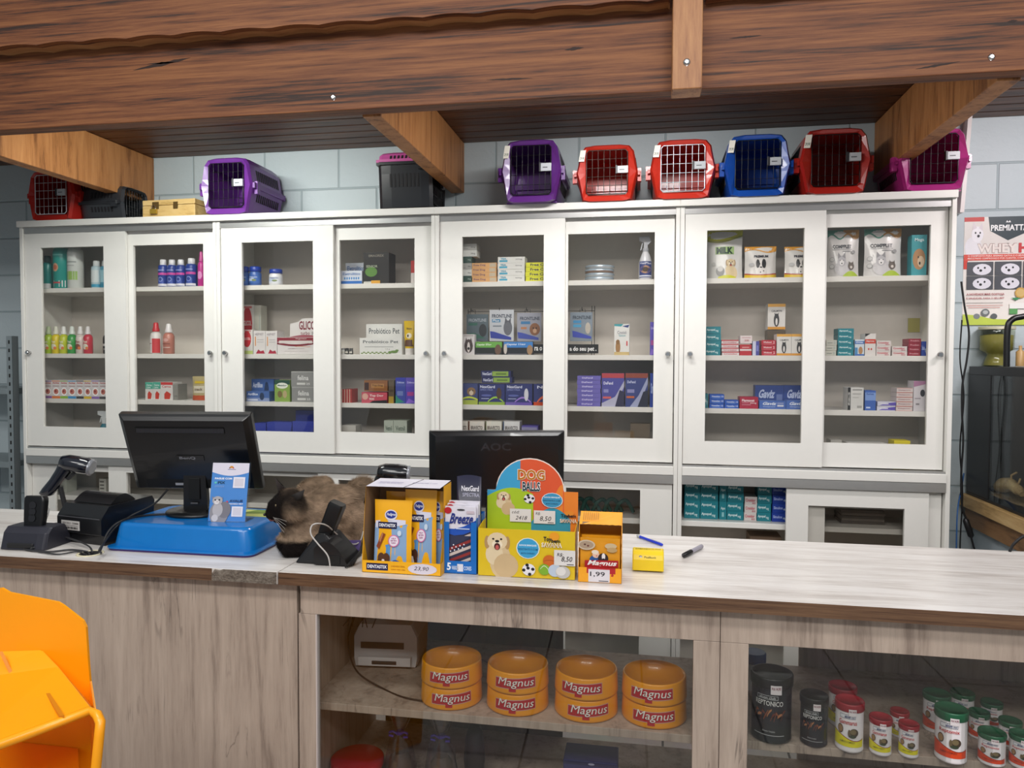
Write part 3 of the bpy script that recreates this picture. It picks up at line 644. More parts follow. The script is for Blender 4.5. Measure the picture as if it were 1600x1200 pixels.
for i, (u0, v0) in enumerate(((.05, .46), (.47, .46), (.05, .33), (.47, .33), (.89, .46), (.89, .33))):
    u1 = min(u0+.40, 1); L += [('r', u0, v0, u1, v0+.125, '4a4c52')]
    if u1-u0 > .2: L += [('e', u0+.23, v0+.055, .14, .052, 'd8d6de'), ('e', u0+.17, v0+.07, .015, .010, '17171a'), ('e', u0+.27, v0+.07, .015, .010, '17171a'), ('e', u0+.21, v0+.045, .022, .012, '17171a')]
L += [('t', 'A NOVIDADE MAIS GOSTOSA', .05, .275, .62, .295, 'a04048', 0, .02), ('t', 'E SAUDÁVEL PARA O SEU PET', .05, .24, .62, .26, 'a04048', 0, .02), ('r', .05, .205, .6, .209, '8a8480'), ('r', .05, .18, .6, .184, 'c07068'), ('r', .08, .160, .56, .164, 'c07068'),
      ('b', [(0, 0, .10), (.2, 0, .09), (.45, 0, .055), (.7, 0, .05), (1, 0, .08)], 'b8c850'), ('e', .86, .295, .085, .05, 'c49a4c'), ('e', .86, .295, .065, .036, 'd0b070'), ('e', .34, .115, .065, .034, '6a6e70'), ('e', .21, .08, .05, .026, '7a7e80'), ('e', .47, .08, .05, .026, '5a5e60'),
      ('r', .70, .10, .82, .15, '5a9a5a'), ('r', .70, .15, 1, .2, 'e8e6e2'), ('p', [(.72, .25), (.86, .25), (.79, .225)], '3a8a5a'), ('e', .34, .118, .04, .018, 'b0b4b4')]
b.decor(front(0, 0, PWD, PH, -.0012), L)
o = b.build('poster', None, (pa.x, WY, pb.z)); tag(o, 'supplement poster with a white puppy and dog photos on the block wall', 'poster')

# ------------------------------------------------------------------ terrarium corner
PINE = wood_mat('pine_board', '9a7c4c', 'b89664', 'c8aa78', (12, 2, 12), .5, .4, .1)
r = thing('side_table', 'pale pine table carrying the black terrarium at the right edge', 'table', (1.365, 2.50, 0))
b = MB(); b.box(0, .75, 0, 1.01, .965, 1.018, PINE); b.build('table_top', r, bevel=.003)
b = MB(); b.box(.02, .73, .02, 1.0, .885, .9645, wood_mat('brown_board', '5e4228', '7d5b3a', '8c6a48', (12, 2, 12), .5, .4, .1)); o = b.build('apron', r); o['label'] = 'brown board under the pine top'
b = MB(); b.box(.05, .71, .05, .99, 0, .8845, M('a9b4bb', .6)); b.build('cabinet_body', r)
TX0, TX1, TY0, TY1, TZ0, TZ1 = 1.385, 2.02, 2.60, 3.495, 1.019, 1.572
r = thing('terrarium', 'black-framed glass terrarium with driftwood on the pine table', 'terrarium', (TX0, TY0, TZ0))
W_, D_, H_ = TX1-TX0, TY1-TY0, TZ1-TZ0; BK = M('151517', .4)
b = MB()
b.box(0, W_, 0, D_, H_-.035, H_, BK); b.box(0, W_, 0, D_, 0, .012, BK)
b.box(0, .012, D_-.205, D_, .012, H_-.035, BK); b.box(.012, W_, D_-.012, D_, .012, H_-.035, M('4a4a4c', .5)); b.box(0, .012, 0, .02, .012, H_-.035, BK)
b.box(W_-.012, W_, 0, D_-.012, .012, H_-.035, BK); b.build('frame', r, bevel=.002)
b = MB(); b.box(.003, .007, .02, D_-.205, .012, H_-.035, GLASS2); b.build('side_glass', r)
b = MB(); b.box(.012, W_-.012, .004, .008, .012, H_-.035, GLASS2); b.build('front_glass', r)
rg = random.Random(3)
b = MB(); nx, ny = 14, 20; vs = []
for j in range(ny+1):
    for i in range(nx+1):
        vs.append((.013+(W_-.026)*i/nx, .02+(D_-.045)*j/ny, .03+.012*sin(i*.9)*cos(j*.7)+rg.uniform(0, .006)))
b.add(vs, [(j*(nx+1)+i, j*(nx+1)+i+1, (j+1)*(nx+1)+i+1, (j+1)*(nx+1)+i) for j in range(ny) for i in range(nx)], wood_mat('gravel', '5a4a34', '86704e', 'a89068', (60, 60, 60), .9, .5, .6), True)
b.build('gravel_bed', r)
def rock(b, c, s, m, seed, n=10):
    g = random.Random(seed); rings = []
    for i in range(n+1):
        th = pi*i/n; rings.append([(c[0]+s[0]*sin(th)*cos(2*pi*k/14)*(1+g.uniform(-.18, .18)), c[1]+s[1]*sin(th)*sin(2*pi*k/14)*(1+g.uniform(-.18, .18)), c[2]-s[2]*cos(th)*(1+g.uniform(-.1, .1))) for k in range(14)])
    b.loft(rings, m, True, True, True)
RK = wood_mat('brown_rock', '2a211c', '4a3b32', '6a5646', (20, 20, 20), .9, .8, .8)
b = MB(); rock(b, (.19, .45, .14), (.10, .12, .12), RK, 5); rock(b, (.21, .42, .27), (.07, .09, .09), RK, 6); b.build('rock', r)
b = MB(); rock(b, (.17, .20, .11), (.09, .11, .09), RK, 8); b.build('rock', r)
DW = wood_mat('driftwood', '8a7048', 'b89c6c', 'd0b888', (20, 20, 6), .7, .5, .3)
b = MB(); b.tube(curve_pts([(.05, .73, .055), (.06, .68, .075), (.05, .60, .085), (.055, .53, .065)], 16), [.006]+[.022]*3+[.03]*5+[.026]*3+[.02]*5+[.012]*3, DW, 10)
b.tube([(.055, .62, .10), (.05, .61, .125), (.06, .59, .14)], .004, DW, 6); b.tube([(.055, .57, .09), (.06, .56, .12)], .004, DW, 6); b.build('driftwood', r)
b = MB(); rock(b, (.12, .50, .22), (.05, .05, .03), M('6a7030', .8), 11); b.build('moss', r)
z = TZ1+.001; q = at(1553, 560, 3.48)
r = thing('glass_jar', 'glass jar of yellow contents standing on the terrarium', 'jar', (q.x, 3.46, z)); hh = at(1553, 512, 3.46).z-z
b = MB(); b.lathe([(.050, 0), (.052, .004), (.046, hh*.16), (.036, hh*.30), (.040, hh*.34), (.064, hh*.42), (.066, hh*.97), (.063, hh)], glass_mat('jar_glass', (.85, .86, .76), 1.5), n=28, cap1=False); b.build('jar_glass', r)
b = MB(); b.lathe([(.046, .004), (.042, hh*.14), (.033, hh*.29), (.036, hh*.34), (.060, hh*.43), (.061, hh*.80), (.02, hh*.84)], M('8a8440', .7), n=24); o = b.build('contents', r); o['label'] = 'yellow green contents'
b = MB(); b.lathe([(.068, hh*.95), (.068, hh+.004), (.001, hh+.006)], M('b8b49a', .4), n=24); b.build('lid', r)
z0 = TZ1+.002
b = MB(); xq = at(1573, 560, 3.2).x; zq = at(1590, 495, 3.2).z
b.tube(curve_pts([(xq, 3.2, z0), (xq, 3.2, zq-.05), (xq+.015, 3.2, zq-.012), (xq+.05, 3.2, zq), (xq+.12, 3.2, zq+.008), (xq+.2, 3.2, zq-.01), (xq+.22, 3.2, zq-.06), (xq+.22, 3.2, z0)], 40), .0115, BLACK, 12)
tag(b.build('filter_pipe'), 'thick black curved pipe rising from the top of the terrarium', 'pipe')
b = MB(); q = at(1594, 560, 3.4); b.lathe([(.016, 0), (.016, .06), (.006, .068), (.006, .085), (.001, .086)], M('b4905c', .4), n=16)
tag(b.build('amber_bottle', None, (q.x, 3.4, z0)), 'small amber bottle on the terrarium, behind the black pipe', 'bottle')
b = MB(); P = lambda x, y, Y=3.36: tuple(at(x, y, Y)); xs = [(1502, 440), (1507, 478), (1514, 520), (1511, 560), (1504, 600), (1503, 640), (1505, 690), (1502, 740), (1503, 790), (1510, 812)]
b.tube(curve_pts([P(*p) for p in xs], 60), .0042, BLACKM, 8)
b.tube(curve_pts([P(1517, 838), P(1522, 856), P(1530, 880), P(1532, 960)], 20), .004, BLACKM, 8)
a = Vector(P(1508, 810)); c = Vector(P(1518, 840)); b.tube([a, a.lerp(c, .1), a.lerp(c, .9), c], [.006, .012, .012, .006], M('1c1c1e', .4), 10)
tag(b.build('electric_cable'), 'black power cord with inline switch hanging at the cabinet end', 'cord')
b = MB(); b.tube(curve_pts([P(1503, 500, 3.38), P(1500, 560, 3.38), P(1506, 620, 3.38), P(1500, 700, 3.38), P(1504, 770, 3.38), P(1500, 860, 3.38), P(1502, 980, 3.38)], 50), .003, BLACKM, 8)
tag(b.build('electric_cable'), 'thinner black cord running straight down beside the cabinet end', 'cord')
b = MB(); b.tube(curve_pts([P(1494, 870, 3.30), P(1496, 800, 3.30), P(1502, 765, 3.40), P(1506, 740, 3.5)], 30), .003, M('2f5f9a', .5), 8)
tag(b.build('network_cable'), 'thin blue cable running down beside the right cabinet', 'cable')
b = MB(); b.tube(curve_pts([on(1578, 861, 1.003), P(1584, 850, 2.58), P(1600, 838, 2.60), P(1625, 835, 2.63)], 20), .0045, BLACKM, 8)
tag(b.build('black_hose'), 'black cable arching over the counter back edge at the right', 'cable')

# ------------------------------------------------------------------ things on the counter
T = 1.0005
# blue litter tray, upside down
q0 = on(160, 860, T); q1 = on(400, 869, T); tw = q1.x-q0.x; td = .335
r = thing('litter_tray', 'blue plastic litter tray turned upside down under the left monitor', 'tray', (q0.x, q0.y+.002, T))
BL = M('0870bc', .25, coat=.3)
def rr(x0, x1, y0, y1, z, rad, n=5):
    P = []
    for cx, cy, a0 in ((x1-rad, y0+rad, -90), (x1-rad, y1-rad, 0), (x0+rad, y1-rad, 90), (x0+rad, y0+rad, 180)):
        for k in range(n+1): a = radians(a0+90*k/n); P.append((cx+rad*cos(a), cy+rad*sin(a), z))
    return P
b = MB(); TH = .083
b.loft([rr(.012, tw-.012, .012, td-.012, .012, .04), rr(.022, tw-.022, .022, td-.022, TH-.012, .04), rr(.026, tw-.026, .026, td-.026, TH-.003, .037), rr(.034, tw-.034, .034, td-.034, TH, .03)], BL, True, True, True)
b.build('tray_body', r)
b = MB(); b.loft([rr(0, tw, 0, td, .006, .03), rr(0, tw, 0, td, .010, .03), rr(.014, tw-.014, .014, td-.014, .013, .04)], BL, True, True, False); b.build('rim', r)
b = MB(); b.loft([rr(.003, tw-.003, .003, td-.003, 0, .03), rr(.002, tw-.002, .002, td-.002, .0058, .03)], M('3a2468', .35), True, True, False); o = b.build('lower_rim', r); o['label'] = 'dark purple lower rim'
b = MB(); f = lambda u, v, off: Vector((tw-.0165-.004+off*1.0-.006*v, .06+u*.06, .018+v*.045)); b.decor(lambda u, v, off: f(u, v, off+.003), [('r', 0, 0, 1, 1, 'd8d8d4'), ('r', .1, .2, .9, .28, '555555'), ('r', .1, .45, .9, .5, '777777'), ('r', .2, .65, .8, .85, '3a3a3a')]); b.build('paper_label', r)
TT = T+TH
b = MB(); q = on(396, 805, TT); b.add([(0, 0, 0), (.20, .0, 0), (.20, .10, 0), (.0, .10, 0)], [(0, 1, 2, 3)], M('c8d070', .6)); b.add([(.06, .03, .0003), (.20, .06, .0003), (.20, .10, .0003), (.09, .10, .0003)], [(0, 1, 2, 3)], M('7a9438', .6))
tag(b.build('leaflet', None, (q.x-.12, q.y-.02, TT+.0004)), 'pale yellow green leaflet lying on the blue tray behind the card', 'leaflet')

# left monitor (seen from behind)
def monitor(name, label, base, yaw, tilt, w, h, zlow, brand, detailed):
    r = thing(name, label, 'monitor', base, yaw)
    b = MB(); BKP = M('0c0c0e', .33, coat=.15)
    Rm = Matrix.Translation((0, 0, zlow)) @ Matrix.Rotation(tilt, 4, 'X')
    b.T = Rm
    d = .03
    b.loft([[(x, y, z) for x, y, z in [(a*w/2*s, yy, h/2+c*h/2*s) for a, c in ((-1, -1), (1, -1), (1, 1), (-1, 1))]] for yy, s in ((.030, .985), (.028, 1), (.008, 1), (.0, .965), (-.012, .90))], BKP, True, True, False)
    o = b.build('back_shell', r, bevel=.004)
    b = MB(); b.T = Rm; b.box(-w/2+.008, w/2-.008, .0301, .0325, .008, h-.008, M('1a1a20', .1)); b.build('screen', r)
    if detailed:
        b = MB(); b.T = Rm; b.box(-w*.37, w*.30, -.0150, -.0125, h*.79, h*.865, M('050505', .5))
        for k in range(60):
            x = -w*.36+k*w*.65/59; b.add([(x-.001, -.0156, h*.80), (x+.0012, -.0156, h*.80), (x+.004, -.0156, h*.855), (x+.0018, -.0156, h*.855)], [(0, 1, 2, 3)], M('3c3c42', .4))
        b.build('vent_grille', o)
        b = MB(); b.T = Rm; b.box(-.045, .045, -.0145, -.0122, h*.43, h*.50, M('09090a', .25)); b.decor(lambda u, v, off: Vector((-.035+.07*u, -.0146-off, h*.445+h*.04*v)), [('t', brand, 0, 0, .75, 1, '77777c', 0, .02)]); b.build('brand_badge', o)
        b = MB(); b.T = Rm; b.box(-w*.38, w*.12, -.0125, -.006, h*.06, h*.17, M('030303', .7)); b.box(-w*.16, -w*.09, -.0135, -.0125, h*.09, h*.12, M('9a9a9e', .4)); b.box(-.03*w, .01*w, -.016, -.0125, h*.08, h*.15, M('1a1a1c', .5)); b.build('port_bay', o)
    else:
        b = MB(); b.T = Rm; b.decor(lambda u, v, off: Vector((-.055+.10*u, -.0123-off, h*.76+h*.10*v)), [('t', brand, 0, 0, 1, 1, '2c2c30', 0, .02)], rough=.25); b.build('brand_badge', o)
    b = MB(); hz = zlow+h*.25
    b.hexa([(-.040, -.03, .01), (.040, -.03, .01), (.040, -.008, .01), (-.040, -.008, .01)], [(-.036, -.036, hz), (.036, -.036, hz), (.036, -.015, hz), (-.036, -.015, hz)], BKP)
    if detailed: b.box(-.018, .018, -.038, -.0305, .05, .12, M('050506', .3)); b.box(-.012, .012, -.0395, -.038, .035, .04, M('4a4a4e', .3))
    b.build('stand', r, bevel=.003)
    b = MB(); b.lathe([(.10, 0), (.105, .003), (.102, .010), (.05, .014), (.001, .014)], BKP, n=36); b.build('foot', r)
    return r
q = on(288, 806, TT); my = q.y+.06
mq = (on(313, 800, TT).x, my, TT+.0002)
monitor('computer_monitor', 'black monitor seen from behind, standing on the blue tray', mq, radians(9), radians(23), .425, .278, .076, 'BenQ', True)
# AOC monitor
q = at(776, 850, 2.42)
monitor('computer_monitor', 'wide black monitor seen from behind the dog ball display box', (q.x, 2.42, T), radians(13), radians(4), .452, .262, .095, 'AOC', False)
# card stand
a = on(325, 815, TT); c = on(381, 817, TT)
zc2 = at(357, 725, a.y).z; hh = zc2-TT; ww = (c-a).length
r = thing('payment_card_stand', 'upright clear stand holding a blue payment card with a grey kitten', 'sign', (a.x, a.y, TT+.0005), math.atan2(c.y-a.y, c.x-a.x)+.06)
TI = Matrix.Rotation(radians(-12), 4, 'X')
b = MB(); b.T = TI; b.box(-.004, ww+.004, .0016, .0036, 0, hh+.003, glass_mat('acrylic', (.95, .96, .98), 1.49)); b.T = None; b.box(-.004, ww+.004, .004, .06, 0, .002, GLASS); b.build('acrylic_holder', r)
b = MB(); b.T = TI; b.box(0, ww, .0, .0014, .001, hh, M('4a86cc', .35)); k = ww/hh
L = [('b', [(i/12, .84-.0+.0-.06*sin(pi*i/12), 1) for i in range(13)], 'd9d4e2'), ('e', .52, .93, .05, .02, 'd08a30'), ('e', .47, .915, .02, .012, '7a5a30'), ('e', .57, .915, .02, .012, 'c04a40'), ('r', .42, .885, .64, .893, '5a5a8a'),
     ('t', 'PAGUE COM', .09, .715, .56, .748, 'f0f2fa', 0, .04), ('e', .12, .66, .035, .018, '5fc0b8'), ('t', 'PIX', .18, .64, .38, .685, '15405a', 0, .03), ('r', .10, .605, .36, .609, 'a0bce8'), ('r', .10, .585, .36, .589, 'a0bce8'),
     ('r', .60, .575, .92, .76, 'e4e2ec'), ('r', .64, .60, .88, .735, 'd2ced8'), ('r', .62, .09, .92, .26, 'e4e2ec'), ('r', .66, .11, .88, .24, 'd2ced8'),
     ('t', 'AVALIE', .54, .335, .90, .375, '1a3a6a', 0, .03), ('t', 'NOSSO PET', .54, .29, .92, .315, 'e6eaf6', 0, .03), ('e', .48, .335, .03, .02, 'c04060'),
     ('e', .28, .14, .26, .20, '8f8c92'), ('e', .42, .20, .18, .14, '7a777e'), ('e', .24, .20, .14, .12, 'b4b0b4'), ('e', .18, .06, .09, .06, 'c8c4c8'), ('p', [(.06, .42), (.10, .36), (.16, .40)], '8a8288'), ('p', [(.36, .41), (.26, .40), (.34, .34)], '8a8288'),
     ('e', .22, .355, .14, .075, 'aaa6aa'), ('e', .20, .33, .07, .04, 'd6d2d4'), ('e', .16, .365, .022, .014, '1a1a20'), ('e', .27, .368, .022, .014, '1a1a20'), ('e', .215, .335, .012, .006, 'a06a70')]
b.decor(front(0, 0, ww, hh, 0), L); b.build('printed_card', r)

# receipt printer (black)
q = on(90, 846, T); e = on(157, 855, T)
r = thing('receipt_printer', 'black receipt printer at the left beside the blue tray', 'printer', (q.x, q.y, T), math.atan2(e.y-q.y, e.x-q.x)+.02)
pw = (e-q).length; ph = at(120, 787, q.y).z-T; pd = .20; PB = M('131315', .3, coat=.2)
b = MB(); prof = [(.012, 0), (.012, .03), (0, .035), (0, ph*.66), (.004, ph*.72), (.03, ph*.97), (pd, ph*1.02), (pd+.01, ph*.9), (pd, 0)]
b.loft([[(x, y, z) for y, z in prof] for x in (0, pw)], PB, True, True, False); b.box(.006, pw-.006, -.001, .0, ph*.665, ph*.69, M('4a4a4e', .25)); b.build('housing', r, bevel=.0025)
b = MB(); arc = [(.045+.10*i/12, ph*.985+.028*sin(pi*i/12)) for i in range(13)]
b.loft([[(x, y, z) for y, z in arc] for x in (.018, pw-.012)], PB, True, True, False); b.build('paper_cover', r, bevel=.002)
b = MB(); b.decor(front(pw*.10, ph*.34, pw*.42, ph*.24, -.0005), [('r', 0, 0, 1, 1, 'b8b4b0'), ('t', 'RECIBO  58MM', .08, .62, .92, .82, '55504c'), ('r', .1, .45, .9, .5, '6a6560')]+[('r', .08+.06*k, .12, .08+.06*k+.02+.012*(k % 3), .36, '2c2826') for k in range(14)]); b.build('serial_label', r)

# cradles
def cradle(label, base, rz, tone, style):
    r = thing('handset_cradle', label, 'cradle', base, rz)
    CM = M(tone, .4)
    if style == 0:
        prof = [(-.0, 0), (.135, 0), (.125, .03), (.10, .066), (.035, .066), (.015, .05)]
        b = MB(); rings = []
        for x, s in ((0, .80), (.006, .95), (.03, 1), (.125, 1), (.149, .95), (.155, .80)): rings.append([(x, .068+(y-.068)*s, z*(.9+.1*s)) for y, z in prof])
        b.loft(rings, CM, True, True, False); b.box(.03, .12, -.001, .006, .006, .022, BLACKM); b.build('base', r, bevel=.006)
        b = MB(); b.T = Matrix.Translation((.078, .06, .064)) @ Matrix.Rotation(radians(-6), 4, 'X')
        b.loft([rr(-.034*s, .034*s, -.013*s, .013*s, z, .008) for z, s in ((0, .95), (.02, 1.0), (.075, 1.05), (.088, 1.03), (.094, .9))], BLACK, True, True, True)
        for k in range(3): b.lathe([(.012, 0), (.012, .001)], M('1e1e22', .4), (0, -.0145, .025+.02*k), 14, ax='y')
        b.build('handset', r)
    else:
        b = MB()
        F = [(0, 0, 0), (.165, -.005, 0), (.165, .12, 0), (.0, .12, 0)]; TT_ = [(.055, .03, .082), (.085, .02, .086), (.10, .10, .082), (.055, .10, .082)]
        b.hexa(F, TT_, CM); b.build('base', r, bevel=.006)
        b = MB(); arc = [(.065+.10*i/10, .008+.062*sin(pi*(.22+.78*i/10))**.9) for i in range(11)]
        b.loft([[(x, y, z) for x, z in arc]+[(arc[-1][0], y, .003), (arc[0][0], y, .003)] for y in (-.012, .06)], CM, True, True, False); b.box(.105, .145, -.0135, -.0125, .006, .03, M('050505', .5)); b.build('hood', r, bevel=.003)
        b = MB(); b.T = Matrix.Translation((.072, .055, .070)) @ Matrix.Rotation(radians(22), 4, 'Y')
        b.loft([rr(-.022*s, .022*s, -.020*s, .020*s, z, .008) for z, s in ((0, .9), (.02, 1.0), (.10, 1.05), (.108, .95))], BLACK, True, True, True); b.build('handset', r)
    return r
q = on(-8, 860, T); cradle('upright black handset in a sloped grey cradle at the left edge', (q.x, q.y+.01, T), .05, '2a2a33', 0)
q = on(460, 880, T); cradle('black cradle holding a leaning handset, in front of the cat', (q.x, q.y, T), .02, '121214', 1)

# barcode scanners
def scanner(label, top, yaw, lean, stand_z, tone):
    r = thing('barcode_scanner', label, 'scanner', (top.x, top.y, T), yaw); h = top.z-T
    SM = M(tone, .2, coat=.5)
    A = Matrix.Translation((0, 0, h)) @ Matrix.Rotation(lean, 4, 'Y')
    b = MB(); b.T = A       # head: elongated rounded body along +x
    rings = []
    for x, ry, rz_ in ((-.045, .012, .010), (-.042, .022, .018), (-.02, .030, .024), (.02, .033, .025), (.045, .034, .024), (.055, .030, .020)):
        rings.append([(x, ry*1.15*cos(2*pi*k/16), -.020+rz_*1.2*sin(2*pi*k/16)) for k in range(16)])
    b.loft(rings, SM, True, True, True); b.build('head', r)
    b = MB(); b.T = A; b.loft([[(x, ry*1.12*cos(2*pi*k/16), -.022+1.15*rz_*sin(2*pi*k/16)) for k in range(16)] for x, ry, rz_ in ((.052, .034, .025), (.060, .034, .025), (.062, .028, .019))], M('8a8c92', .25, .3), False, True, True); o = b.build('window_bezel', r); o['label'] = 'silver window rim'
    b = MB(); b.T = A; rings = []
    for t, rx, ry in ((0, .030, .026), (.2, .025, .023), (.5, .022, .020), (.8, .024, .021), (.95, .023, .020), (1.0, .015, .014)):
        cx = -.02-.05*t; cz = -.03-.115*t; rings.append([(cx+rx*cos(2*pi*k/14), ry*sin(2*pi*k/14), cz) for k in range(14)])
    b.loft(rings, SM, True, True, True); b.build('handle', r)
    b = MB(); b.T = A; b.loft([[(x, y, z) for x, z in ((.005, -.045), (.018, -.045), (-.005, -.078), (-.016, -.075))] for y in (-.008, .008)], BLACKM, True, True, False); b.build('trigger', r)
    return r, A
tp = at(118, 716, 2.26)
r, A = scanner('navy black barcode scanner standing tilted behind the black receipt printer', tp, .35, radians(12), 0, '11141f')
e = A @ Vector((-.07, 0, -.147))
b = MB(); b.tube([e, e+Vector((-.008, 0, -.03))], [.009, .006], M('4a4a4c', .5), 10)
for k in range(4): b.lathe([(.0085, 0), (.0085, .003)], M('5a5a5c', .5), (e.x-.0015*k, e.y, e.z-.006-.007*k), 10)
b.build('strain_relief', r)
b = MB(); b.lathe([(.055, 0), (.058, .004), (.055, .016), (.02, .022), (.012, .03)], M('14161f', .3, coat=.4), (-.035, 0, 0), 24); b.tube([(-.035, 0, .02), (-.035, .0, .07), (-.05, 0, e.z+.03)], .008, BLACKM, 10); b.build('stand', r)
tp2 = at(612, 729, 2.30)
r2, A2 = scanner('black barcode scanner whose head shows above the dog chew box', tp2, .25, radians(4), 0, '15161a')
b = MB(); b.lathe([(.05, 0), (.052, .004), (.05, .014), (.02, .02), (.012, .03)], BLACK, (-.02, .04, 0), 24)
b.tube([(-.02, .04, .02), (-.02, .04, .07), (-.06, .01, .09)], .008, BLACKM, 10); b.build('stand', r2)
b = MB(); b.T = A2; b.loft([[(.012+.018*cos(2*pi*k/20)*s, -.004*0+.016*sin(2*pi*k/20)*s, .0055+.0015*i) for k in range(20)] for i, s in ((0, 1), (1, .8))], M('c8ccd2', .2, .4), True, True, True); b.build('logo_ring', r2)

# cables on the counter
wp = r.matrix_world if False else None
sc_e = Matrix.Translation((tp.x, tp.y, T)) @ Matrix.Rotation(.35, 4, 'Z') @ (e+Vector((-.012, 0, -.032)))
def O(px, py, z=T+.004): return tuple(on(px, py, z))
b = MB(); b.tube(curve_pts([sc_e, at(76, 795, 2.17), at(72, 812, 2.12), at(62, 832, 2.08), O(46, 848), O(33, 852, T+.008)], 40), .0022, M('8c8a88', .5), 6)
tag(b.build('scanner_cable'), 'grey cable running from the scanner handle to the left cradle', 'cable')
b = MB(); b.tube(curve_pts([O(30, 852, T+.01), O(38, 858), O(55, 861), O(80, 862), O(110, 859), O(135, 862), O(140, 866)], 50), .003, M('2e2e30', .5), 6)
b.tube(curve_pts([O(48, 857, T+.01), O(65, 852, T+.01), (on(86, 845, T).x, on(86, 845, T).y-.012, T+.02), (on(115, 850, T).x, on(115, 850, T).y-.012, T+.02), O(138, 853, T+.016), O(145, 864)], 50), .0026, M('2e2e30', .5), 6)
b.tube(curve_pts([O(60, 862), O(90, 866), O(120, 862), O(133, 866)], 30), .0024, M('2e2e30', .5), 6)
tag(b.build('cable_bundle'), 'dark cables on the counter leading into the round cable hole', 'cable')
b = MB(); g = on(141, 865, T); b.lathe([(.038, 0), (.038, .002), (.030, .002), (.030, .0005)], M('d8cfae', .5), (0, 0, 0), 28, cap0=False, cap1=False); b.lathe([(.0302, .0004), (.001, .0004)], M('0a0a0a', .8), n=28, cap0=False)
tag(b.build('cable_grommet', None, (g.x, g.y, T)), 'cream plastic cable hole ring in the counter top', 'grommet')
b = MB(); b.tube(curve_pts([at(262, 765, my-.03), at(240, 788, my-.09), at(205, 806, on(205, 812, TT).y), at(180, 825, on(165, 850, T).y-.006), on(160, 856, T+.03)-Vector((.0, .01, 0)), on(158, 864, T+.004)], 50), .0032, BLACKM, 8)
tag(b.build('monitor_cable'), 'black cable from the left monitor running down past the tray corner', 'cable')
b = MB(); b.tube(curve_pts([at(330, 793, my-.05), on(315, 801, TT+.004), on(280, 803, TT+.004), on(230, 805, TT+.004), on(192, 813, TT+.004), at(170, 830, on(158, 858, T).y-.004), on(156, 862, T+.004)], 60), .0034, BLACKM, 8)
tag(b.build('monitor_cable'), 'black cable lying across the top of the blue tray', 'cable')
WC = M('b4b0ac', .45)
Yc = on(500, 885, T).y
b = MB(); b.tube(curve_pts([on(519, 886, T+.006)-Vector((0, .012, 0)), at(512, 868, Yc-.028), at(497, 850, Yc-.03), at(486, 835, Yc-.03), at(487, 822, Yc-.02), at(497, 818, Yc-.01), at(512, 822, Yc+.03), at(530, 838, Yc+.10), at(550, 850, Yc+.15), at(562, 846, Yc+.18), at(568, 830, Yc+.2)], 70), .0022, WC, 8)
tag(b.build('charger_cable'), 'thin white cable looping over the handset cradle before the cat', 'cable')
b = MB()
for k in range(5): b.tube(curve_pts([on(540+3*k, 886-k, T+.005), on(552+2*k, 874-2*k, T+.012+.003*k), on(566, 862-3*k, T+.02), on(572, 845-3*k, T+.02)], 24), .003, BLACKM, 6)
tag(b.build('cable_bundle'), 'black cables bunched behind the chew display box beside the cat', 'cable')
b = MB(); q = on(538, 862, T); b.box(0, .05, 0, .004, 0, .035, M('6a5a98', .5)); tag(b.build('tag_card', None, (q.x, q.y, T), rot=(0, 0, .2)), 'small purple card behind the handset cradle', 'card')
q = on(60, 838, T)
b = MB(); b.box(0, .16, 0, .008, 0, .06, M('141414', .5)); b.decor(front(0, 0, .16, .06, 0), [('p', [(0, .9), (.1, .95), (.2, .75), (.12, .1), (0, .4)], 'c86a30'), ('p', [(.26, .6), (.35, .95), (.98, .95), (.98, .35), (.34, .1)], 'b8501e')])
tag(b.build('orange_box', None, (q.x+.0, 2.36, T), bevel=.001), 'black and orange box behind the left cradle', 'box')

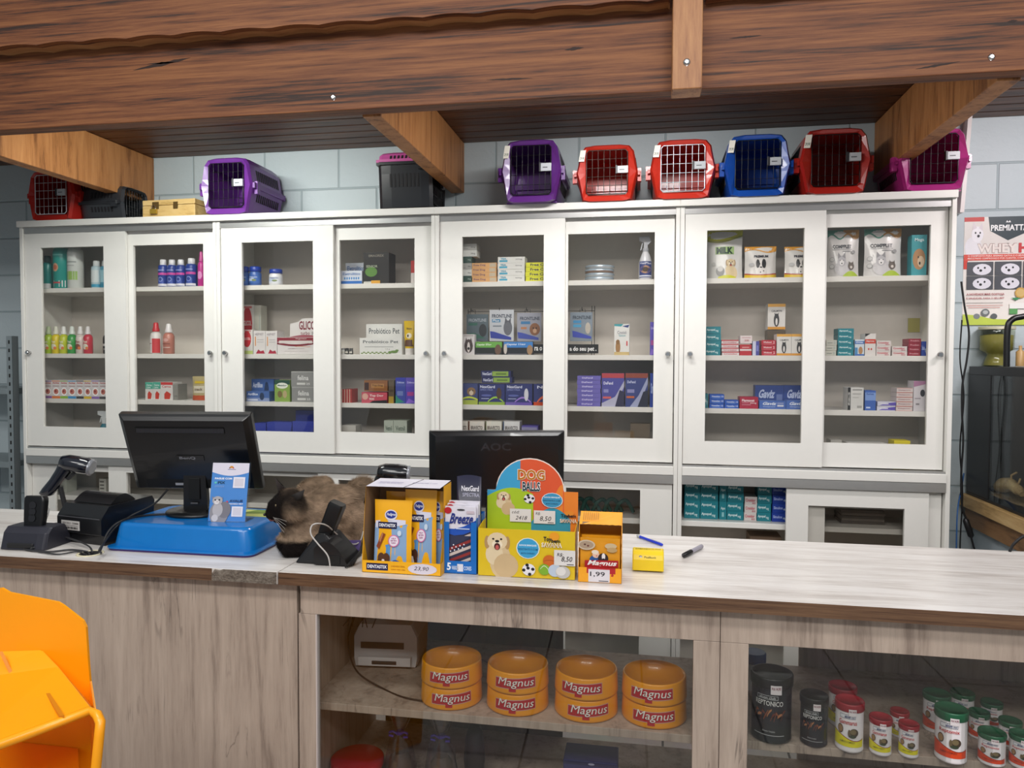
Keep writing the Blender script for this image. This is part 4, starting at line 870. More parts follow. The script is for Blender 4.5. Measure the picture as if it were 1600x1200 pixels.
# ------------------------------------------------------------------ cat
def blob(b, a, c, ra, rb, n=14):      # tapered capsule
    a = Vector(a); c = Vector(c); m = M('808080'); d = c-a; L = d.length
    if L < 1e-5: d = Vector((0, 0, 1)); L = 0
    t = d.normalized(); x = t.cross(Vector((.3, .5, .8))).normalized(); y = t.cross(x); rings = []
    for i in range(6): th = -pi/2+pi/2*i/5.; rings.append([a+t*ra*sin(th)+(x*cos(2*pi*k/n)+y*sin(2*pi*k/n))*max(ra*cos(th), .0004) for k in range(n)])
    for i in range(6): th = pi/2*i/5.; rings.append([c+t*rb*sin(th)+(x*cos(2*pi*k/n)+y*sin(2*pi*k/n))*max(rb*cos(th), .0004) for k in range(n)])
    b.loft(rings, m)
def make_cat():
    b = MB(); P = at
    hd = P(447, 792, 2.045); ch = P(468, 822, 2.09); nk = P(468, 792, 2.10)
    blob(b, P(470, 838, 2.10), P(500, 830, 2.17), .055, .065)            # chest
    blob(b, P(468, 812, 2.10), P(510, 800, 2.19), .060, .075)            # shoulders
    blob(b, P(505, 815, 2.19), P(552, 812, 2.31), .082, .080)            # trunk
    blob(b, P(515, 790, 2.22), P(552, 790, 2.32), .068, .066)            # back
    blob(b, P(556, 815, 2.27), P(563, 835, 2.26), .068, .055)            # near haunch
    blob(b, P(545, 850, 2.22), P(565, 850, 2.24), .028, .028)            # hind foot
    blob(b, P(500, 845, 2.13), P(535, 852, 2.17), .040, .032)            # elbow
    blob(b, (P(452, 855, 2.055).x, 2.05, T+.024), (P(486, 860, 2.075).x, 2.075, T+.024), .024, .025)   # tucked fore paw
    blob(b, (P(448, 850, 2.09).x, 2.10, T+.026), (P(480, 850, 2.11).x, 2.11, T+.026), .024, .026)      # other paw
    blob(b, P(450, 848, 2.075), P(470, 845, 2.09), .034, .042)
    blob(b, hd, P(462, 800, 2.08), .047, .056)                           # head into neck
    blob(b, P(452, 785, 2.05), P(455, 796, 2.03), .044, .042)            # cheeks
    blob(b, P(431, 792, 2.035), P(424, 803, 2.028), .026, .018)          # muzzle
    blob(b, P(436, 783, 2.038), P(422, 800, 2.028), .020, .010)          # nose bridge
    blob(b, P(432, 812, 2.03), P(440, 810, 2.035), .011, .016)           # chin
    # tail: up behind the rump, curled forward
    tp = curve_pts([P(562, 830, 2.37), P(574, 800, 2.37), P(571, 764, 2.33), P(561, 762, 2.31)], 14)
    for i in range(len(tp)-1): blob(b, tp[i], tp[i+1], .034, .034, 10)
    tp = curve_pts([P(478, 768, 2.27), P(490, 760, 2.28), P(506, 758, 2.30)], 8)
    for i in range(len(tp)-1): blob(b, tp[i], tp[i+1], .030, .032, 10)
    me0 = b.build('cat_tmp')
    q = me0.modifiers.new('r', 'REMESH'); q.mode = 'VOXEL'; q.voxel_size = .0045
    q = me0.modifiers.new('s', 'SMOOTH'); q.factor = .7; q.iterations = 5
    dg = bpy.context.evaluated_depsgraph_get(); me = bpy.data.meshes.new_from_object(me0.evaluated_get(dg))
    bpy.data.objects.remove(me0)
    r = thing('cat', 'siamese cat crouching on the counter, dark face turned left towards the tray', 'cat', (P(510, 850, 2.2).x, 2.2, T))
    org = r.location.copy()
    body = bpy.data.objects.new('cat_body', me); COL.objects.link(body); body.parent = r
    face = P(430, 797, 2.03); ear2 = P(463, 780, 2.03)
    # coat colours (markings of the breed)
    from mathutils import noise
    def sm(x, a, c): t = max(0, min(1, (x-a)/(c-a))); return t*t*(3-2*t)
    c_body = Vector(lin('a58d76')); c_back = Vector(lin('86715c')); c_light = Vector(lin('bca48c')); c_dark = Vector(lin('17110f')); c_tail = Vector(lin('8a6a44'))
    def coat(p):
        n = noise.noise(p*38)*.5+noise.noise(p*90)*.35
        c = c_body.lerp(c_back, sm(p.z, T+.12, T+.2)*.9)
        c = c.lerp(c_light, .55*sm(p.z, T+.15, T+.05)*sm(p.x, -.95, -1.05)+.22*n)
        fd = (p-face).length+n*.006
        c = c.lerp(c_dark, 1-sm(fd, .048, .092))
        c = c.lerp(c_dark, .9*(1-sm((p-ear2).length+n*.006, .026, .060)))
        c = c.lerp(c_dark, 1-sm(p.z-T+n*.004, .040, .055) if p.x < at(492, 850, 2.1).x and p.y < 2.14 else 0)
        if p.y > 2.325: c = c.lerp(c_tail, .8)
        return c*(.85+.6*n)
    at_ = me.color_attributes.new('coat', 'FLOAT_COLOR', 'POINT')
    vn = [v.normal.copy() for v in me.vertices]; vc = [v.co.copy() for v in me.vertices]
    for i, p in enumerate(vc): at_.data[i].color = tuple(max(0, x) for x in coat(p))+(1,)
    for v in me.vertices: v.co = v.co-org
    m, t, bs = nt('cat_coat'); a = t.nodes.new('ShaderNodeVertexColor'); a.layer_name = 'coat'
    t.links.new(a.outputs['Color'], bs.inputs['Base Color']); bs.inputs['Roughness'].default_value = .85; bs.inputs['Specular IOR Level'].default_value = .15
    me.materials.clear(); me.materials.append(m)
    me.polygons.foreach_set('use_smooth', [True]*len(me.polygons)); me.polygons.foreach_set('material_index', [0]*len(me.polygons))
    # fur: short blades growing out of the skin
    rg = random.Random(11); V = []; F = []; Cc = []
    polys = list(me.polygons); tot = sum(p.area for p in polys); N = 60000
    for p in polys:
        k = N*p.area/tot; k = int(k)+(rg.random() < k-int(k))
        ids = p.vertices
        for _ in range(k):
            w = [rg.random() for _ in ids]; s = sum(w); w = [x/s for x in w]
            co = sum((vc[i]*x for i, x in zip(ids, w)), Vector()); nn = sum((vn[i]*x for i, x in zip(ids, w)), Vector()).normalized()
            if co.z < T+.006: continue
            fl = Vector((.75, .45, -.55)); fl = (fl-nn*fl.dot(nn))
            fd = (co-face).length; ln = .0035 if fd < .05 else (.006 if fd < .075 else .010)
            if co.y > 2.325 or co.x > at(555, 800, 2.3).x and co.z > T+.14: ln = .017
            ln *= rg.uniform(.7, 1.3)
            d = (nn*(.55 if ln < .015 else 1.1)+fl*.9+Vector((rg.uniform(-.3, .3), rg.uniform(-.3, .3), rg.uniform(-.3, .3)))).normalized()
            sd = d.cross(nn).normalized()*.00055
            i0 = len(V); V += [co-sd-org, co+sd-org, co+d*ln-org]; F.append((i0, i0+1, i0+2)); c = coat(co)*rg.uniform(.75, 1.35); Cc += [c, c, c]
    fm = bpy.data.meshes.new('fur'); fm.from_pydata([tuple(v) for v in V], [], F)
    fa = fm.color_attributes.new('coat', 'FLOAT_COLOR', 'POINT')
    buf = []
    for c in Cc: buf += [max(0, c[0]), max(0, c[1]), max(0, c[2]), 1]
    fa.data.foreach_set('color', buf); fm.materials.append(m)
    fo = bpy.data.objects.new('fur', fm); COL.objects.link(fo); fo.parent = r; fo['kind'] = 'stuff'
    dk = M('18120f', .8); pinkish = M('241a17', .8)
    def ear(p0, p1, tip, back, nm):       # base points, tip
        b = MB(); pts = [Vector(x)-org for x in (p0, p1, tip)]; bk = Vector(back)
        ctr = (pts[0]+pts[1])/2
        b.add([pts[0], pts[1], pts[2], ctr+bk, ctr+bk*.3+(pts[2]-ctr)*.3], [(0, 2, 3), (3, 2, 1), (0, 3, 1)], dk, True)
        b.add([pts[0]*.9+ctr*.1, pts[1]*.9+ctr*.1, pts[2]*.96+ctr*.04, ctr+bk*.5], [(0, 3, 2), (3, 1, 2)], pinkish, True)
        b.build(nm, r, solid=.0012, sub=0)
    ear(P(437, 778, 2.06), P(453, 772, 2.075), P(429, 745, 2.075), (.012, .02, .004), 'ear')
    ear(P(450, 776, 2.02), P(470, 788, 2.035), P(476, 757+8, 2.02), (.012, -.014, .0), 'ear')
    b = MB(); e = P(431, 790, 2.004)-org; b.lathe([(.0005, -.0045), (.003, -.0035), (.0045, 0), (.003, .0035), (.0005, .0045)], M('5a4a20', .1, coat=1), tuple(e), 12); b.lathe([(.0005, -.004), (.0012, 0), (.0005, .004)], BLACK, (e.x-.001, e.y-.0042, e.z), 8); b.build('eye', r)
    b = MB(); e = P(414, 804, 2.02)-org; rock(b, tuple(e), (.0055, .007, .0045), M('120d0c', .3), 2, 6); b.build('nose', r)
    b = MB(); e = P(428, 814, 2.014)-org; b.tube([e+Vector((-.018, .004, .004)), e+Vector((-.008, -.003, .001)), e+Vector((.004, -.006, .003))], [.002, .0025, .0015], M('5c2f2c', .5), 8); b.build('mouth', r)
    b = MB(); wk = M('d8d0c8', .4)
    for k in range(4):
        s = P(427+1.2*k, 808+.5*k, 2.008)-org; b.tube(curve_pts([s, s+Vector((.018, -.012, -.014+.005*k)), s+Vector((.044, -.018, -.040+.012*k))], 8), [.0006]+[.00045]*20 if False else .0003, wk, 4)
    b.build('whiskers', r)
    return r
make_cat()

# ------------------------------------------------------------------ display boxes on the counter
KRAFT = M('8a6c4c', .8); YB = 'f2b01a'
def frame(o, w, h, y): return front(o[0], o[1], w, h, y)
# chew box
q = on(566, 894, T); q2 = on(690, 899, T); w = q2.x-q.x; H = at(581, 760, q.y).z-T; D = .115
r = thing('display_box', 'open yellow cardboard display box of dog chew bags, marked 23,90', 'display box', (q.x, q.y+.002, T), .0)
b = MB(); Y_ = M(YB, .45)
b.hexa([(0, 0, 0), (w, 0, 0), (w, D, 0), (0, D, 0)], [(0, 0, .001), (w, 0, .001), (w, D, .001), (0, D, .001)], KRAFT)
b.box(0, w, 0, .0015, 0, .034, Y_)                                              # front lip
b.add([(0, 0, 0), (0, D, 0), (.012, D, H), (.012, .0, H), (0, 0, .036)], [(0, 1, 2, 3, 4)], KRAFT)
b.add([(-.0012, 0, 0), (-.0012, D, 0), (.0108, D, H), (.0108, .0, H), (-.0012, 0, .036)], [(4, 3, 2, 1, 0)], Y_)
b.add([(w, 0, 0), (w, D, 0), (w-.002, D, H), (w-.002, .035, H), (w, .02, .036), (w, 0, .034)], [(5, 4, 3, 2, 1, 0)], KRAFT)
b.add([(w+.001, 0, 0), (w+.001, D, 0), (w-.001, D, H), (w-.001, .035, H), (w+.001, .02, .036), (w+.001, 0, .034)], [(0, 1, 2, 3, 4, 5)], Y_)
b.box(0, w, D-.0015, D, 0, H, KRAFT)
b.add([(.011, 0, H), (w-.002, 0, H), (w-.002, D, H+.004), (.011, D, H+.004)], [(0, 1, 2, 3)], M('d4d0da', .5))
b.add([(.12, 0, H+.0005), (.123, 0, H+.0005), (.145, D, H+.0045), (.142, D, H+.0045)], [(0, 1, 2, 3)], M('2a2420', .6))
b.decor(lambda u, v, off: Vector((.03+u*.17, .02+v*.07, H+.0012+off+.003*v)), [('t', 'PEDIGREE DENTASTIX', .0, .5, .42, .62, '6a5a9a'), ('t', 'manter em local seco', .0, .3, .42, .4, '8a84a8'), ('t', 'DENTASTIX 7 unid', .58, .5, 1, .62, '8a84a8')])
b.decor(frame((0, 0), w, .034, 0), [('r', .05, .22, .33, .80, '1c1c44'), ('t', 'DENTASTIX', .065, .38, .315, .66, 'e8e8f0', 0, .03), ('t', 'CUIDADO ORAL', .37, .55, .55, .68, 'b06a10'), ('t', 'DIÁRIO PARA CÃES', .37, .30, .55, .42, 'b06a10'), ('e', .77, .5, .185, .44, 'd8d0dc'), ('t', '23,90', .66, .34, .84, .70, '2c2430', .1, .0)])
b.build('printed_carton', r)
chew = r
# soft bags inside the chew box
def pouch(name, label, cat, loc, w, h, d, base, dec, rz=0, tilt=0, group=None, top='', wob=.03, seed=1, rough=.28):
    r = thing(name, label, cat, loc, rz, group); g = random.Random(seed); ph1 = g.uniform(0, 6)
    def fn(u, v, off):
        k = sin(pi*min(max(u, 0), 1)); z = v*h
        bulge = d*.5*(k**.7 if k > 0 else 0)*max(0., (1-v)**.55)*1.0
        ww = 1-.04*sin(pi*v)
        y = -bulge-off-wob*d*sin(u*11+ph1+v*5)*v*(1-v)*2+tilt*z
        return Vector(((u-.5)*w*ww, y, z))
    def bk(u, v):
        p = fn(u, v, 0); q = tilt*p.z; return Vector((p.x, 2*q-p.y, p.z))
    b = MB(); n = 12; m = M(base, rough, coat=.3)
    vs = [fn(i/n, j/n, 0) for j in range(n+1) for i in range(n+1)]; F = [(j*(n+1)+i, j*(n+1)+i+1, (j+1)*(n+1)+i+1, (j+1)*(n+1)+i) for j in range(n) for i in range(n)]
    b.add(vs, F, m, True); b.add([bk(i/n, j/n) for j in range(n+1) for i in range(n+1)], [tuple(reversed(f)) for f in F], m, True)
    b.add([fn(i/n, 0, 0) for i in range(n+1)]+[bk(i/n, 0) for i in range(n+1)], [(i, n+1+i, n+2+i, i+1) for i in range(n)], m)
    b.decor(fn, dec, True, .0008, .00022, .3); b.build('printed_film', r)
    return r
def chewdec(full=True, dogc='5a3a28'):
    L = [('b', [(.0, 0, .66), (.05, 0, .70), (.5, .0, .71), (.9, .0, .66), (1, 0, .6)], '88a8cc'), ('b', [(.0, 0, .30), (.4, 0, .38), (1, 0, .45)], '5a94cc'), ('b', [(.88, 0, .62), (.94, 0, .7), (1, 0, .7)], YB),
         ('b', [(.02, .60, .70), (.5, .62, .73), (.85, .66, .72)], 'd8d8e8'), ('e', .45, .79, .17, .075, 'dcd8e0'), ('e', .45, .795, .14, .055, '24348c'), ('t', 'Pedigree', .33, .77, .57, .82, 'e6e6f0', .1, .02),
         ('r', .10, .60, .62, .69, '181c48'), ('t', 'DENTASTIX', .13, .622, .59, .668, 'f0f0f4', 0, .03), ('p', [(.06, .34), (.22, .54), (.32, .52), (.14, .30)], '8a4428'), ('p', [(.14, .42), (.22, .54), (.26, .53), (.18, .40)], 'b87850'),
         ('e', .55, .43, .15, .085, 'd070a0'), ('e', .55, .43, .125, .072, 'e8dce8'), ('t', 'HELP', .49, .455, .61, .475, 'a05080'), ('t', 'KEEP TEETH', .47, .425, .63, .445, 'a05080'), ('t', 'CLEAN', .49, .395, .61, .415, 'a05080'), ('e', .70, .54, .055, .04, 'c8d8e8'),
         ('e', .22, .19, .10, .07, dogc), ('e', .36, .19, .10, .07, dogc), ('e', .28, .12, .17, .12, dogc), ('b', [(.2, .0, .05), (.25, 0, .17), (.31, 0, .17), (.38, 0, .05)], 'e8e0dc'), ('e', .28, .055, .05, .03, '141010'), ('e', .21, .14, .018, .013, '141010'), ('e', .35, .14, .018, .013, '141010')]
    if full: L += [('e', .62, .08, .15, .09, '1c58a8'), ('t', '7', .57, .03, .67, .12, 'e8f0f8', .1, .03)]
    return L
X0 = chew.location.x; Yf = chew.location.y
def inb(px, yt, Y): a = at(px, yt, Y); return a
a = at(582, 782, Yf+.02); c = at(638, 782, Yf+.02)
CG = 'dog chew bags in the yellow display box'
pouch('chew_bag', 'yellow and blue chew bag at the front left of the yellow display box', 'bag', ((a.x+c.x)/2+.004, Yf+.026, T+.0015), (c.x-a.x)+.006, a.z-T-.001, .022, YB, chewdec(), 0, .06, CG, seed=3)
a = at(630, 766, Yf+.055); c = at(680, 766, Yf+.055)
pouch('chew_bag', 'tall chew bag in the middle of the yellow display box, brown dog', 'bag', ((a.x+c.x)/2+.002, Yf+.058, T+.0015), (c.x-a.x), a.z-T-.001, .022, YB, chewdec(False, '4a2c20'), 0, .05, CG, seed=4)
a = at(668, 768, Yf+.078); c = at(702, 768, Yf+.078)
pouch('chew_bag', 'chew bag at the right side of the yellow display box, half hidden', 'bag', ((a.x+c.x)/2-.002, Yf+.083, T+.0015), (c.x-a.x)-.006, a.z-T-.001, .016, YB, chewdec(False), 0, .02, CG, seed=5)
a = at(608, 768, Yf+.09); c = at(652, 768, Yf+.09)
pouch('chew_bag', 'chew bag standing at the back of the yellow display box', 'bag', ((a.x+c.x)/2-.01, Yf+.09, T+.0015), (c.x-a.x), a.z-T-.001, .014, YB, chewdec(False), 0, .02, CG, seed=6)
# sachet box
q = on(693, 895, T); q2 = on(745, 897, T); w = q2.x-q.x; H = at(720, 792, q.y+.01).z-T; H2 = at(693, 815, q.y).z-T
r = thing('display_box', 'narrow blue display box of flag-printed sachets', 'display box', (q.x, q.y, T), .0)
B_ = M('0f66b8', .4); b = MB(); D = .11
b.box(0, w, 0, .0012, 0, .035, B_); b.box(0, .016, 0, .0012, .035, H2, B_); b.box(w-.016, w, 0, .0012, .035, H2, B_); b.box(0, .0012, .0012, D, 0, H2+.01, B_); b.box(w-.0012, w, .0012, D, 0, H2+.01, B_); b.box(0, w, D-.0012, D, 0, H2+.01, B_); b.box(0, w, 0, D, -.0002, .001, B_)
b.decor(frame((0, 0), w, .035, 0), [('t', '5', .10, .25, .22, .85, 'e8f0fa', .1, .03), ('t', 'VARIADAS', .25, .3, .45, .62, 'd8e4f4'), ('r', .42, .18, .60, .78, 'd8d8e4'), ('t', 'CORES', .62, .3, .85, .62, 'd8e4f4')])
b.build('printed_carton', r)
sw = w-.006
def sach(i, dx, dz, lab):
    r = thing('sachet', lab, 'sachet', (q.x+w/2+dx, q.y+.006+.011*i, T+.0015+dz), 0, 'sachets in the narrow blue display box')
    b = MB(); b.box(-sw/2, sw/2, 0, .006, 0, H, M('dcd8e2', .3, coat=.3))
    L = [('r', 0, 0, 1, .66, '2a2c44'), ('b', [(0, .60, .66), (.3, .56, .66), (.6, .58, .70), (1, .66, .80)], '1c50b0')]
    for k in range(5):
        L.append(('p', [(.10, .05+.09*k), (.85, .20+.09*k), (.85, .245+.09*k), (.10, .095+.09*k)], 'c8b8b0' if k % 2 == 0 else '8a2c2c'))
    L.append(('p', [(.08, .36), (.6, .48), (.86, .56), (.08, .56)], '30344e')) 
    for k in range(9): L.append(('e', .18+.13*(k % 4)+.05*(k//4), .32+.05*(k//4)+.02*(k % 4), .022, .012, 'e0e0ea'))
    L += [('t', 'Breeze', .14, .74, .88, .90, '20307c', .12, .03), ('r', .36, .66, .80, .675, 'c8d4ec'), ('e', .10, .94, .12, .05, 'b01c28'), ('e', .52, .955, .13, .012, '2a2a30'), ('r', .70, .90, .95, .94, 'c8b8c0'), ('e', .06, .69, .06, .035, 'c03040')]
    b.decor(front(-sw/2, 0, sw, H, 0), L); b.build('printed_sachet', r)
sach(0, 0, 0, 'front sachet with stars and stripes in the narrow blue box')
sach(1, .004, .006, 'second sachet just behind the front one in the narrow blue box')
sach(2, .006, .012, 'third sachet at the back of the narrow blue box')
a = at(714, 745, q.y+.05); c = at(752, 748, q.y+.05)
r = thing('brochure_holder', 'dark navy printed leaflet sticking up behind the sachets', 'leaflet', (a.x, q.y+.05, T+.0015)); ww = c.x-a.x; hh = a.z-T
b = MB(); b.loft([[(ww*i/8, .006*sin(pi*i/8)+y, z+(.004*sin(pi*i/8) if z > .1 else 0)) for i in range(9)] for y, z in ((0, 0), (0, hh))], M('1c1c34', .35), False, False, True, closed=False)
b.decor(lambda u, v, off: Vector((u*ww, .006*sin(pi*u)-off-.0006, v*hh)), [('t', 'NexGard', .18, .84, .9, .90, 'e8e8f0', 0, .02), ('t', 'SPECTRA', .22, .78, .92, .82, 'b8b8cc', 0, .01)], True); b.build('printed_sheet', r, solid=.001)

# dog ball box
q = on(747, 899, T); q2 = on(898, 907, T); w = q2.x-q.x; rz = math.atan2(q2.y-q.y, w)
h1 = at(747, 825, q.y).z-T; D = .10; sc_ = (q.y+D)/q.y; h2 = at(770, 765, q.y+D).z-T; h3 = at(835, 718, q.y+D).z-T
r = thing('display_box', 'colourful display box for dog balls with a puppy and round header', 'display box', (q.x, q.y+.001, T), rz)
YY = M('d9b81a', .4); b = MB()
b.box(0, w, 0, .0012, 0, h1, YY); b.box(0, w, 0, D, 0, .001, KRAFT)
for x in (0, w-.0012):
    b.add([(x, .0012, 0), (x, D, 0), (x, D, h1*1.05), (x, D*.6, h1*1.05), (x, .0012, h1), (x+.0012, .0012, 0), (x+.0012, D, 0), (x+.0012, D, h1*1.05), (x+.0012, D*.6, h1*1.05), (x+.0012, .0012, h1)], [(4, 3, 2, 1, 0), (5, 6, 7, 8, 9), (3, 4, 9, 8), (2, 3, 8, 7)], YY)
def pupp(cu, cv, s, k): return [('e', cu+.03, cv-.42*s, .12*s, .42*s, 'cfb68e'), ('e', cu-.03, cv-.30*s, .10*s, .25*s, 'dcc8a4'), ('e', cu+.10*s, cv-.55*s, .14*s, .28*s, 'c8ac82'), ('e', cu-.115*s, cv-.03*s, .03*s, .15*s, 'b08c5c'), ('e', cu+.115*s, cv-.03*s, .03*s, .15*s, 'b08c5c'), ('e', cu, cv, .115*s, .20*s, 'dcc6a0'),
    ('e', cu, cv-.07*s, .06*s, .09*s, 'ecdcc0'), ('e', cu-.045*s, cv+.05*s, .013*s, .022*s, '1c1410'), ('e', cu+.045*s, cv+.05*s, .013*s, .022*s, '1c1410'), ('e', cu, cv, .024*s, .030*s, '1c1410'), ('e', cu, cv-.12*s, .035*s, .08*s, '4a1c18'), ('e', cu, cv-.14*s, .02*s, .055*s, 'c05a54')]
def soccer(cu, cv, ru, rv): return [('e', cu, cv, ru, rv, 'e4e0e4')]+[('e', cu+ru*dx, cv+rv*dy, ru*.26, rv*.26, '14141a') for dx, dy in ((-.1, .25), (.62, .1), (-.75, -.1), (.15, -.75), (-.25, .9*.85))]
ak = w/h1
L = pupp(.20, .74, .92, 1)+[('e', .52, .62, .122, .22, 'e8e4d0'), ('e', .52, .62, .112, .205, '3a9ac8'), ('t', 'NOVOS BRINQUES', .43, .66, .61, .70, 'eef4fa', 0, .02), ('t', 'RESISTENTE E COM', .42, .58, .62, .62, '14507a', 0, .01), ('t', 'MUITA DIVERSÃO', .45, .50, .59, .54, '14507a', 0, .01),
     ('e', .79, .89, .05, .09, 'e89a20'), ('t', 'Toy', .68, .76, .76, .88, '1a1a20', 0, .03), ('t', 'bem', .76, .76, .85, .84, '1a1a20', 0, .03), ('t', 'SAVANA', .66, .66, .87, .76, 'f0e8d8', 0, .05), ('t', 'SAVANA', .67, .665, .86, .75, 'b08838', 0, .0)]
L += [('e', .74, .38, .065, .125, 'c8641c'), ('b', [(.68+.12*i/6, .365+.03*sin(pi*i/6), .372+.03*sin(pi*i/6)) for i in range(7)], '7a3810')]+soccer(.53, .18, .068, .125)+[('e', .69, .20, .060, .115, '7aa82a'), ('b', [(.65+.08*i/6, .20+.07*sin(pi*i/6), .215+.07*sin(pi*i/6)) for i in range(7)], 'dce4c8'), ('e', .80, .19, .07, .13, 'b8c4d4'), ('e', .88, .16, .075, .13, 'bcb8b4'), ('e', .86, .18, .05, .09, 'd8d4d0'),
     ('r', .79, .30, 1.005, .62, 'd8d4d0'), ('t', 'R$:', .82, .48, .88, .56, '20181c', .1, .01), ('t', '8,50', .86, .37, .97, .49, '20181c', .1, .01), ('r', .92, .32, .99, .335, '20181c')]
b.decor(front(0, 0, w, h1, 0), L)
# header back panel
N = 16; hw = w*.36; cx = w*.485; rb = [(w*.02, .0), (w*1.0, 0), (w*1.0, h2*.985), (w*.86, h2*1.0)]
arc = [(cx+hw*cos(pi*i/N), h2+(h3-h2)*sin(pi*i/N)) for i in range(N+1)]
poly = [(w*.02, 0), (w, 0), (w, h2)]+arc+[(w*.02, h2)]
b.prism(poly, D, D+.0015, M('e2802a', .4))
b.prism([(cx+(hw+.003)*cos(pi*i/N), h2+(h3-h2+.003)*sin(pi*i/N)) for i in range(N+1)], D+.0016, D+.0026, M('e0d8d0', .5))
zv = at(770, 832, q.y+D).z-T; fr_ = front(0, zv, w, h2-zv, D); top = (h3-zv)/(h2-zv)
def arcz(u): t = (u*w-cx)/hw; return 1+(top-1)*sqrt(max(0, 1-t*t)) if abs(t) < 1 else 1
L = [('b', [(u/20, 0, arcz(u/20)) for u in range(5, 18)], 'd8542c'), ('b', [(.66+.17*i/8, 0, arcz(.66+.17*i/8)) for i in range(9)], 'd8542c'), ('b', [(.75+.09*i/8, 0, arcz(.75+.09*i/8)*(.6+.4*i/8)) for i in range(9)], 'e2802a'), ('b', [(.02+.36*i/12, .3, arcz(.02+.36*i/12)) for i in range(13)], '3a9cc8'),
     ('b', [(.02+.50*i/12, 0, 1.0*(.76+.30*sin(pi*(.1+.72*i/12)))) for i in range(13)], 'a4c022'), ('b', [(.5+.42*i/12, 0, .62*sin(pi*(.15+.65*i/12))) for i in range(13)], '2f8fa8')]
L += pupp(.20, .86, .52, 1)+[('t', 'DOG', .35, 1.24, .65, 1.50, 'f4ecd8', 0, .07), ('t', 'DOG', .355, 1.245, .645, 1.49, 'b8701c', 0, .03), ('t', 'BALLS', .40, .99, .60, 1.22, 'f0f0ee', 0, .08), ('t', 'BALLS', .405, .995, .595, 1.21, '14303c', 0, .03)]
L += soccer(.48, .82, .06, .105)+[('e', .725, .80, .115, .175, 'd8dce0'), ('e', .725, .80, .107, .163, '3a8fb8'), ('t', 'NOVOS BRINQUES', .64, .85, .81, .885, 'eef4fa', 0, .02), ('t', 'RESISTENTE E COM', .63, .78, .81, .81, '14405a', 0, .01), ('t', 'MUITA DIVERSÃO', .66, .71, .79, .74, '14405a', 0, .01),
     ('r', .27, .28, .50, .58, 'dcd8d4'), ('t', 'cód:', .29, .47, .37, .54, '20181c', .1, .0), ('t', '2418', .33, .33, .45, .42, '20181c', .1, .0), ('r', .53, .26, .76, .56, 'dcd8d4'), ('t', 'R$:', .55, .45, .60, .52, '20181c', .1, .0), ('t', '8,50', .59, .31, .71, .43, '20181c', .1, .0), ('r', .68, .28, .745, .295, '20181c'),
     ('e', .91, .52, .05, .06, 'e0882a'), ('t', 'Toybem', .82, .40, .98, .50, '1a1a20', 0, .03), ('t', 'SAVANA', .81, .30, .99, .39, 'f0e8d8', 0, .04), ('t', 'SAVANA', .82, .305, .98, .385, '9a5a20', 0, .0)]
b.decor(fr_, L); b.build('printed_carton', r)
# wet food box
q = on(903, 909, T); q2 = on(971, 912, T); w = (q2-q).length; H = at(915, 830, q.y).z-T
Hb = at(915, 798, q.y+.10).z-T
r = thing('display_box', 'small orange display box of pet food pouches marked 1,99', 'display box', (q.x, q.y+.001, T), math.atan2(q2.y-q.y, q2.x-q.x)-.03)
b = MB(); OR = M('eca01c', .4); D = .095; hf = .040; g = random.Random(5)
b.box(0, w, 0, .0012, 0, hf, OR); b.box(0, w, 0, D, 0, .001, KRAFT); b.box(0, w, D-.0012, D, 0, Hb, OR)
for x in (0, w-.0012):
    pr = [(0, 0), (D, 0), (D, Hb), (.03, H+.012), (.022, H)]+[(.010+.006*(k % 2)+g.uniform(0, .002), H-(H-hf)*(k+1)/9) for k in range(8)]+[(0, hf)]
    n = len(pr); b.add([(x, y, z) for y, z in pr]+[(x+.0012, y, z) for y, z in pr], [tuple(range(n-1, -1, -1)), tuple(range(n, 2*n))]+[(k, (k+1) % n, n+(k+1) % n, n+k) for k in range(n)], OR)
n = 14; jag = [(.0015+(w-.003)*k/n, .028+.004*(k % 2)+g.uniform(0, .002), H+.012) for k in range(n+1)]
b.add(jag+[(w-.0015, D, Hb), (.0015, D, Hb)], [tuple(range(n+1))+(n+1, n+2)], OR)
b.add([(x, y, z-.0012) for x, y, z in jag]+[(w-.0015, D, Hb-.0012), (.0015, D, Hb-.0012)], [tuple(reversed(tuple(range(n+1))+(n+1, n+2)))], KRAFT)
b.decor(lambda u, v, off: Vector((w*(.08+.5*u), .036+(D-.04)*v, H+.012+(Hb-H-.012)*(.008+(.036+(D-.04)*v-.03))/(D-.03)+.0012+off)), [('r', .1*k, .15, .1*k+.03, .85, 'a8741c') for k in range(8)])
b.decor(front(0, 0, w, hf, 0), [('r', .2, .62, .86, 1.02, 'b01c24'), ('t', 's', .76, .45, .82, .72, 'b01c24', 0, .04), ('r', .24, .04, .73, .90, 'd8d2d6'), ('t', '1,99', .28, .38, .62, .74, '201c20', 0, .01), ('r', .48, .10, .70, .15, '201c20')])
b.build('printed_carton', r)
bx = r
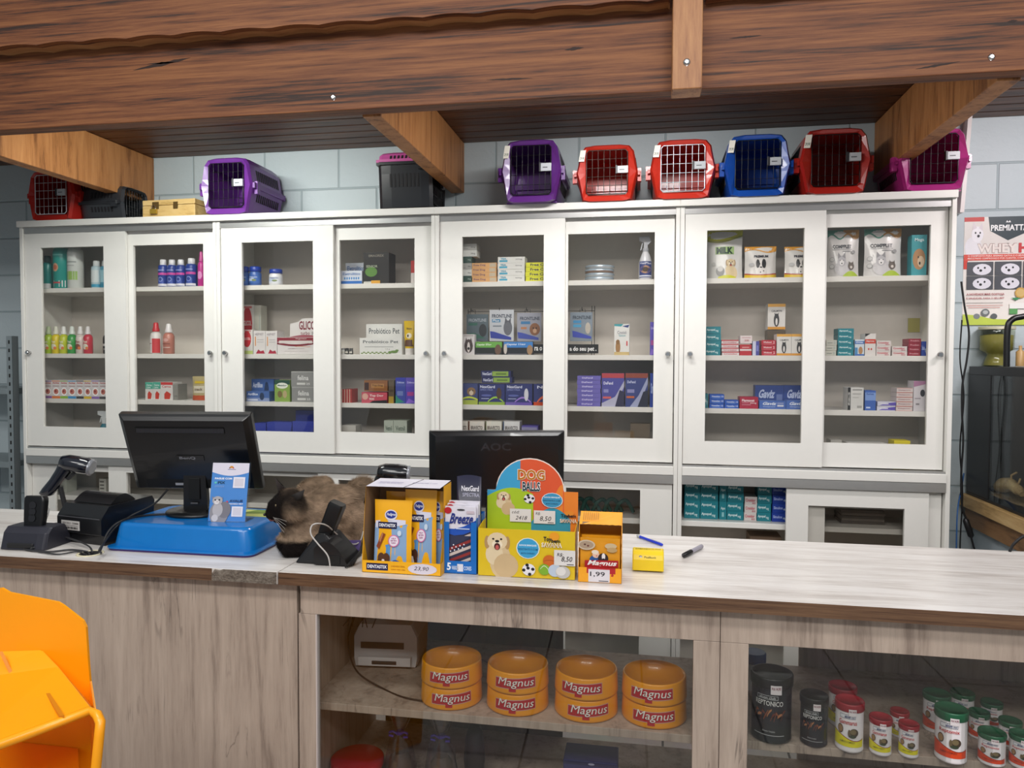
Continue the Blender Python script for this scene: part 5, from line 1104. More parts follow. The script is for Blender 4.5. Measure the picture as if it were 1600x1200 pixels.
for i, (dx, lab) in enumerate(((0, 'front pet food pouch with cartoon face, in the small orange box'), (.003, 'pet food pouch behind the front one in the small orange box'))):
    pr_ = thing('food_pouch', lab, 'pouch', (q.x+.004+dx, q.y+.020+.016*i, T+.0015), bx.rotation_euler.z, 'pet food pouches in the small orange display box')
    pw, ph_ = w-.009-dx, H*.83+.004*i
    b = MB(); b.loft([[(x, y, z) for x, y in ((0, 0), (pw*.5, -.004 if 0 < z < ph_*.9 else 0), (pw, 0), (pw, .005), (pw*.5, .009 if 0 < z < ph_*.9 else .005), (0, .005))] for z in (0, ph_*.1, ph_*.9, ph_)], M('dc9418', .3, coat=.3), True, True, False)
    b.decor(front(0, 0, pw, ph_, -.0052), [('e', .16, .84, .22, .12, 'c8b8a0'), ('e', .16, .84, .18, .09, 'a89078'), ('e', .12, .85, .03, .02, '5a3a30'), ('e', .2, .82, .03, .02, '6a3c34'), ('e', .77, .83, .15, .07, 'c8b088'), ('e', .80, .74, .13, .06, 'b89868'),
        ('e', .37, .50, .13, .10, '24508c'), ('e', .40, .62, .09, .08, 'e0b8a0'), ('e', .38, .68, .09, .05, 'e4d4c0'), ('e', .42, .59, .02, .012, 'b04040'), ('e', .58, .54, .13, .12, '2c1c1c'), ('e', .59, .58, .045, .08, 'e4dcd8'), ('e', .59, .52, .03, .02, '1a1010'), ('e', .58, .44, .11, .05, 'd07830'),
        ('b', [(.12+.84*k/8, .31+.02*k/8, .48+.02*k/8) for k in range(9)], 'aa1a22'), ('t', 'Magnus', .17, .335, .88, .485, 'f4eee8', .1, .03)], base=.0005); b.build('printed_film', pr_)
# yellow card terminal roll
q = on(988, 893, T); q2 = on(1037, 896, T); w = (q2-q).length; hz = at(988, 862, q.y).z-T
r = thing('card_terminal', 'small bright yellow curved device lying on the counter beside the pens', 'device', (q.x, q.y, T), math.atan2(q2.y-q.y, q2.x-q.x)+.02)
b = MB(); YM = M('e8c80c', .35, coat=.2); pf = [(0, .004), (-.001, hz*.62), (.004, hz*.85), (.014, hz*1.02), (.034, hz*1.08), (.055, hz*.98), (.066, hz*.7), (.068, .004)]
b.loft([[(x, .033+(y-.033)*s, z*s2) for y, z in pf] for x, s, s2 in ((0, .94, .96), (.003, 1, 1), (w-.003, 1, 1), (w, .94, .96))], YM, True, True, False)
b.decor(lambda u, v, off: Vector((w*u, -.0012-off+.005*v*v*v, hz*(.1+.75*v))), [('r', .02, .58, .98, .60, 'b89a08'), ('e', .26, .84, .06, .12, '7a7a7a'), ('e', .27, .84, .04, .08, 'c8c8c8'), ('t', 'PagBank', .38, .76, .76, .92, '3a3818', 0, .01)])
b.decor(lambda u, v, off: Vector((w*u, .012+.03*v, hz*1.0+.0025+off+hz*.06*v)), [('t', 'pagseguro uol', .1, .25, .9, .6, '6a6018')]); b.build('housing', r, bevel=.001)
def pen(label, a, c, rad, cap, body, capfrac, name):
    a = Vector(a); c = Vector(c); d = (c-a); L = d.length; r = thing(name, label, 'pen', (a.x, a.y, T), math.atan2(d.y, d.x))
    b = MB(); z = rad+.0002
    b.lathe([(.0008, 0), (rad*.55, .006), (rad*.95, .010), (rad*1.05, L*capfrac)], M(cap, .3), (0, 0, z), 14, ax='x'); b.build('tip', r)
    b = MB(); b.lathe([(rad*.85, L*capfrac), (rad*.9, L*.97), (rad*.6, L)], M(body, .35), (0, 0, z), 14, ax='x'); b.build('barrel', r)
    return r
r = pen('blue ballpoint pen on the counter behind the yellow device', on(994, 839, T), on(1035, 854, T), .0052, 'a8acb0', '2038c0', .16, 'ballpoint_pen')
b = MB(); b.box(.085, .125, -.002, .002, .0105, .0125, M('c8c8d0', .3)); b.build('clip', r)
r = pen('black marker pen with grey barrel lying on the counter', on(1066, 873, T), on(1097, 857, T), .0075, '0e0e10', '9c98a4', .42, 'marker_pen')

# ------------------------------------------------------------------ yellow container in the foreground
Yp = 1.16
r = thing('yellow_container', 'bright yellow plastic hooded container in the left foreground', 'container', (-1.25, 1.0, 0))
o = r.location; YM = M('fba208', .36, coat=.15, var=.02)
def W(p): return Vector(p)-o
pl = [at(x, y, Yp)-o for x, y in ((-90, 948), (-20, 921), (2, 919), (14, 926), (90, 941), (98, 946), (129, 970), (134, 980), (138, 1040), (144, 1112))]
bt = pl[-1].copy(); 
b = MB(); ring = [(p.x, p.z) for p in pl]+[(pl[-1].x+.01, .30), (pl[0].x, .30)]
b.prism([(x, z) for x, z in reversed(ring)], .16, .165, YM)
b.build('back_plate', r, bevel=.003)
A = at(-90, 1022, Yp); B = at(64, 1017, Yp); B1 = at(90, 1044, 1.12); A1 = at(-90, 1068, 1.10); Dp = at(143, 1111, 1.02); E = at(-90, 1196, .86)
b = MB(); b.add([W(A), W(B), W(B1), W(A1), W(Dp), W(E)], [(3, 2, 1, 0), (5, 4, 2, 3)], YM)
for (p, q_) in ((at(2, 1020, 1.14), at(20, 1057, 1.112)), (at(58, 1058, 1.10), at(97, 1121, .985))):
    nrm = Vector((0, -.3, .8)).normalized()*.0012; s_ = Vector((.003, .001, 0))
    b.add([W(p)-s_+nrm, W(p)+s_+nrm, W(q_)+s_+nrm, W(q_)-s_+nrm], [(0, 1, 2, 3)], M('d07c04', .5))
B2 = at(140, 1100, Yp-.002)
b.add([W(B), W(B2), W(Dp), W(B1)], [(0, 1, 2, 3)], YM)
b.build('hood', r, solid=.004)
b = MB(); R2 = at(154, 1135, .985)
path = [W(E)+Vector((-.0, 0, 0)), W(E).lerp(W(Dp), .5), W(Dp)+Vector((-.004, 0, 0)), W(at(152, 1117, 1.0)), W(at(157, 1128, .995)), W(at(155, 1150, .99)), W(at(150, 1200, .985)), W(at(143, 1262, .98))]
b.tube(path, .0075, YM, 10)
b.build('rim', r)
b = MB(); e1 = path[-1]
b.add([path[5], path[6], path[7], Vector((pl[-1].x, .158, e1.z)), Vector((pl[-1].x, .158, path[6].z)), Vector((pl[-1].x, .158, path[5].z))], [(0, 1, 4, 5), (1, 2, 3, 4)], YM)
b.add([W(Dp), path[5], Vector((pl[-1].x, .158, path[5].z)), W(B2)], [(0, 1, 2, 3)], YM)
zb = e1.z-.02; xf = e1.x-.02; xb_ = pl[-1].x-.03; yf = W(E).y; b.hexa([(pl[0].x, yf, 0), (xf-.05, -.02, 0), (xb_-.05, .158, 0), (pl[0].x, .158, 0)], [(pl[0].x, yf, zb), (xf, -.02, zb), (xb_, .158, zb), (pl[0].x, .158, zb)], YM); b.build('bin_body', r, solid=.003)

# ------------------------------------------------------------------ goods on the cabinet shelves
YF = 3.264
Z1, Z2, Z3, Z0 = SHZ[0]+.0004, SHZ[1]+.0004, SHZ[2]+.0004, 1.1424
RW = 'd8d6d4'
def tl(s, u0, v0, u1, v1, c, sh=0, bo=.015): return ('t', s, u0, v0, u1, v1, c, sh, bo)
SIDE = {}
ST = {
 'freedog': ('d8a468', [('r', .72, .1, .97, .9, 'c0b098'), tl('Free Dog', .06, .25, .55, .75, '5a3a6a')]),
 'tea': ('dcdcd8', [('r', .06, .18, .36, .48, '3aa0c0'), tl('TEA', .10, .55, .32, .85, '2a90b0', 0, .04), tl('327mg', .66, .45, .90, .68, '6a6a70')]),
 'freecat': ('d8d820', [tl('Free Cat', .2, .22, 1.3*.75, .8, '2a2a40', 0, .03)]),
 'grey': ('a8a8a4', [tl('20mg', .6, .3, .9, .6, '606060'), ('r', .05, .2, .4, .3, '8a8a88')]),
 'wgrn': ('d4d6d2', [('r', 0, 0, .06, 1, '2a5a48'), tl('50mg', .6, .3, .9, .6, '606060')]),
 'dgrn': ('2c4a40', [tl('mg', .6, .3, .9, .6, 'a0b0a8')]),
 'oft': ('dcd8d8', [('e', .5, .38, .40, .22, 'ffffff'), ('e', .5, .38, .30, .15, 'c87868'), ('e', .45, .40, .12, .07, '8a2a2a'), tl('Auritop', .1, .78, .9, .90, 'c04848', 0, .03), ('r', .1, .66, .9, .70, 'b09090')]),
 'cat_t': ('dcd8d4', [('r', 0, .62, 1, 1, '48a890'), tl('Carne', .15, .78, .85, .9, 'e8f0ec'), tl('Leve', .15, .66, .7, .76, 'e8f0ec'), ('p', [(.3, .05), (.75, .05), (.85, .35), (.5, .5), (.3, .35)], 'c83a28')]),
 'cat_r': ('dcd8d4', [('r', 0, .85, 1, 1, 'c83a38'), tl('Carne', .1, .70, .85, .82, 'c83a38'), ('p', [(.3, .05), (.75, .05), (.85, .35), (.5, .5), (.3, .35)], 'c83a28')]),
 'ouribio': ('4a6aa8', [('r', 0, 0, 1, .35, '8898c0'), tl('AuriBlue', .06, .6, .5, .85, 'd8e0f0', 0, .03), ('e', .68, .5, .10, .38, '2c3c5c'), ('r', .05, .1, .5, .2, 'e0e4ec')]),
 'greenpet': ('88a848', [('r', 0, .8, 1, 1, '1c4a38'), ('e', .5, .75, .38, .14, 'e8ece0'), tl('Meadog', .2, .7, .8, .8, '1c5a48', 0, .03), ('e', .35, .35, .16, .16, '7a6a3a'), ('e', .68, .35, .14, .18, 'b8a878')]),
 'felina': ('8c8c8a', [tl('felina', .28, .42, .76, .74, 'e4e4e2', 0, .02), ('r', .25, .12, .62, .26, 'd0d0cc'), ('r', 0, .93, 1, 1, 'a8a8a4'), tl('25', .66, .12, .82, .25, 'e4e4e2')]),
 'indigo': ('34409c', [tl('Orazo', .08, .4, .4, .7, '8898d8'), ('r', .5, .4, .68, .65, '6a78c8'), ('p', [(.75, 0), (1, 0), (1, .9)], '20286c')]),
 'glic_s': ('dedcd8', [('e', .5, .62, .36, .34, 'd0343c'), tl('GLICOL', .2, .58, .8, .68, 'f0e8e8', 0, .02), ('r', 0, 0, 1, .14, 'b8c878'), ('r', .2, .93, .85, .97, 'd87878')]),
 'hep': ('dcd8d6', [tl('HEPVET', .12, .80, .85, .90, '8a8088'), ('r', .12, .35, .20, .75, 'd89048'), ('r', .3, .5, .85, .53, 'b8b4b4'), ('r', .3, .6, .85, .63, 'b8b4b4'), ('p', [(.2, .02), (.95, .02), (.85, .16), (.6, .12), (.4, .2)], 'a83044')]),
 'eletro': ('d4dae4', [tl('Eletrolítico', .08, .66, .92, .86, '2a62a8', 0, .02)]+[('e', .18+.11*k, .42, .035, .10, '3a88c8') for k in range(7)]+[('r', 0, 0, 1, .22, '2a6ab8')]),
 'darkbox': ('24201e', [tl('EMAGREX', .2, .86, .8, .94, '8a8478'), ('r', .0, .08, .62, .62, '1a1c18'), ('e', .3, .38, .24, .16, '5c8a3a'), tl('SENIOR', .1, .52, .55, .6, 'b0b8a0'), ('r', 0, 0, .3, .07, 'c8c8c0'), ('r', .3, 0, .65, .1, 'd8a030')]),
 'redcart': ('b8302c', [('r', 0, .0, 1, .45, 'd8d0cc')]),
 'probio': ('dcdcd8', [tl('Probiótico Pet', .08, .68, .92, .86, '3a4448', 0, .01), ('r', .12, .44, .8, .48, 'a0a4a0'), tl('14 g', .62, .28, .72, .36, '7a7a78')]+[('r', .03+.05*k, .03+.065*(k % 2), .08+.05*k, .095+.065*(k % 2), '78904c') for k in range(13)]+[('e', .82, .16, .09, .08, '6a8848'), ('e', .89, .24, .04, .06, '6a8848'), ('e', .72, .12, .04, .08, '6a8848')]),
 'dogbrown': ('8a5a34', [('r', .3, .3, .85, .7, 'a87a48'), ('r', .02, .1, .2, .8, '3a2420'), tl('Top Dog', .34, .42, .8, .62, '4a2a1c', 0, .02)]),
 'dogred': ('c05060', [tl('Top Dog', .32, .55, .85, .8, 'f0e0dc', 0, .03), ('p', [(.3, 0), (1, 0), (1, .3), (.45, .2)], '2c2c30'), ('e', .14, .6, .12, .3, 'd8a898'), tl('900', .3, .28, .5, .48, 'f0e0dc')]),
 'redthin': ('a03430', [('r', 0, 0, .25, 1, 'd8b8a8')]),
 'bluepur': ('4450a0', [('r', 0, .85, 1, 1, '3038a0'), tl('Defense', .15, .78, .85, .86, 'b8c0e8'), ('r', .15, .3, .75, .48, '7080b8'), ('p', [(0, 0), (.9, .05), (.3, .2), (0, .35)], '3a8a78')]),
 'purp': ('5a4cb0', [tl('Defense', .15, .78, .85, .86, 'c8c0f0'), ('r', .15, .3, .8, .45, 'a84890'), ('p', [(0, 0), (1, .05), (.3, .2)], '8a6ad0')]),
 'palegrn': ('a8b0a4', [('r', .1, .6, .9, .66, '5a6a5c'), tl('Vetnil', .15, .72, .85, .85, '4a5a50'), ('p', [(.3, .1), (.7, .1), (.5, .4)], '6a8878')]),
 'capstarg': ('1c2420', [('r', 0, .55, 1, 1, '6aa848'), tl('Capstar 57mg', .05, .68, .6, .86, 'e8f4e0', 0, .03), ('r', .0, .0, .7, .1, '5a5a60'), ('e', .85, .4, .12, .4, '6a5040')]),
 'capstarb': ('1a2028', [('r', 0, .55, 1, 1, '3a80c8'), tl('Capstar 11mg', .1, .7, .75, .88, 'e8f0fa', 0, .03), ('r', .15, .0, .8, .1, '5a5a60'), ('e', .90, .38, .10, .38, 'a08060'), ('e', .06, .45, .06, .4, 'c8c0b8')]),
 'dogcart': ('d8d4d4', [('e', .5, .42, .36, .34, '4a3c3a'), ('p', [(.18, .55), (.3, .85), (.4, .62)], '4a3c3a'), ('p', [(.82, .55), (.7, .85), (.6, .62)], '4a3c3a'), ('e', .5, .36, .12, .26, 'e4dcd8'), ('e', .34, .46, .05, .05, '101010'), ('e', .66, .46, .05, .05, '101010'), ('e', .5, .3, .1, .07, '181414'), ('r', .1, .9, .9, .96, 'b0a8a8')]),
 'frontcat': ('c8ccd2', [tl('FRONTLINE', .10, .74, .92, .86, '3a4454', 0, .03), ('r', .10, .60, .45, .70, '4a88b0'), tl('Plus', .14, .62, .40, .69, 'e8eef4'), ('r', .14, .46, .5, .50, '7a8490'), ('e', .76, .42, .18, .24, '6a6c74'), ('p', [(.62, .55), (.66, .76), (.76, .62)], '5a5c64'), ('p', [(.88, .55), (.88, .76), (.78, .62)], '5a5c64'), ('p', [(.02, .32), (.2, .30), (.9, .12), (.9, .04), (.05, .10)], '3444a4')]),
 'frontgrn': ('5a6870', [tl('FRONTLINE', .10, .72, .92, .84, 'a8b0b8', 0, .03), ('r', .10, .58, .5, .68, '3a6a5c'), ('e', .76, .40, .18, .24, '34383c'), ('p', [(.05, .3), (.4, .3), (.9, .1), (.1, .1)], '3a6a5a')]),
 'frontdog': ('9a9ca8', [tl('FRONTLINE', .12, .74, .94, .86, '3a4454', 0, .03), ('r', .16, .60, .55, .70, '3c78a8'), ('r', .16, .42, .4, .5, 'b87a50'), ('e', .74, .42, .22, .22, '8a5c3c'), ('e', .74, .36, .08, .08, 'c8a080'), ('e', .68, .46, .03, .03, '1a1210'), ('e', .8, .46, .03, .03, '1a1210'), ('p', [(.02, .32), (.2, .30), (.9, .12), (.9, .04), (.05, .10)], '4050a8')]),
 'frontblu': ('7c8894', [tl('FRONTLINE', .12, .76, .94, .88, '2c3644', 0, .03), ('r', .14, .62, .5, .72, '3c88b8'), ('r', .14, .48, .5, .58, '4a98c0'), ('e', .8, .45, .12, .2, 'b8b0a4'), ('p', [(.10, .36), (.25, .34), (.95, .16), (.95, .08), (.12, .14)], '3848a8')]),
 'credeli': ('dcdcd8', [('p', [(0, .94), (.0, 1), (.6, 1), (.45, .92)], '3a98a0'), ('p', [(.5, .93), (1, .98), (.9, .88)], '30407a'), tl('Credeli', .2, .68, .8, .78, '7a7c88', 0, .01), tl('Gatos', .3, .60, .75, .67, '5aa0a8', 0, .01), ('e', .25, .26, .16, .22, 'a07848'), ('e', .24, .42, .13, .08, '8a6438'), ('r', 0, 0, 1, .10, 'c8b078'), ('r', .8, .3, .88, .45, 'd0383c')]),
 'nexg': ('28306c', [tl('NexGard', .06, .80, .62, .93, 'e0e4f4', 0, .02), tl('SPECTRA', .06, .68, .55, .76, '8a94c8', 0, .01), ('b', [(.35+.6*i/8, .12+.25*sin(pi*i/8)*.8, .18+.25*sin(pi*i/8)*.9) for i in range(9)], '9ac83c'), ('r', 0, 0, 1, .14, '8aa840'), ('e', .78, .55, .10, .28, '4a3428'), ('e', .3, .45, .2, .05, '5a64a8'), ('r', .1, .28, .4, .31, 'b8c0e0')]),
 'nexgp': ('28306c', [tl('NexGard', .06, .80, .62, .93, 'e0e4f4', 0, .02), tl('SPECTRA', .06, .68, .55, .76, '8a94c8', 0, .01), ('b', [(.35+.6*i/8, .12+.25*sin(pi*i/8)*.8, .18+.25*sin(pi*i/8)*.9) for i in range(9)], '9a7ad0'), ('r', 0, 0, 1, .14, '6a58a8'), ('e', .78, .5, .08, .30, 'd0d0d8'), ('e', .3, .45, .2, .05, '5a64a8'), ('r', .1, .28, .4, .31, 'b8c0e0')]),
 'nexgo': ('28306c', [tl('Nex', .2, .80, .98, .93, 'e0e4f4', 0, .02), ('r', 0, 0, 1, .16, 'c85030'), ('b', [(.2+.7*i/8, .12+.25*sin(pi*i/8)*.8, .2+.25*sin(pi*i/8)) for i in range(9)], 'e0683c')]),
 'nexgdog': ('3a4478', [('e', .62, .62, .26, .2, '8a6a48'), ('e', .62, .56, .12, .12, 'd8c8b0'), ('e', .54, .66, .03, .03, '101010'), ('e', .7, .66, .03, .03, '101010'), ('r', 0, 0, 1, .22, 'a8b848'), ('b', [(i/8, .2+.1*sin(pi*i/8), .27+.12*sin(pi*i/8)) for i in range(9)], 'c8d840')]),
 'nexflat': ('24285c', [('r', .38, .1, .92, .9, '8aa848'), tl('NexGard', .05, .25, .36, .75, 'd8dcf0', 0, .02), ('r', .5, .35, .85, .6, '5a7830')]),
 'defend': ('6a62b0', [tl('DeFend', .2, .35, .65, .7, 'd0ccf0', 0, .03), ('r', 0, .0, 1, .05, '4a4490')]),
 'defr': ('4a4a98', [('r', 0, .86, 1, 1, 'b04048'), tl('DeFend', .08, .66, .5, .75, 'd8d8f0', 0, .03), ('p', [(0, 0), (.6, 0), (1, .6), (1, .78), (.6, .3), (0, .1)], 'b0b0c8'), ('r', .08, .42, .3, .52, '8888c0'), ('r', .05, .24, .42, .30, 'd06060'), ('p', [(.6, 0), (1, 0), (1, .45), (.8, .5)], '2a2a48')]),
 'defb': ('34407c', [('r', 0, .86, 1, 1, '8a4030'), tl('DeFend', .08, .70, .45, .78, 'b8c0e0', 0, .03), ('p', [(.2, 0), (.6, 0), (1, .7), (1, .9), (.6, .35)], '9aa0c0'), ('r', .08, .42, .4, .52, '8888b8'), ('r', .05, .26, .4, .32, 'c06030'), ('p', [(.55, 0), (1, 0), (1, .5), (.8, .45)], '1a2038')]),
 'bravecto': ('d8d4cc', [('r', 0, 0, .07, 1, '5a2c20'), tl('BRAVECTO', .15, .78, .9, .88, '4a4444', 0, .03), ('r', .15, .55, .9, .68, 'b84030'), ('e', .75, .60, .10, .06, '6a3a2a'), ('r', .15, .4, .7, .45, 'b8b0a8')]),
 'bravgrn': ('d8d6cc', [('r', 0, 0, .06, 1, '3a4a28'), tl('BRAVECTO', .12, .78, .9, .88, '4a4444', 0, .03), ('r', .12, .55, .9, .68, '7a9838'), ('e', .75, .60, .10, .06, '6a3a2a'), ('r', .15, .4, .7, .45, 'b8b0a8')]),
 'bravblu': ('d8d8d8', [('r', 0, 0, .06, 1, '2a4468'), tl('BRAVECTO', .12, .78, .9, .88, '4a4444', 0, .03), ('r', .12, .50, .9, .64, '3c88b8'), ('p', [(.4, .0), (.5, .22), (.62, .0)], '222222'), ('r', .15, .7, .7, .73, 'b8b0a8')]),
 'lilac': ('5c549c', [('r', .0, .8, .95, .96, '8a88a8'), ('p', [(0, 0), (.6, .1), (1, .6), (1, .2), (.5, 0)], 'a8a4d0')]),
 'brownb': ('5c5040', [('r', .0, .0, .9, .3, 'a88c38'), ('r', .1, .5, .9, .6, '4a4034')]),
 'teal': ('1c7c88', [tl('Apoquel', .06, .34, .62, .72, 'd8ecec', 0, .03), tl('mg', .66, .2, .84, .5, 'd8ecec')]),
 'tealv': ('1c7c88', [tl('Apo', .2, .5, .8, .7, 'd8ecec', 0, .02), ('r', .35, .15, .65, .4, '8ac0c4')]),
 'navy': ('1a3c9a', [tl('Sinulox', .08, .4, .7, .72, 'a8b8e8', 0, .03), tl('mg', .75, .2, .93, .5, 'd8ecec')]),
 'blue': ('1c54b4', [tl('NexaSan', .15, .4, .72, .75, 'd0dcf4', 0, .03), ('r', .2, .15, .75, .25, '6a94d8'), tl('10', .8, .35, .95, .75, 'd0dcf4')]),
 'redwh': ('d8d0d0', [('r', 0, .72, 1, 1, 'c04048'), tl('Cronidor', .1, .2, .9, .6, 'b83c48', 0, .02)]),
 'crimson': ('b02434', [tl('Meloxi', .15, .4, .7, .75, 'e8c8cc', 0, .03), tl('2', .8, .3, .92, .8, 'e8c8cc'), ('r', .15, .15, .8, .22, 'd88890')]),
 'crimbig': ('a81c3c', [tl('Flamavet', .12, .6, .8, .82, 'f0dce0', 0, .03), tl('25mg', .55, .4, .9, .55, 'f0dce0'), ('r', .12, .3, .6, .36, 'd08898'), ('r', .12, .48, .5, .53, 'd08898')]),
 'pinktop': ('dcd0d0', [('r', .1, .7, .9, .76, 'b87880'), tl('200', .35, .25, .75, .5, 'b04850')]),
 'redblk': ('b42c34', [('r', 0, .42, 1, .58, 'd8d0d0'), ('r', .2, .7, .8, .78, 'e0a8a8')]),
 'bluwh': ('4a4c98', [('r', 0, 0, .5, 1, 'c8cce0'), ('r', .6, .3, .9, .7, '7a7cc0')]),
 'dogwh': ('dcdad6', [('r', 0, .88, 1, 1, 'e0a848'), tl('CALMYN', .2, .68, .8, .76, '4a4a4c', 0, .03), ('e', .5, .36, .16, .26, '3a3a3c'), ('p', [(.4, .5), (.38, .66), (.47, .58)], '2a2a2c'), ('p', [(.6, .5), (.62, .66), (.53, .58)], '2a2a2c'), ('e', .5, .3, .06, .14, 'e8e4e0'), ('r', 0, 0, 1, .10, 'd89838')]),
 'gaviz': ('4468b4', [tl('Gaviz', .10, .48, .62, .86, 'd8e0f0', .12, .04), tl('Omeprazol', .14, .18, .6, .36, 'b8c8e8', 0, .02), ('r', .68, .3, .92, .5, 'd8dce8'), ('r', .68, .6, .92, .8, '8898c8')]),
 'gavizd': ('2c4890', [tl('Gaviz', .10, .42, .66, .82, 'c0cce8', .12, .04), ('r', .0, .0, 1, .08, '8898c8'), ('r', .75, .3, .95, .6, '6a7cb0'), tl('Omeprazol', .12, .14, .6, .32, '8ea0d0', 0, .02)]),
 'whitest': ('c8c8bc', [('r', .1, .35, .6, .5, '8a9088'), ('r', .7, .2, .9, .8, 'b0b8b0')]),
 'catblu': ('c8d4dc', [('r', 0, .72, 1, .9, '3a6ab0'), tl('Ograx', .1, .74, .9, .88, 'e0e8f4', 0, .03), ('e', .62, .32, .22, .24, 'b08458'), ('r', 0, 0, .3, .5, '4a88b8'), ('r', 0, 0, 1, .1, '3a6ab0')]),
 'whred': ('d8d4d0', [('r', 0, .55, 1, .75, 'c8402c'), ('p', [(0, .85), (.5, 1), (0, 1)], '1c1c1c'), ('e', .35, .3, .07, .05, 'c8402c'), ('e', .6, .3, .07, .05, 'c8402c'), tl('Dipirona', .12, .60, .85, .70, 'f0e0dc')]),
 'croni': ('d4ccc8', [tl('Cronidor', .08, .38, .85, .78, 'c04858', 0, .03), tl('80', .6, .08, .88, .32, 'b04858'), ('r', 0, .92, 1, 1, 'e0dcd8')]),
 'dkred': ('8c1c30', [tl('Prednin', .15, .35, .85, .7, 'd8a0a8', 0, .02)]),
 'gear': ('d0d0cc', [('r', 0, 0, .18, 1, '1c1c1c'), tl('GEAR', .03, .2, .15, .8, 'd0d0cc'), ('r', .3, .7, .85, .74, 'a0a09c'), ('r', .3, .55, .7, .58, 'b0b0ac'), ('r', .3, .88, .9, .92, '80807c'), ('r', .6, .1, .9, .2, 'a0a09c')]),
 'bluct': ('3c62b0', [('r', 0, .5, 1, .9, '7a9ad4'), tl('Aurivet', .1, .78, .8, .88, '2a4890', 0, .02), ('r', .1, .1, .5, .18, 'c0d0f0')]),
 'purwh': ('d0d0dc', [('p', [(.1, .1), (1, .1), (1, .9), (.4, .6)], '5a4ca8'), ('r', .15, .4, .6, .6, 'e0e0ea'), ('r', .2, .15, .7, .28, '8a7cc8')]),
 'rose': ('cfc4c0', [tl('Petsporin', .12, .35, .85, .65, '9a6a74', 0, .03), ('r', 0, .0, 1, .07, 'd89088'), ('r', 0, .93, .96, 1, 'd89088')]),
 'talltri': ('d0ccd0', [('p', [(0, .8), (1, .9), (1, 1), (0, 1)], 'a87898'), ('r', .2, .2, .5, .26, '8a8488'), ('e', .75, .6, .2, .12, '2c2c34'), ('r', .1, .4, .6, .44, 'a098a0')]),
 'tealdog': ('3a98a0', [('e', .5, .40, .42, .26, 'b08458'), ('e', .62, .34, .22, .14, 'd8c0a0'), ('e', .45, .45, .04, .03, '141414'), ('e', .55, .3, .06, .04, '141414'), tl('Mega', .2, .82, .8, .92, 'd8eef0', 0, .02)]),
 'plain': ('b0ada6', [('r', .1, .4, .7, .5, '8a8884')]),
 'yell': ('d8c818', [tl('Vet', .3, .3, .8, .6, '6a6418')]),
 'greyslim': ('8f8d86', [('r', .1, .2, .9, .3, '7a7872')]),  # plain grey carton face with one darker band
}
_cart = {}
def carton(label, x0, w, z, h, style, group=None, y=YF, d=.075, rz=0, name='medicine_box', cat='box'):
    k = (round(w, 3), round(h, 3), style, round(d, 3))
    if k in _cart:
        o = _cart[k].copy(); COL.objects.link(o)
        if 'group' in o: del o['group']
        tag(o, label, cat, group)
    else:
        base, dec = ST[style]; b = MB(); b.box(0, k[0], 0, d, 0, k[1], M(base, .4)); b.decor(front(0, 0, k[0], k[1], 0), dec, rough=.4)
        o = b.build(name); _cart[k] = o; tag(o, label, cat, group)
    o.name = name
    o.location = (x0, y, z); o.rotation_euler = (0, 0, rz); return o
def px_w(x0, x1, yt, z, y=YF, gap=.0012):
    a = at(x0, yt, y); c = at(x1, yt, y); return a.x, c.x-a.x-gap, a.z-z
def C(x0, x1, yt, z, style, label, n=1, group=None, y=YF, d=.075, zb=0):
    X, w, h = px_w(x0, x1, yt, z+zb, y)
    hh = h/n-.0006
    for i in range(n):
        lab = label if n == 1 else label.replace('%', st(i, n))
        r = random.Random(int(x0*7+yt*3+i)); j = r.uniform(-.0015, .0015) if n > 1 else 0
        carton(lab, X+j, w, z+zb+i*(h/n), hh, style, group, y+abs(j), d)
def R(xs, yt, z, styles, label, group, y=YF, d=.075):     # a row of cartons side by side
    n = len(xs)-1
    for i in range(n):
        X, w, h = px_w(xs[i], xs[i+1], yt, z, y)
        carton(label.replace('%', lr(i, n)), X, w, z, h, styles[i % len(styles)], group, y, d)
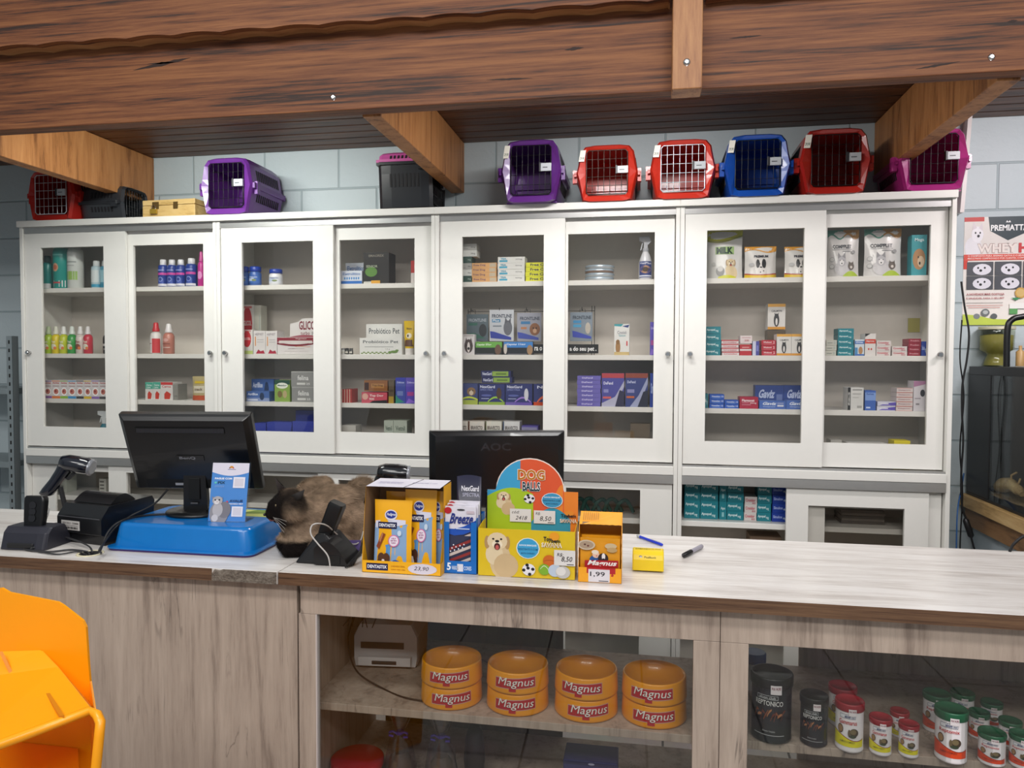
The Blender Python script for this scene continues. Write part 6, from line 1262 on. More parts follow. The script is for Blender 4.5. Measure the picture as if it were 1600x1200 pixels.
def bottle(px0, px1, yt, z, kind, body, cap, dec, label, group=None, y=None):
    y0 = y or YF; a = at(px0, yt, y0); c = at(px1, yt, y0); w = (c.x-a.x)*.98; rad = w/2; cx = (a.x+c.x)/2; cy = y0+rad
    h = at((px0+px1)/2, yt, cy).z-z
    nm = {'spray': 'spray_bottle', 'cap': 'shampoo_bottle', 'pill': 'pill_jar', 'trigger': 'trigger_bottle'}[kind]
    r = thing(nm, label, 'bottle' if kind != 'pill' else 'jar', (cx, cy, z), 0, group)
    b = MB(); m = M(body, .3, coat=.2); ry = .8
    if kind == 'spray': pr = [(rad*.85, 0), (rad*.98, .003), (rad*.98, h*.58), (rad*.8, h*.66), (rad*.42, h*.71)]; lz0, lz1 = .03, .60; ct = h*.71
    elif kind == 'cap': pr = [(rad*.9, 0), (rad, .003), (rad, h*.72), (rad*.9, h*.78), (rad*.6, h*.80)]; lz0, lz1 = .03, .72; ct = h*.80
    elif kind == 'pill': pr = [(rad*.9, 0), (rad, .003), (rad, h*.62), (rad*.8, h*.74)]; lz0, lz1 = .08, .58; ct = h*.74
    else: pr = [(rad*.9, 0), (rad, .003), (rad*.98, h*.40), (rad*.7, h*.55), (rad*.4, h*.66)]; lz0, lz1 = .05, .42; ct = h*.66
    b.lathe(pr, m, n=20)
    fn = lambda u, v, off: Vector((-(rad*.985+off)*sin((.5-u)*2.6), -(rad*.985+off)*cos((.5-u)*2.6), h*(lz0+(lz1-lz0)*v)))
    b.decor(fn, dec, True, .0006, .00015); b.build('bottle_body', r)
    b = MB(); cm = M(cap, .35)
    if kind == 'spray':
        b.lathe([(rad*.62, ct), (rad*.62, ct+h*.08), (rad*.5, ct+h*.12), (rad*.42, h*.97), (rad*.3, h)], cm, n=16); b.build('spray_cap', r)
    elif kind == 'cap': b.lathe([(rad*.62, ct), (rad*.66, ct+.002), (rad*.60, h-.002), (rad*.5, h)], cm, n=16); b.build('cap', r)
    elif kind == 'pill': b.lathe([(rad*.92, ct), (rad*.95, ct+.002), (rad*.93, h-.002), (rad*.8, h)], cm, n=24); b.build('lid', r)
    else:
        b.lathe([(rad*.45, ct), (rad*.45, ct+h*.07)], cm, n=14)
        b.loft([[(x, yy, zz) for x, zz in ((-rad*.95, h*.90), (-rad*.95, h), (rad*.5, h), (rad*.8, h*.88), (rad*.3, h*.80), (rad*.3, ct+h*.05), (-rad*.3, ct+h*.05), (-rad*.25, h*.86))] for yy in (-.010, .010)], cm, True, True, False)
        b.loft([[(x, yy, zz) for x, zz in ((-rad*.5, h*.88), (-rad*.35, h*.88), (-rad*.6, h*.70), (-rad*.8, h*.68))] for yy in (-.005, .005)], cm, True, True, False); b.build('trigger_head', r)
    return r
# --- far-left cabinet
bottle(62, 75, 400, Z1, 'cap', '1c8a84', '145a58', [('r', 0, 0, 1, .2, 'd8d8d8')], 'teal shampoo bottle cut off by the left frame, top shelf', None, YF+.03)
bottle(75, 98, 372, Z1, 'cap', '1f9a90', 'd8d8d4', [('r', 0, 0, 1, .18, 'dcdcdc'), ('e', .45, .55, .16, .12, 'd8a888'), ('e', .45, .55, .1, .07, 'c86848'), ('r', .3, .10, .7, .14, 'c04048'), ('r', .2, .88, .8, .92, '70c8c0')], 'big teal shampoo bottle with white foot on the top shelf', None)
bottle(98, 119, 374, Z1, 'cap', 'd8dcd8', 'c8ccc8', [('r', .15, .2, .85, .45, '9ac060'), ('r', .2, .7, .8, .74, '9aa09c'), ('r', .2, .6, .7, .63, 'b0b4b0')], 'white shampoo bottle with green label beside the big teal one')
for i, x in enumerate((138, 152)): bottle(x, x+14, 408, Z1, 'cap', ('b8d0d8', '5aa8c4')[i], 'd4d8d8', [('r', .1, .25, .9, .9, ('d8e0e0', 'a8d8e4')[i]), ('p', [(.1, .4), (.9, .6), (.9, .7), (.1, .5)], '2a78a8'), ('r', 0, 0, 1, .15, '3a98b8')], 'small %s bottle with white cap on the top shelf, %s' % (('clear', 'light blue')[i], ('left of two', 'right of two')[i]), 'small blue bottles on the top shelf')
sp = [(64, 'a8c828', 'b8c8a0', 'yellow-green'), (76, 'd8c41c', 'd8d8c8', 'golden yellow'), (88, 'c0c82c', 'e0e0dc', 'lime yellow'), (101, '3a9a48', 'd8e0d8', 'green'), (114, 'd8ccc4', 'e0dedc', 'white patterned'), (126, 'c83848', 'e0dcdc', 'red')]
for i, (x, c, cp, nm) in enumerate(sp):
    bottle(x, x+12.5, 510, Z2, 'spray', c, cp, [('e', .5, .4, .25, .18, 'e0dcc8' if i != 4 else '8a4a38'), tl('Pet', .3, .62, .7, .8, 'f0ecd8' if i != 4 else 'a04838'), ('e', .65, .3, .12, .1, 'd87838')], '%s spray bottle in the row on the second shelf of the leftmost cabinet' % nm, 'coloured spray bottles on the second shelf')
bottle(157, 168, 511, Z2, 'spray', '1c1a18', 'dcdcd8', [('r', .1, .45, .9, .6, 'd8d4d0'), ('r', .1, .2, .9, .3, '8a8480')], 'black spray bottle with white cap on the second shelf')
xs = [68, 81, 94, 106, 119, 131, 143, 155, 167]; cl = ['8a5aa0', 'd87838', '8ab83c', '3a90c8', '3a3a3c', 'd8b828', '8a6ab0', '4a4a4c']
for i in range(8):
    k = 'oft%d' % i; ST[k] = (ST['oft'][0], ST['oft'][1]+[('r', 0, 0, 1, .13, cl[i]), ('r', .0, .93, 1, .97, cl[i])])
for i in range(8):
    X, w, h = px_w(xs[i], xs[i+1], 594, Z3); carton('white ear-drop carton with %s foot, %s in the row of eight' % (['purple', 'orange', 'green', 'blue', 'dark grey', 'yellow', 'violet', 'black'][i], lr(i, 8)), X, w, Z3, h, 'oft%d' % i, 'white ear-drop cartons on the third shelf')
bottle(146, 166, 642, Z0, 'trigger', '2a7a8c', 'd8dcdc', [('r', .1, .2, .9, .8, 'a8ccd0')], 'blue trigger spray bottle with white head at the cabinet bottom', None)
b = MB(); X, w, h = px_w(84, 128, 664, Z0); b.box(0, w, 0, .08, 0, .085, M('2a3038', .4)); tag(b.build('small_case', None, (X, YF, Z0), bevel=.006), 'low dark case at the bottom of the leftmost cabinet', 'case')
for i, x in enumerate((243, 257, 271, 286)):
    bottle(x, x+14+(i == 3)*2, 406-2*(i == 3), Z1, 'cap', '243c8c', 'dcdce0', [('r', 0, .58, 1, .70, 'c8489c'), ('r', .3, .1, .75, .4, '3a52a4'), ('e', .5, .35, .18, .13, '8a98d0'), ('e', .5, .35, .13, .09, '243c8c'), ('r', 0, 0, 1, .12, 'd4d4dc'), ('r', .2, .8, .8, .86, '8a98d0')], 'dark blue bottle with pink band and white cap, %s of four' % lr(i, 4), 'blue and pink bottles on the top shelf')
bottle(306, 316, 393, Z1, 'spray', 'c0308c', 'c04890', [('e', .5, .5, .3, .2, 'e090c8')], 'magenta spray bottle at the right end of the top shelf')
bottle(230, 246, 504, Z2, 'spray', 'd8d4d0', 'c02c34', [('r', 0, .0, .5, .9, 'e0dcda'), ('r', .45, 0, 1, .8, 'c83c40'), ('r', .1, .5, .4, .54, 'a04040')], 'white and red spray bottle with red nozzle, second shelf')
bottle(250, 266, 506, Z2, 'spray', 'b87868', 'e0dcdc', [('r', .2, .3, .8, .34, 'e0c8c0'), ('r', .2, .5, .8, .56, '8a4a40'), ('e', .5, .75, .2, .1, 'd0a098')], 'salmon pink spray bottle with white nozzle, second shelf')
for i, (x0, x1, s, c) in enumerate(((227, 239, 'cat_t', 'teal-topped carton, left of the three'), (239, 251, 'cat_t', 'teal-topped carton, middle of the three'), (251, 270, 'cat_r', 'wider red-lettered carton, right of the three'))):
    C(x0, x1, 597, Z3, s, c+' on the third shelf', group='meat treat cartons on the third shelf')
C(271, 278, 600, Z3, 'greyslim', 'narrow pale carton right of the meat treat cartons')
a, w, h = px_w(294, 316, 588, Z3)
pouch('treat_bag', 'small leaning bag with yellow and orange print on the third shelf', 'bag', (a+w/2+.004, YF+.03, Z3), w, h, .03, 'b8a878', [('r', .1, .3, .9, .6, 'd8d0b8'), ('r', 0, .0, 1, .2, 'b8502c'), ('r', .2, .7, .9, .8, 'd8b828'), tl('snack', .2, .4, .8, .52, '5a3a28')], seed=9)
# --- second cabinet
for i, (x0, x1, yt) in enumerate(((372, 385, 417), (385, 403, 417), (416, 436, 421))):
    bottle(x0, x1, yt, Z1, 'pill', 'dcdce0' if i == 2 else '3c62a8', '1c3c9c', [('r', 0, .1, 1, .9, 'd8dce4' if i == 2 else '3a66b0'), ('r', .1, .3, .6, .6, 'b8c4dc'), tl('Vitamin', .2, .65, .8, .8, '2a4a90' if i == 2 else 'd8e0f0'), ('e', .6, .4, .15, .12, '7a8a58')], 'blue-lidded supplement jar on the top shelf, %s' % (('leftmost, cut by the frame'), 'blue label, second of three', 'white label, rightmost')[i], 'blue-lidded jars on the top shelf')
C(376, 397, 476, Z2, 'glic_s', 'tall red and white carton in the back row, second shelf', y=3.38, d=.06)
C(397, 408, 477, Z2, 'whitest', 'grey white carton in the back row beside the red one', y=3.38, d=.06)
C(377, 395, 515, Z2, 'glic_s', 'red and white carton with green foot in the front row')
R([396, 415, 433], 517, Z2, ['hep'], 'white carton with maroon animals at its foot, % of two', 'white cartons with maroon animals')
X, w, h = px_w(433, 491, 527, Z2)
r = thing('display_box', 'white and maroon open display carton with raised back header, second shelf', 'display box', (X, YF, Z2))
b = MB(); CW = M('dcd8d6', .4); b.box(0, w, 0, .0012, 0, h, CW); b.box(0, w, .07, .0712, 0, h*1.0, CW); b.box(0, .0012, 0, .07, 0, h, CW); b.box(w-.0012, w, 0, .07, 0, h, CW); b.box(0, w, 0, .07, -.0003, .001, CW)
h3 = at(470, 497, YF+.07).z-Z2
b.prism([(w*.16, h), (w, h), (w, h3*.97), (w*.82, h3), (w*.5, h3*.99), (w*.40, h3*.90), (w*.16, h3*.84)], .0713, .0725, CW)
b.decor(front(0, 0, w, h, 0), [('b', [(i/10, .58-.12*sin(pi*i/10), .70-.12*sin(pi*i/10)) for i in range(11)], '7a1c2c'), ('b', [(i/10, .72-.06*sin(pi*i/10), .98) for i in range(11)], '8a2434'), ('r', .05, .64, .95, .80, 'd8d0cc'), tl('Organnact', .5, .86, .8, .95, 'e0d0cc', 0, .02), tl('SUPLEMENTO GLICOL', .3, .30, .75, .36, 'a08888', 0, .01), tl('complemento vitamínico', .2, .14, .85, .20, 'b0a0a0', 0, .01), ('b', [(.5+.4*i/6, .44+.02*sin(i), .46+.02*sin(i)) for i in range(7)], 'd88038')])
b.decor(front(w*.16, h, w*.84, h3-h, .0713), [tl('GLICOL', .30, .40, .92, .85, '7a1c2c', 0, .03), tl('turbo', .35, .15, .65, .32, '7a1c2c', 0, .01), tl('PET', .72, .08, .9, .30, '8a8484', 0, .02), ('b', [(i/10, .0, .04+.1*sin(pi*i/10)) for i in range(11)], 'a04858')])
for k in range(4): b.lathe([(.006, h*.62), (.006, h*.84), (.004, h*.86)], M('e4e0dc', .4), (w*(.2+.2*k), .02, 0), 10)
b.build('printed_carton', r)
C(385, 421, 611, Z3, 'ouribio', 'blue carton with standing cat, lower of two, third shelf')
C(393, 428, 592, Z3, 'ouribio', 'blue carton with standing cat resting behind and above another', y=3.345, d=.06)
C(429, 453, 594, Z3, 'greenpet', 'green carton with dark cap band, between blue and grey boxes')
C(455, 491, 580, Z3, 'felina', 'grey cat-food box, % one of two stacked', 2, 'grey boxes stacked on the third shelf')
for i, (x0, x1, yt) in enumerate(((397, 416, 661), (417, 456, 659), (457, 491, 658))): C(x0, x1, yt, Z0, 'indigo', 'indigo blue carton at the cabinet bottom, %s of the front three' % lr(i, 3), group='indigo cartons at the bottom of the second cabinet')
C(462, 491, 641, Z0, 'indigo', 'indigo carton standing taller behind the others at the cabinet bottom', y=3.36, d=.06)
C(540, 572, 411, Z1, 'eletro', 'white and blue drops carton in the back on the top shelf', y=3.35, d=.06)
C(533, 566, 423, Z1, 'eletro', 'white and blue drops carton in front on the top shelf', d=.06)
C(568, 608, 395, Z1, 'darkbox', 'black display carton with green picture on the top shelf', d=.09)
C(642, 650, 407, Z1, 'redcart', 'thin red and white carton cut off by the right frame')
for i, x in enumerate((532, 538, 544.5)): bottle(x, x+6, 544, Z2, 'pill', '2a2a28' if i else 'd0d0cc', ['8a8a88', '1a1a1a', '3a3a38'][i], [('r', .2, .2, .8, .8, 'c8c4b8')], 'tiny dropper bottle at the left end of the shelf, %s of three' % lr(i, 3), 'tiny bottles left of the white display carton')
C(572, 629, 506, Z2, 'probio', 'white display header with checker top edge behind the white carton', y=3.36, d=.012)
C(562, 628, 528, Z2, 'probio', 'wide white carton with dog silhouettes and green checks')
X, w, h = px_w(629, 647, 501, Z2)
r = thing('paste_tube', 'yellow paste tube standing on its white cap, second shelf', 'tube', (X+w/2, YF+.02, Z2))
b = MB(); b.loft([[(w/2*sx*cos(2*pi*k/16), sy*.016*sin(2*pi*k/16), z) for k in range(16)] for z, sx, sy in ((h*.18, .75, .9), (h*.24, .82, 1), (h*.6, .92, .6), (h*.95, 1, .12), (h, 1, .12))], M('d8b414', .3), True, True, True)
b.decor(lambda u, v, off: Vector(((u-.5)*w*.8, -.016*(1-.8*v)*sqrt(max(.05, 1-(2*u-1)**2))-off-.0008, h*(.24+.7*v))), [('r', 0, 0, 1, .28, '5a3418'), ('e', .5, .45, .3, .12, 'e8e0c8'), tl('Glicopan', .2, .70, .8, .80, '4a3c10', 0, .02), ('e', .4, .45, .1, .06, '3a2c1c')], True)
b.build('tube_body', r)
b = MB(); b.lathe([(w*.36, 0), (w*.38, h*.18)], M('e4e0dc', .4), n=20); b.build('cap', r)
R([534, 538, 542, 546, 550], 608, Z3, ['redthin'], 'thin dark red carton at the shelf left end, % of four', 'thin dark red cartons')
C(569, 606, 594, Z3, 'dogbrown', 'brown dog carton lying on top of the pink red one', y=YF+.006, zb=.055)
C(565, 605, 612.5, Z3, 'dogred', 'pink red dog carton with white lettering, third shelf', d=.085)
C(607, 616, 594, Z3, 'brownb', 'plain brown carton standing right of the dog cartons')
C(618, 634, 590, Z3, 'bluepur', 'blue carton with teal corner, left of two upright ones')
C(634, 650, 590, Z3, 'purp', 'violet carton with pink label beside the blue one')
R([600, 615, 636], 657, Z0, ['palegrn'], 'pale green carton at the cabinet bottom, % of two', 'pale green cartons at the cabinet bottom')
C(533, 556, 664, Z0, 'plain', 'grey carton low at the left of the cabinet bottom')
# --- third cabinet
X, w, h = px_w(722, 745, 381, Z1); hs = h/6
for i in range(6):
    carton('white and green medicine box, %s in the stack of six at the left' % st(i, 6), X, w-(.0 if i > 3 else .022), Z1+i*hs, hs-.0006, ['dgrn', 'wgrn', 'grey', 'dgrn', 'wgrn', 'grey'][i], 'stack of six boxes at the left of the top shelf')
C(737.5, 776, 411, Z1, 'freedog', 'peach dog flea medicine box, % of the stack of four', 4, 'peach boxes stacked on the top shelf')
C(777.5, 820, 401.5, Z1, 'tea', 'white box with blue mark, % of the stack of four', 4, 'white boxes stacked on the top shelf', y=YF+.004)
C(821.5, 856, 410, Z1, 'freecat', 'yellow cat flea medicine box, % of the stack of four', 4, 'yellow boxes stacked on the top shelf')
# hooks rack with sign strip
x0 = at(722, 545, 3.40).x; x1 = at(933, 545, 3.40).x
r = thing('wire_display_rack', 'black wire display rack with white-on-black slogan strip, second shelf', 'rack', (x0, 3.40, Z2))
b = MB(); WB = M('17181a', .4); RW_ = x1-x0; xr = at(929, 500, 3.40).x-x0; zt = at(929, 478, 3.40).z-Z2
for dx in (0, .012): b.tube([(xr-dx, 0, 0), (xr-dx, 0, zt)], .0018, WB, 6)
b.tube([(.03, 0, 0), (.03, 0, zt*.95)], .0018, WB, 6); b.tube([(.03, 0, zt*.9), (xr, 0, zt*.9)], .0015, WB, 6)
for px in (738, 782, 824, 910):
    x = at(px, 480, 3.37).x-x0; b.tube(curve_pts([(x, 0, zt*.9), (x, -.03, zt*.92), (x, -.052, zt*.90), (x, -.056, zt*.96)], 12), .0015, WB, 6)
    b.tube([(x-.012, -.02, zt*.80), (x-.012, -.022, zt*.93), (x+.012, -.022, zt*.93), (x+.012, -.02, zt*.80)], .0012, WB, 5)
b.build('wire_frame', r)
sx0 = at(833, 545, 3.262).x-x0; sx1 = at(935, 545, 3.262).x-x0; sz0 = at(900, 552, 3.262).z-Z2; sz1 = at(900, 538, 3.262).z-Z2
b = MB(); b.box(sx0, sx1, -.137, -.134, sz0, sz1, M('0c0c0e', .4)); u2 = (at(889, 545, 3.262).x-at(833, 545, 3.262).x)/(sx1-sx0)
b.decor(front(sx0, sz0, sx1-sx0, sz1-sz0, -.137), [tl('ra o', .02, .28, .14, .72, 'e8e8e8', 0, .03), tl('a do seu pet .', u2+.01, .12, .97, .76, 'e8e8e8', 0, .03)]); b.build('slogan_strip', r)
b = MB(); b.box(sx0+.01, sx0+.014, -.134, 0, sz0+.004, sz0+.007, WB); b.box(sx1-.02, sx1-.016, -.134, 0, sz0+.004, sz0+.007, WB); b.build('strip_bracket', r)
FG = 'hanging flea pipette packs on the wire rack'
for x0_, x1_, yt, s, lab in ((729, 763, 491, 'frontgrn', 'dark grey green pack hanging leftmost on the wire rack'), (765, 803, 484, 'frontcat', 'silver pack with grey cat hanging on the wire rack'), (808, 846, 489, 'frontdog', 'grey pack with brown dog face hanging on the wire rack'), (891, 926, 488, 'frontblu', 'pack with blue labels hanging seen through the right door')):
    X, w, h = px_w(x0_, x1_, yt, Z2, 3.345); zb = at(x0_, 533, 3.345).z-Z2
    carton(lab, X, w, Z2+zb, h-zb, s, FG, 3.345, .012, name='pipette_pack', cat='pack')
C(723, 742, 522, Z2, 'dogcart', 'small white carton with french bulldog face', d=.035)
C(743, 785, 534, Z2, 'capstarg', 'black and green flat carton on the second shelf', d=.035)
C(787, 833, 534, Z2, 'capstarb', 'black and blue flat carton on the second shelf', d=.035)
R([720, 747], 599, Z3, ['nexgdog'], 'navy carton with hound face and lime foot, far left', None)
C(748, 789, 599.5, Z3, 'nexg', 'navy carton with lime green swoosh, third shelf')
C(790, 832, 599.5, Z3, 'nexgp', 'navy carton with lilac swoosh, third shelf')
C(834, 862, 600, Z3, 'nexgo', 'navy carton with orange swoosh at the door stile')
X, w, h = px_w(751, 800, 579, Z3); zb = at(760, 598.5, YF).z-Z3+.0006; hs = (h-zb)/2
carton('flat navy and green box, lower of two lying on the navy cartons', X+.004, w-.004, Z3+zb, hs-.0006, 'nexflat', 'flat boxes lying on the navy cartons', YF+.008, .06)
carton('flat navy and green box, upper of two lying on the navy cartons', X, w-.006, Z3+zb+hs, hs-.0006, 'nexflat', 'flat boxes lying on the navy cartons', YF+.008, .06)
for x0_, x1_, s, lab in ((716, 731, 'bravecto', 'white carton cut by the frame at the bottom left'), (732, 757, 'bravecto', 'white carton with red brown stripe at the cabinet bottom'), (758.5, 784, 'bravgrn', 'white carton with green stripe at the cabinet bottom'), (786, 812, 'bravblu', 'white carton with blue stripe at the cabinet bottom')): C(x0_, x1_, 658, Z0, s, lab)
C(815, 841, 665, Z0, 'lilac', 'purple carton at the bottom right of the left door')
X, w, _ = px_w(912, 959, 415, Z1); hh = (at(930, 415, YF+.05).z-Z1)/4
for i in range(4):
    r = thing('round_tin', 'flat round silver tin, %s of the stack of four' % st(i, 4), 'tin', (X+w/2+(.001 if i % 2 else -.001), YF+.01+w/2, Z1+i*hh), 0, 'round tins on the top shelf')
    b = MB(); b.lathe([(w*.47, 0), (w*.49, .001), (w*.49, hh*.7)], M('c4c8cc' if i != 2 else '9a8070', .3, .3), n=28); b.build('tin_body', r)
    b = MB(); b.lathe([(w*.5, hh*.55), (w*.5, hh*.95), (w*.48, hh*.99)], M('b8c8d4', .25, .4), n=28); b.build('lid', r)
bottle(998, 1020, 370, Z1, 'trigger', 'd0d0d4', 'a8aab0', [('r', .1, 0, .9, 1.0, '2c3c7c'), ('e', .5, .5, .32, .25, 'b08868'), ('e', .5, .5, .18, .15, '4a3828'), tl('VetPlus', .15, .82, .85, .95, 'e0e4f0', 0, .02), ('r', .1, .05, .9, .14, 'd0d4e0')], 'white trigger spray bottle with animal picture, top shelf right')
C(960, 984, 506, Z2, 'credeli', 'tall white carton with a tabby cat, second shelf')
C(1016, 1026, 503, Z2, 'purp', 'violet carton cut off by the right door frame')
C(902, 939, 587, Z3, 'defend', 'purple flat box, % in the stack of seven', 7, 'purple boxes stacked on the third shelf')
C(940.5, 976, 583, Z3, 'defr', 'blue carton with red top band, third shelf')
C(977.5, 1013, 583, Z3, 'defb', 'dark blue carton with brown top band and dog')
C(1016, 1030, 583, Z3, 'navy', 'blue carton cut off at the right of the third shelf')
C(985, 1016, 662, Z0, 'brownb', 'brown and yellow box at the cabinet bottom, right door')
# --- far-right cabinet
def bag(x0, x1, yt, base, dec, lab, z=Z1, seed=1, grp=None):
    X, w, h = px_w(x0, x1, yt, z); pouch('supplement_pouch', lab, 'pouch', (X+w/2, YF+.035, z), w, h, .06, base, dec, seed=seed, group=grp, wob=.04)
bag(1106, 1163, 359, 'd4d4d0', [('b', [(i/12, .86-.08*sin(pi*i/12+.6), 1) for i in range(13)], 'b8b818'), ('b', [(i/12, .82-.08*sin(pi*i/12+.6), .86-.08*sin(pi*i/12+.6)) for i in range(13)], '8a8c18'), ('r', .22, .50, .76, .66, '9ab878'), tl('MILK', .25, .51, .73, .65, '1c3a2c', 0, .06)]+dog(.66, .33, .26, .62, 'd8c49c', 'b09468')+[('e', .36, .15, .12, .10, '8a8a88'), ('e', .36, .2, .08, .06, 'c8c8c4'), ('b', [(.3+.5*i/8, 0, .03+.04*sin(pi*i/8)) for i in range(9)], 'c8c820'), ('e', .17, .30, .06, .04, 'b8b8b4')], 'tall pouch with olive top and golden puppy on the top shelf', seed=2)
PD = [('b', [(i/12, .84+.05*sin(pi*i/12*2), 1) for i in range(13)], 'd8982c'), tl('PREMIUM', .28, .64, .74, .72, '2a2a34', 0, .05), ('e', .5, .40, .15, .17, 'e4e0dc'), ('e', .40, .45, .06, .14, '1c1c1c'), ('e', .60, .45, .07, .15, '1c1c1c'), ('e', .5, .33, .04, .03, '141414'), ('e', .46, .44, .02, .02, '141414'), ('e', .55, .44, .02, .02, '141414'), ('e', .53, .20, .14, .12, 'dcd8d4'), ('e', .48, .18, .02, .02, '1c1c1c'), ('e', .58, .22, .02, .02, '1c1c1c'), ('b', [(.0+i/12, 0, .12-.04*sin(pi*i/12)) for i in range(13)], 'd8b818'), ('b', [(i/12, .12-.04*sin(pi*i/12), .16-.05*sin(pi*i/12)) for i in range(13)], 'a8382c'), ('e', .2, .42, .09, .06, 'b8b8b8')]
bag(1165, 1216, 384, 'd8d6d2', PD, 'white pouch with dalmatian and orange top, fully visible one', seed=3, grp='dalmatian pouches on the top shelf')
bag(1228, 1279, 384, 'd8d6d2', PD, 'white pouch with dalmatian and orange top, half hidden by the door stile', seed=4, grp='dalmatian pouches on the top shelf')
CD = [('b', [(i/12*.5, .84+.05*sin(pi*i/12*2), 1) for i in range(13)], '4a8a78'), ('b', [(.5+i/12*.5, .84+.05*sin(pi*i/12*2), 1) for i in range(13)], 'b88848'), tl('COMPPLET', .14, .60, .74, .68, '2c2c34', 0, .04), ('r', .14, .575, .76, .582, '4a4a50'), ('r', .45, .53, .72, .55, '8a8a8c'),
      ('e', .44, .18, .24, .16, 'c8c6c8'), ('e', .42, .33, .13, .12, 'b4b2b6'), ('p', [(.30, .38), (.31, .52), (.40, .43)], '8a888c'), ('p', [(.54, .38), (.53, .52), (.44, .43)], '8a888c'), ('e', .42, .30, .07, .06, 'e4e2e2'), ('e', .42, .28, .022, .015, '1a1a1c'), ('e', .37, .345, .014, .01, '1a1a1c'), ('e', .47, .345, .014, .01, '1a1a1c'),
      ('e', .72, .22, .10, .08, '6a6058'), ('p', [(.64, .26), (.65, .33), (.70, .28)], '5a5048'), ('p', [(.80, .26), (.79, .33), (.74, .28)], '5a5048'), ('e', .72, .20, .04, .03, 'd8d0c8'), ('b', [(.45+.5*i/10, .0, .02+.10*sin(pi*i/10)) for i in range(11)], 'a8c038'), ('e', .12, .37, .07, .05, 'a8a8a8'), ('e', .12, .22, .07, .05, 'a8a8a8'), ('e', .12, .37, .058, .04, 'd4d4d2'), ('e', .12, .22, .058, .04, 'd4d4d2'), ('e', .80, .52, .06, .04, '9a9a9a')]
bag(1296, 1347, 358, 'd6d4d2', CD, 'large white husky pouch, left of the pair', seed=5, grp='white husky pouches on the top shelf')
bag(1354, 1414, 356, 'd6d4d2', CD, 'large white husky pouch, right of the pair', seed=6, grp='white husky pouches on the top shelf')
C(1425, 1449, 367, Z1, 'tealdog', 'teal carton with brown dog at the right end of the top shelf', d=.05)
C(1103, 1127, 510, Z2, 'teal', 'teal medicine box, % of the stack of four', 4, 'teal boxes stacked at the left of the second shelf')
C(1128, 1155, 531, Z2, 'redwh', 'white and red medicine box, % of the stack of four beside the teal stack', 4, 'white and red boxes left of the red carton')
C(1156, 1175, 538, Z2, 'redblk', 'red carton with white band under a pale box')
X, w, h = px_w(1156, 1175, 524.5, Z2); zb = at(1160, 537, YF).z-Z2+.001; carton('pale pink box lying on the red carton with white band', X+.002, w, Z2+zb, h-zb, 'pinktop')
C(1176, 1187, 533, Z2, 'bluwh', 'narrow violet and white carton, second shelf')
C(1190, 1213, 531, Z2, 'crimson', 'crimson medicine box, % of the stack of three', 3, 'crimson boxes stacked on the second shelf')
R([1214, 1237, 1262], 522, Z2, ['dogwh'], 'white carton with a black and white dog, % of two', 'white dog cartons on the second shelf')
C(1199, 1228, 516, Z2, 'brownb', 'tan carton in the back row under the raised dog carton', y=3.38, d=.07)
X, w, h = px_w(1200, 1228, 475, Z2, 3.38); zb = at(1210, 515, 3.38).z-Z2+.001; carton('white dog carton standing on the tan carton in the back', X, w, Z2+zb, h-zb, 'dogwh', None, 3.38, .06)
C(1109, 1132, 616, Z3, 'blue', 'bright blue medicine box, % of the stack of three', 3, 'bright blue boxes, taller stack')
C(1133, 1155, 625, Z3, 'blue', 'bright blue medicine box, % of the stack of two', 2, 'bright blue boxes, shorter stack')
C(1099, 1107, 615, Z3, 'teal', 'teal carton edge at the left frame, third shelf')
C(1156, 1185, 620, Z3, 'crimbig', 'single crimson carton between blue boxes on the third shelf')
R([1186.5, 1228.5, 1270], 626, Z3, ['gaviz'], 'light blue stomach medicine carton in the front row, % of two', 'light blue cartons in the front row')
R([1180, 1225, 1266], 602, Z3, ['gavizd'], 'darker blue carton in the back row with cat faces above, % of two', 'darker blue cartons in the back row', y=3.36, d=.06)
C(1105, 1130, 690, Z0, 'plain', 'grey box low at the bottom of the far-right cabinet')
C(1291, 1308, 531, Z2, 'whitest', 'greenish white medicine box, % of the stack of three', 3, 'greenish white boxes at the left of the right door')
C(1310, 1335, 513, Z2, 'teal', 'teal medicine box, % of the stack of five', 5, 'teal boxes in the stack of five')
C(1336, 1351, 530, Z2, 'catblu', 'blue and white carton with a brown cat, second shelf')
C(1352, 1369, 521, Z2, 'whred', 'tall white carton with red band and black corner')
C(1370, 1393, 532, Z2, 'croni', 'white carton with rose lettering, % of the stack of three', 3, 'rose-lettered cartons, left stack')
C(1394, 1418, 541, Z2, 'croni', 'white carton with rose lettering, % of the stack of two', 2, 'rose-lettered cartons, right stack')
C(1419.5, 1439.5, 529, Z2, 'dkred', 'dark red medicine box, % of the stack of four', 4, 'dark red boxes stacked on the second shelf')
C(1440, 1448, 533, Z2, 'navy', 'blue medicine box at the right frame, second shelf')
b = MB(); X, w, h = px_w(1420, 1439, 497, Z2, 3.50); zb = at(1430, 519, 3.50).z-Z2; b.box(0, w, 0, .001, 0, h-zb, M('b0a858', .6)); tag(b.build('yellow_sheet', None, (X, 3.508, Z2+zb)), 'small flat yellow sheet on the cabinet back above dark red boxes', 'note')  # thin yellow sheet set against the back panel
C(1325, 1350, 605, Z3, 'gear', 'tall white carton with black spine, third shelf right')
C(1352, 1369, 610, Z3, 'bluct', 'light blue upright carton beside the black-spined one')
C(1371, 1400, 627, Z3, 'purwh', 'white and violet carton, % of two stacked', 2, 'white and violet cartons on the third shelf')
C(1401, 1427, 606, Z3, 'rose', 'pinkish white medicine box, % of the stack of five', 5, 'pinkish white boxes stacked on the third shelf')
C(1428, 1447, 595, Z3, 'talltri', 'tall pale carton with mauve corner at the right end')
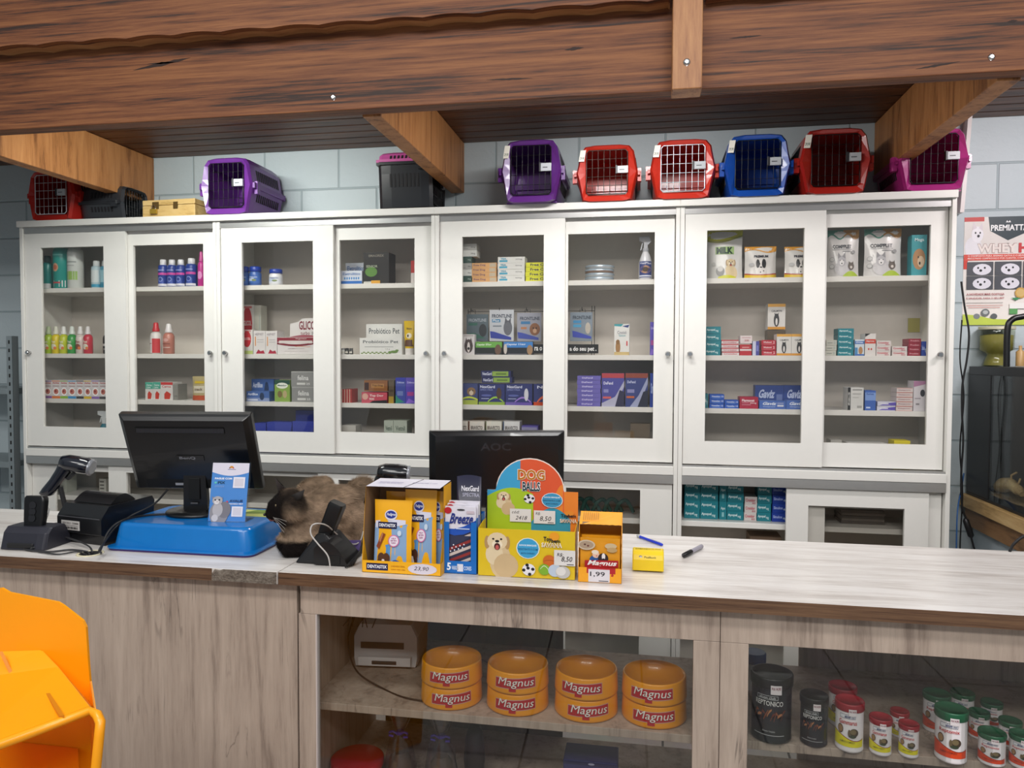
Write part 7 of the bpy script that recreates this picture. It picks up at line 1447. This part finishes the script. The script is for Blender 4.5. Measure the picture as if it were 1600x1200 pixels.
C(1397, 1423, 688, Z0, 'yell', 'yellow box at the bottom of the far-right cabinet')
C(1298, 1316, 687, Z0, 'plain', 'white box at the bottom left of the far-right door')
X, w, h = px_w(1322, 1392, 692, Z0); b = MB(); b.box(0, w, 0, .12, 0, h*.6, M('5a5854', .6)); b.box(.01, w-.01, .005, .115, h*.6+.0005, h, M('c8c8c4', .5)); tag(b.build('paper_stack', None, (X, YF, Z0)), 'grey folder with papers lying at the cabinet bottom', 'papers')
# --- lower section, open bay of the far-right cabinet
ZL = .9004
for x0, x1, s, lab, n, yt, grp in ((1070, 1094.5, 'teal', 'teal box in the open lower bay, leftmost column, %', 4, 752, 'teal boxes, leftmost column in the lower bay'), (1095, 1123, 'teal', 'teal box in the open lower bay, second column, %', 4, 753, 'teal boxes, second column in the lower bay'),
    (1137, 1163, 'teal', 'teal box in the open lower bay, column right of the upright boxes, %', 4, 755, 'teal boxes, third column in the lower bay'), (1163.5, 1183, 'croni', 'white box with rose lettering in the lower bay, %', 3, 776, 'white boxes in the lower bay'),
    (1184, 1206, 'teal', 'teal box in the lower bay beside the navy column, %', 4, 758, 'teal boxes beside the navy column'), (1207, 1231, 'navy', 'navy box in the lower bay by the sliding door, %', 4, 759, 'navy boxes in the lower bay')):
    C(x0, x1, yt, ZL, s, lab.replace('%', '% box'), n, grp, y=3.31, d=.09)
C(1124, 1136, 754, ZL, 'tealv', 'upright teal box between teal columns, % of two', 2, 'upright teal boxes in the lower bay', y=3.31, d=.09)
X, w, h = px_w(1172, 1222, 838, .5204, 3.33); b = MB(); b.box(0, w, 0, .12, 0, h, M('7a6450', .6)); b.box(.004, w-.004, -.001, .0, h*.7, h*.9, M('4a3c30', .6)); tag(b.build('cardboard_box', None, (X, 3.33, .5204)), 'brown cardboard box on the lower shelf of the open bay', 'box')
X, w, h = px_w(155, 166, 748, ZL, 3.32); 
b = MB(); b.box(0, w, 0, .07, 0, max(h, .05), M('c8c8c0', .5)); b.decor(front(0, 0, w, max(h, .05), 0), [('r', .1, .1+.22*k, .7, .2+.22*k, '6a6a66') for k in range(4)]); tag(b.build('label_box', None, (X, 3.32, ZL)), 'white labelled box behind glass in the lower left cabinet', 'box')
X, w, h = px_w(80, 104, 744, ZL, 3.32)
b = MB(); b.box(0, w, 0, .07, 0, max(h, .05), M('b8bcb0', .5)); b.decor(front(0, 0, w, max(h, .05), 0), [('e', .5, .65, .25, .12, '3a3a38'), ('r', .2, .2, .8, .3, '5a5a56'), ('r', .2, .4, .8, .44, '5a5a56')]); tag(b.build('printed_bag', None, (X, 3.32, ZL)), 'pale printed carton behind glass at the lower far left', 'box')
q = at(982, 1030, 3.32); hz = at(982, 994, 3.32); a = at(968, 1030, 3.32); c = at(997, 1030, 3.32)
b = MB(); w = c.x-a.x; z = .5204; h = hz.z-z; b.box(0, w, 0, .02, 0, h, M('b8bcb4', .4)); b.decor(front(0, 0, w, h, 0), [tl('Talfon', .05, .80, .95, .95, '3a4a44', 0, .03), ('r', .2, .62, .8, .66, '8a5048'), ('r', .2, .52, .8, .56, '6a706a'), ('e', .32, .2, .14, .1, '3a4a44'), ('e', .62, .2, .14, .1, '3a4a44'), ('e', .48, .32, .12, .09, '3a4a44')])
tag(b.build('insecticide_pack', None, (a.x, 3.32, z)), 'grey pack with paw print seen behind the orange bowls', 'pack')
b = MB()
for k in range(5): b.tube(curve_pts([(-.32+.05*k, 3.33, ZL+.012), (-.30+.05*k, 3.31, ZL+.055+.01*(k % 2)), (-.27+.05*k, 3.32, ZL+.065), (-.24+.05*k, 3.34, ZL+.012)], 12), .009, M('1c4a42', .6), 8)
tag(b.build('leash_bundle'), 'dark green leash bundle behind glass in the third lower cabinet', 'leash')
b = MB(); X, w, h = px_w(1315, 1385, 770, ZL, 3.33)
for k in range(5): b.box(.003*(k % 2), w-.004*(k % 3), 0, .12, .012*k, .012*k+.011, M(['5a5450', '6f6862', '4a4642', '8a7f78', '605a54'][k], .6))
tag(b.build('folder_stack', None, (X, 3.33, ZL)), 'stack of dark folders behind glass in the lower right cabinet', 'papers')
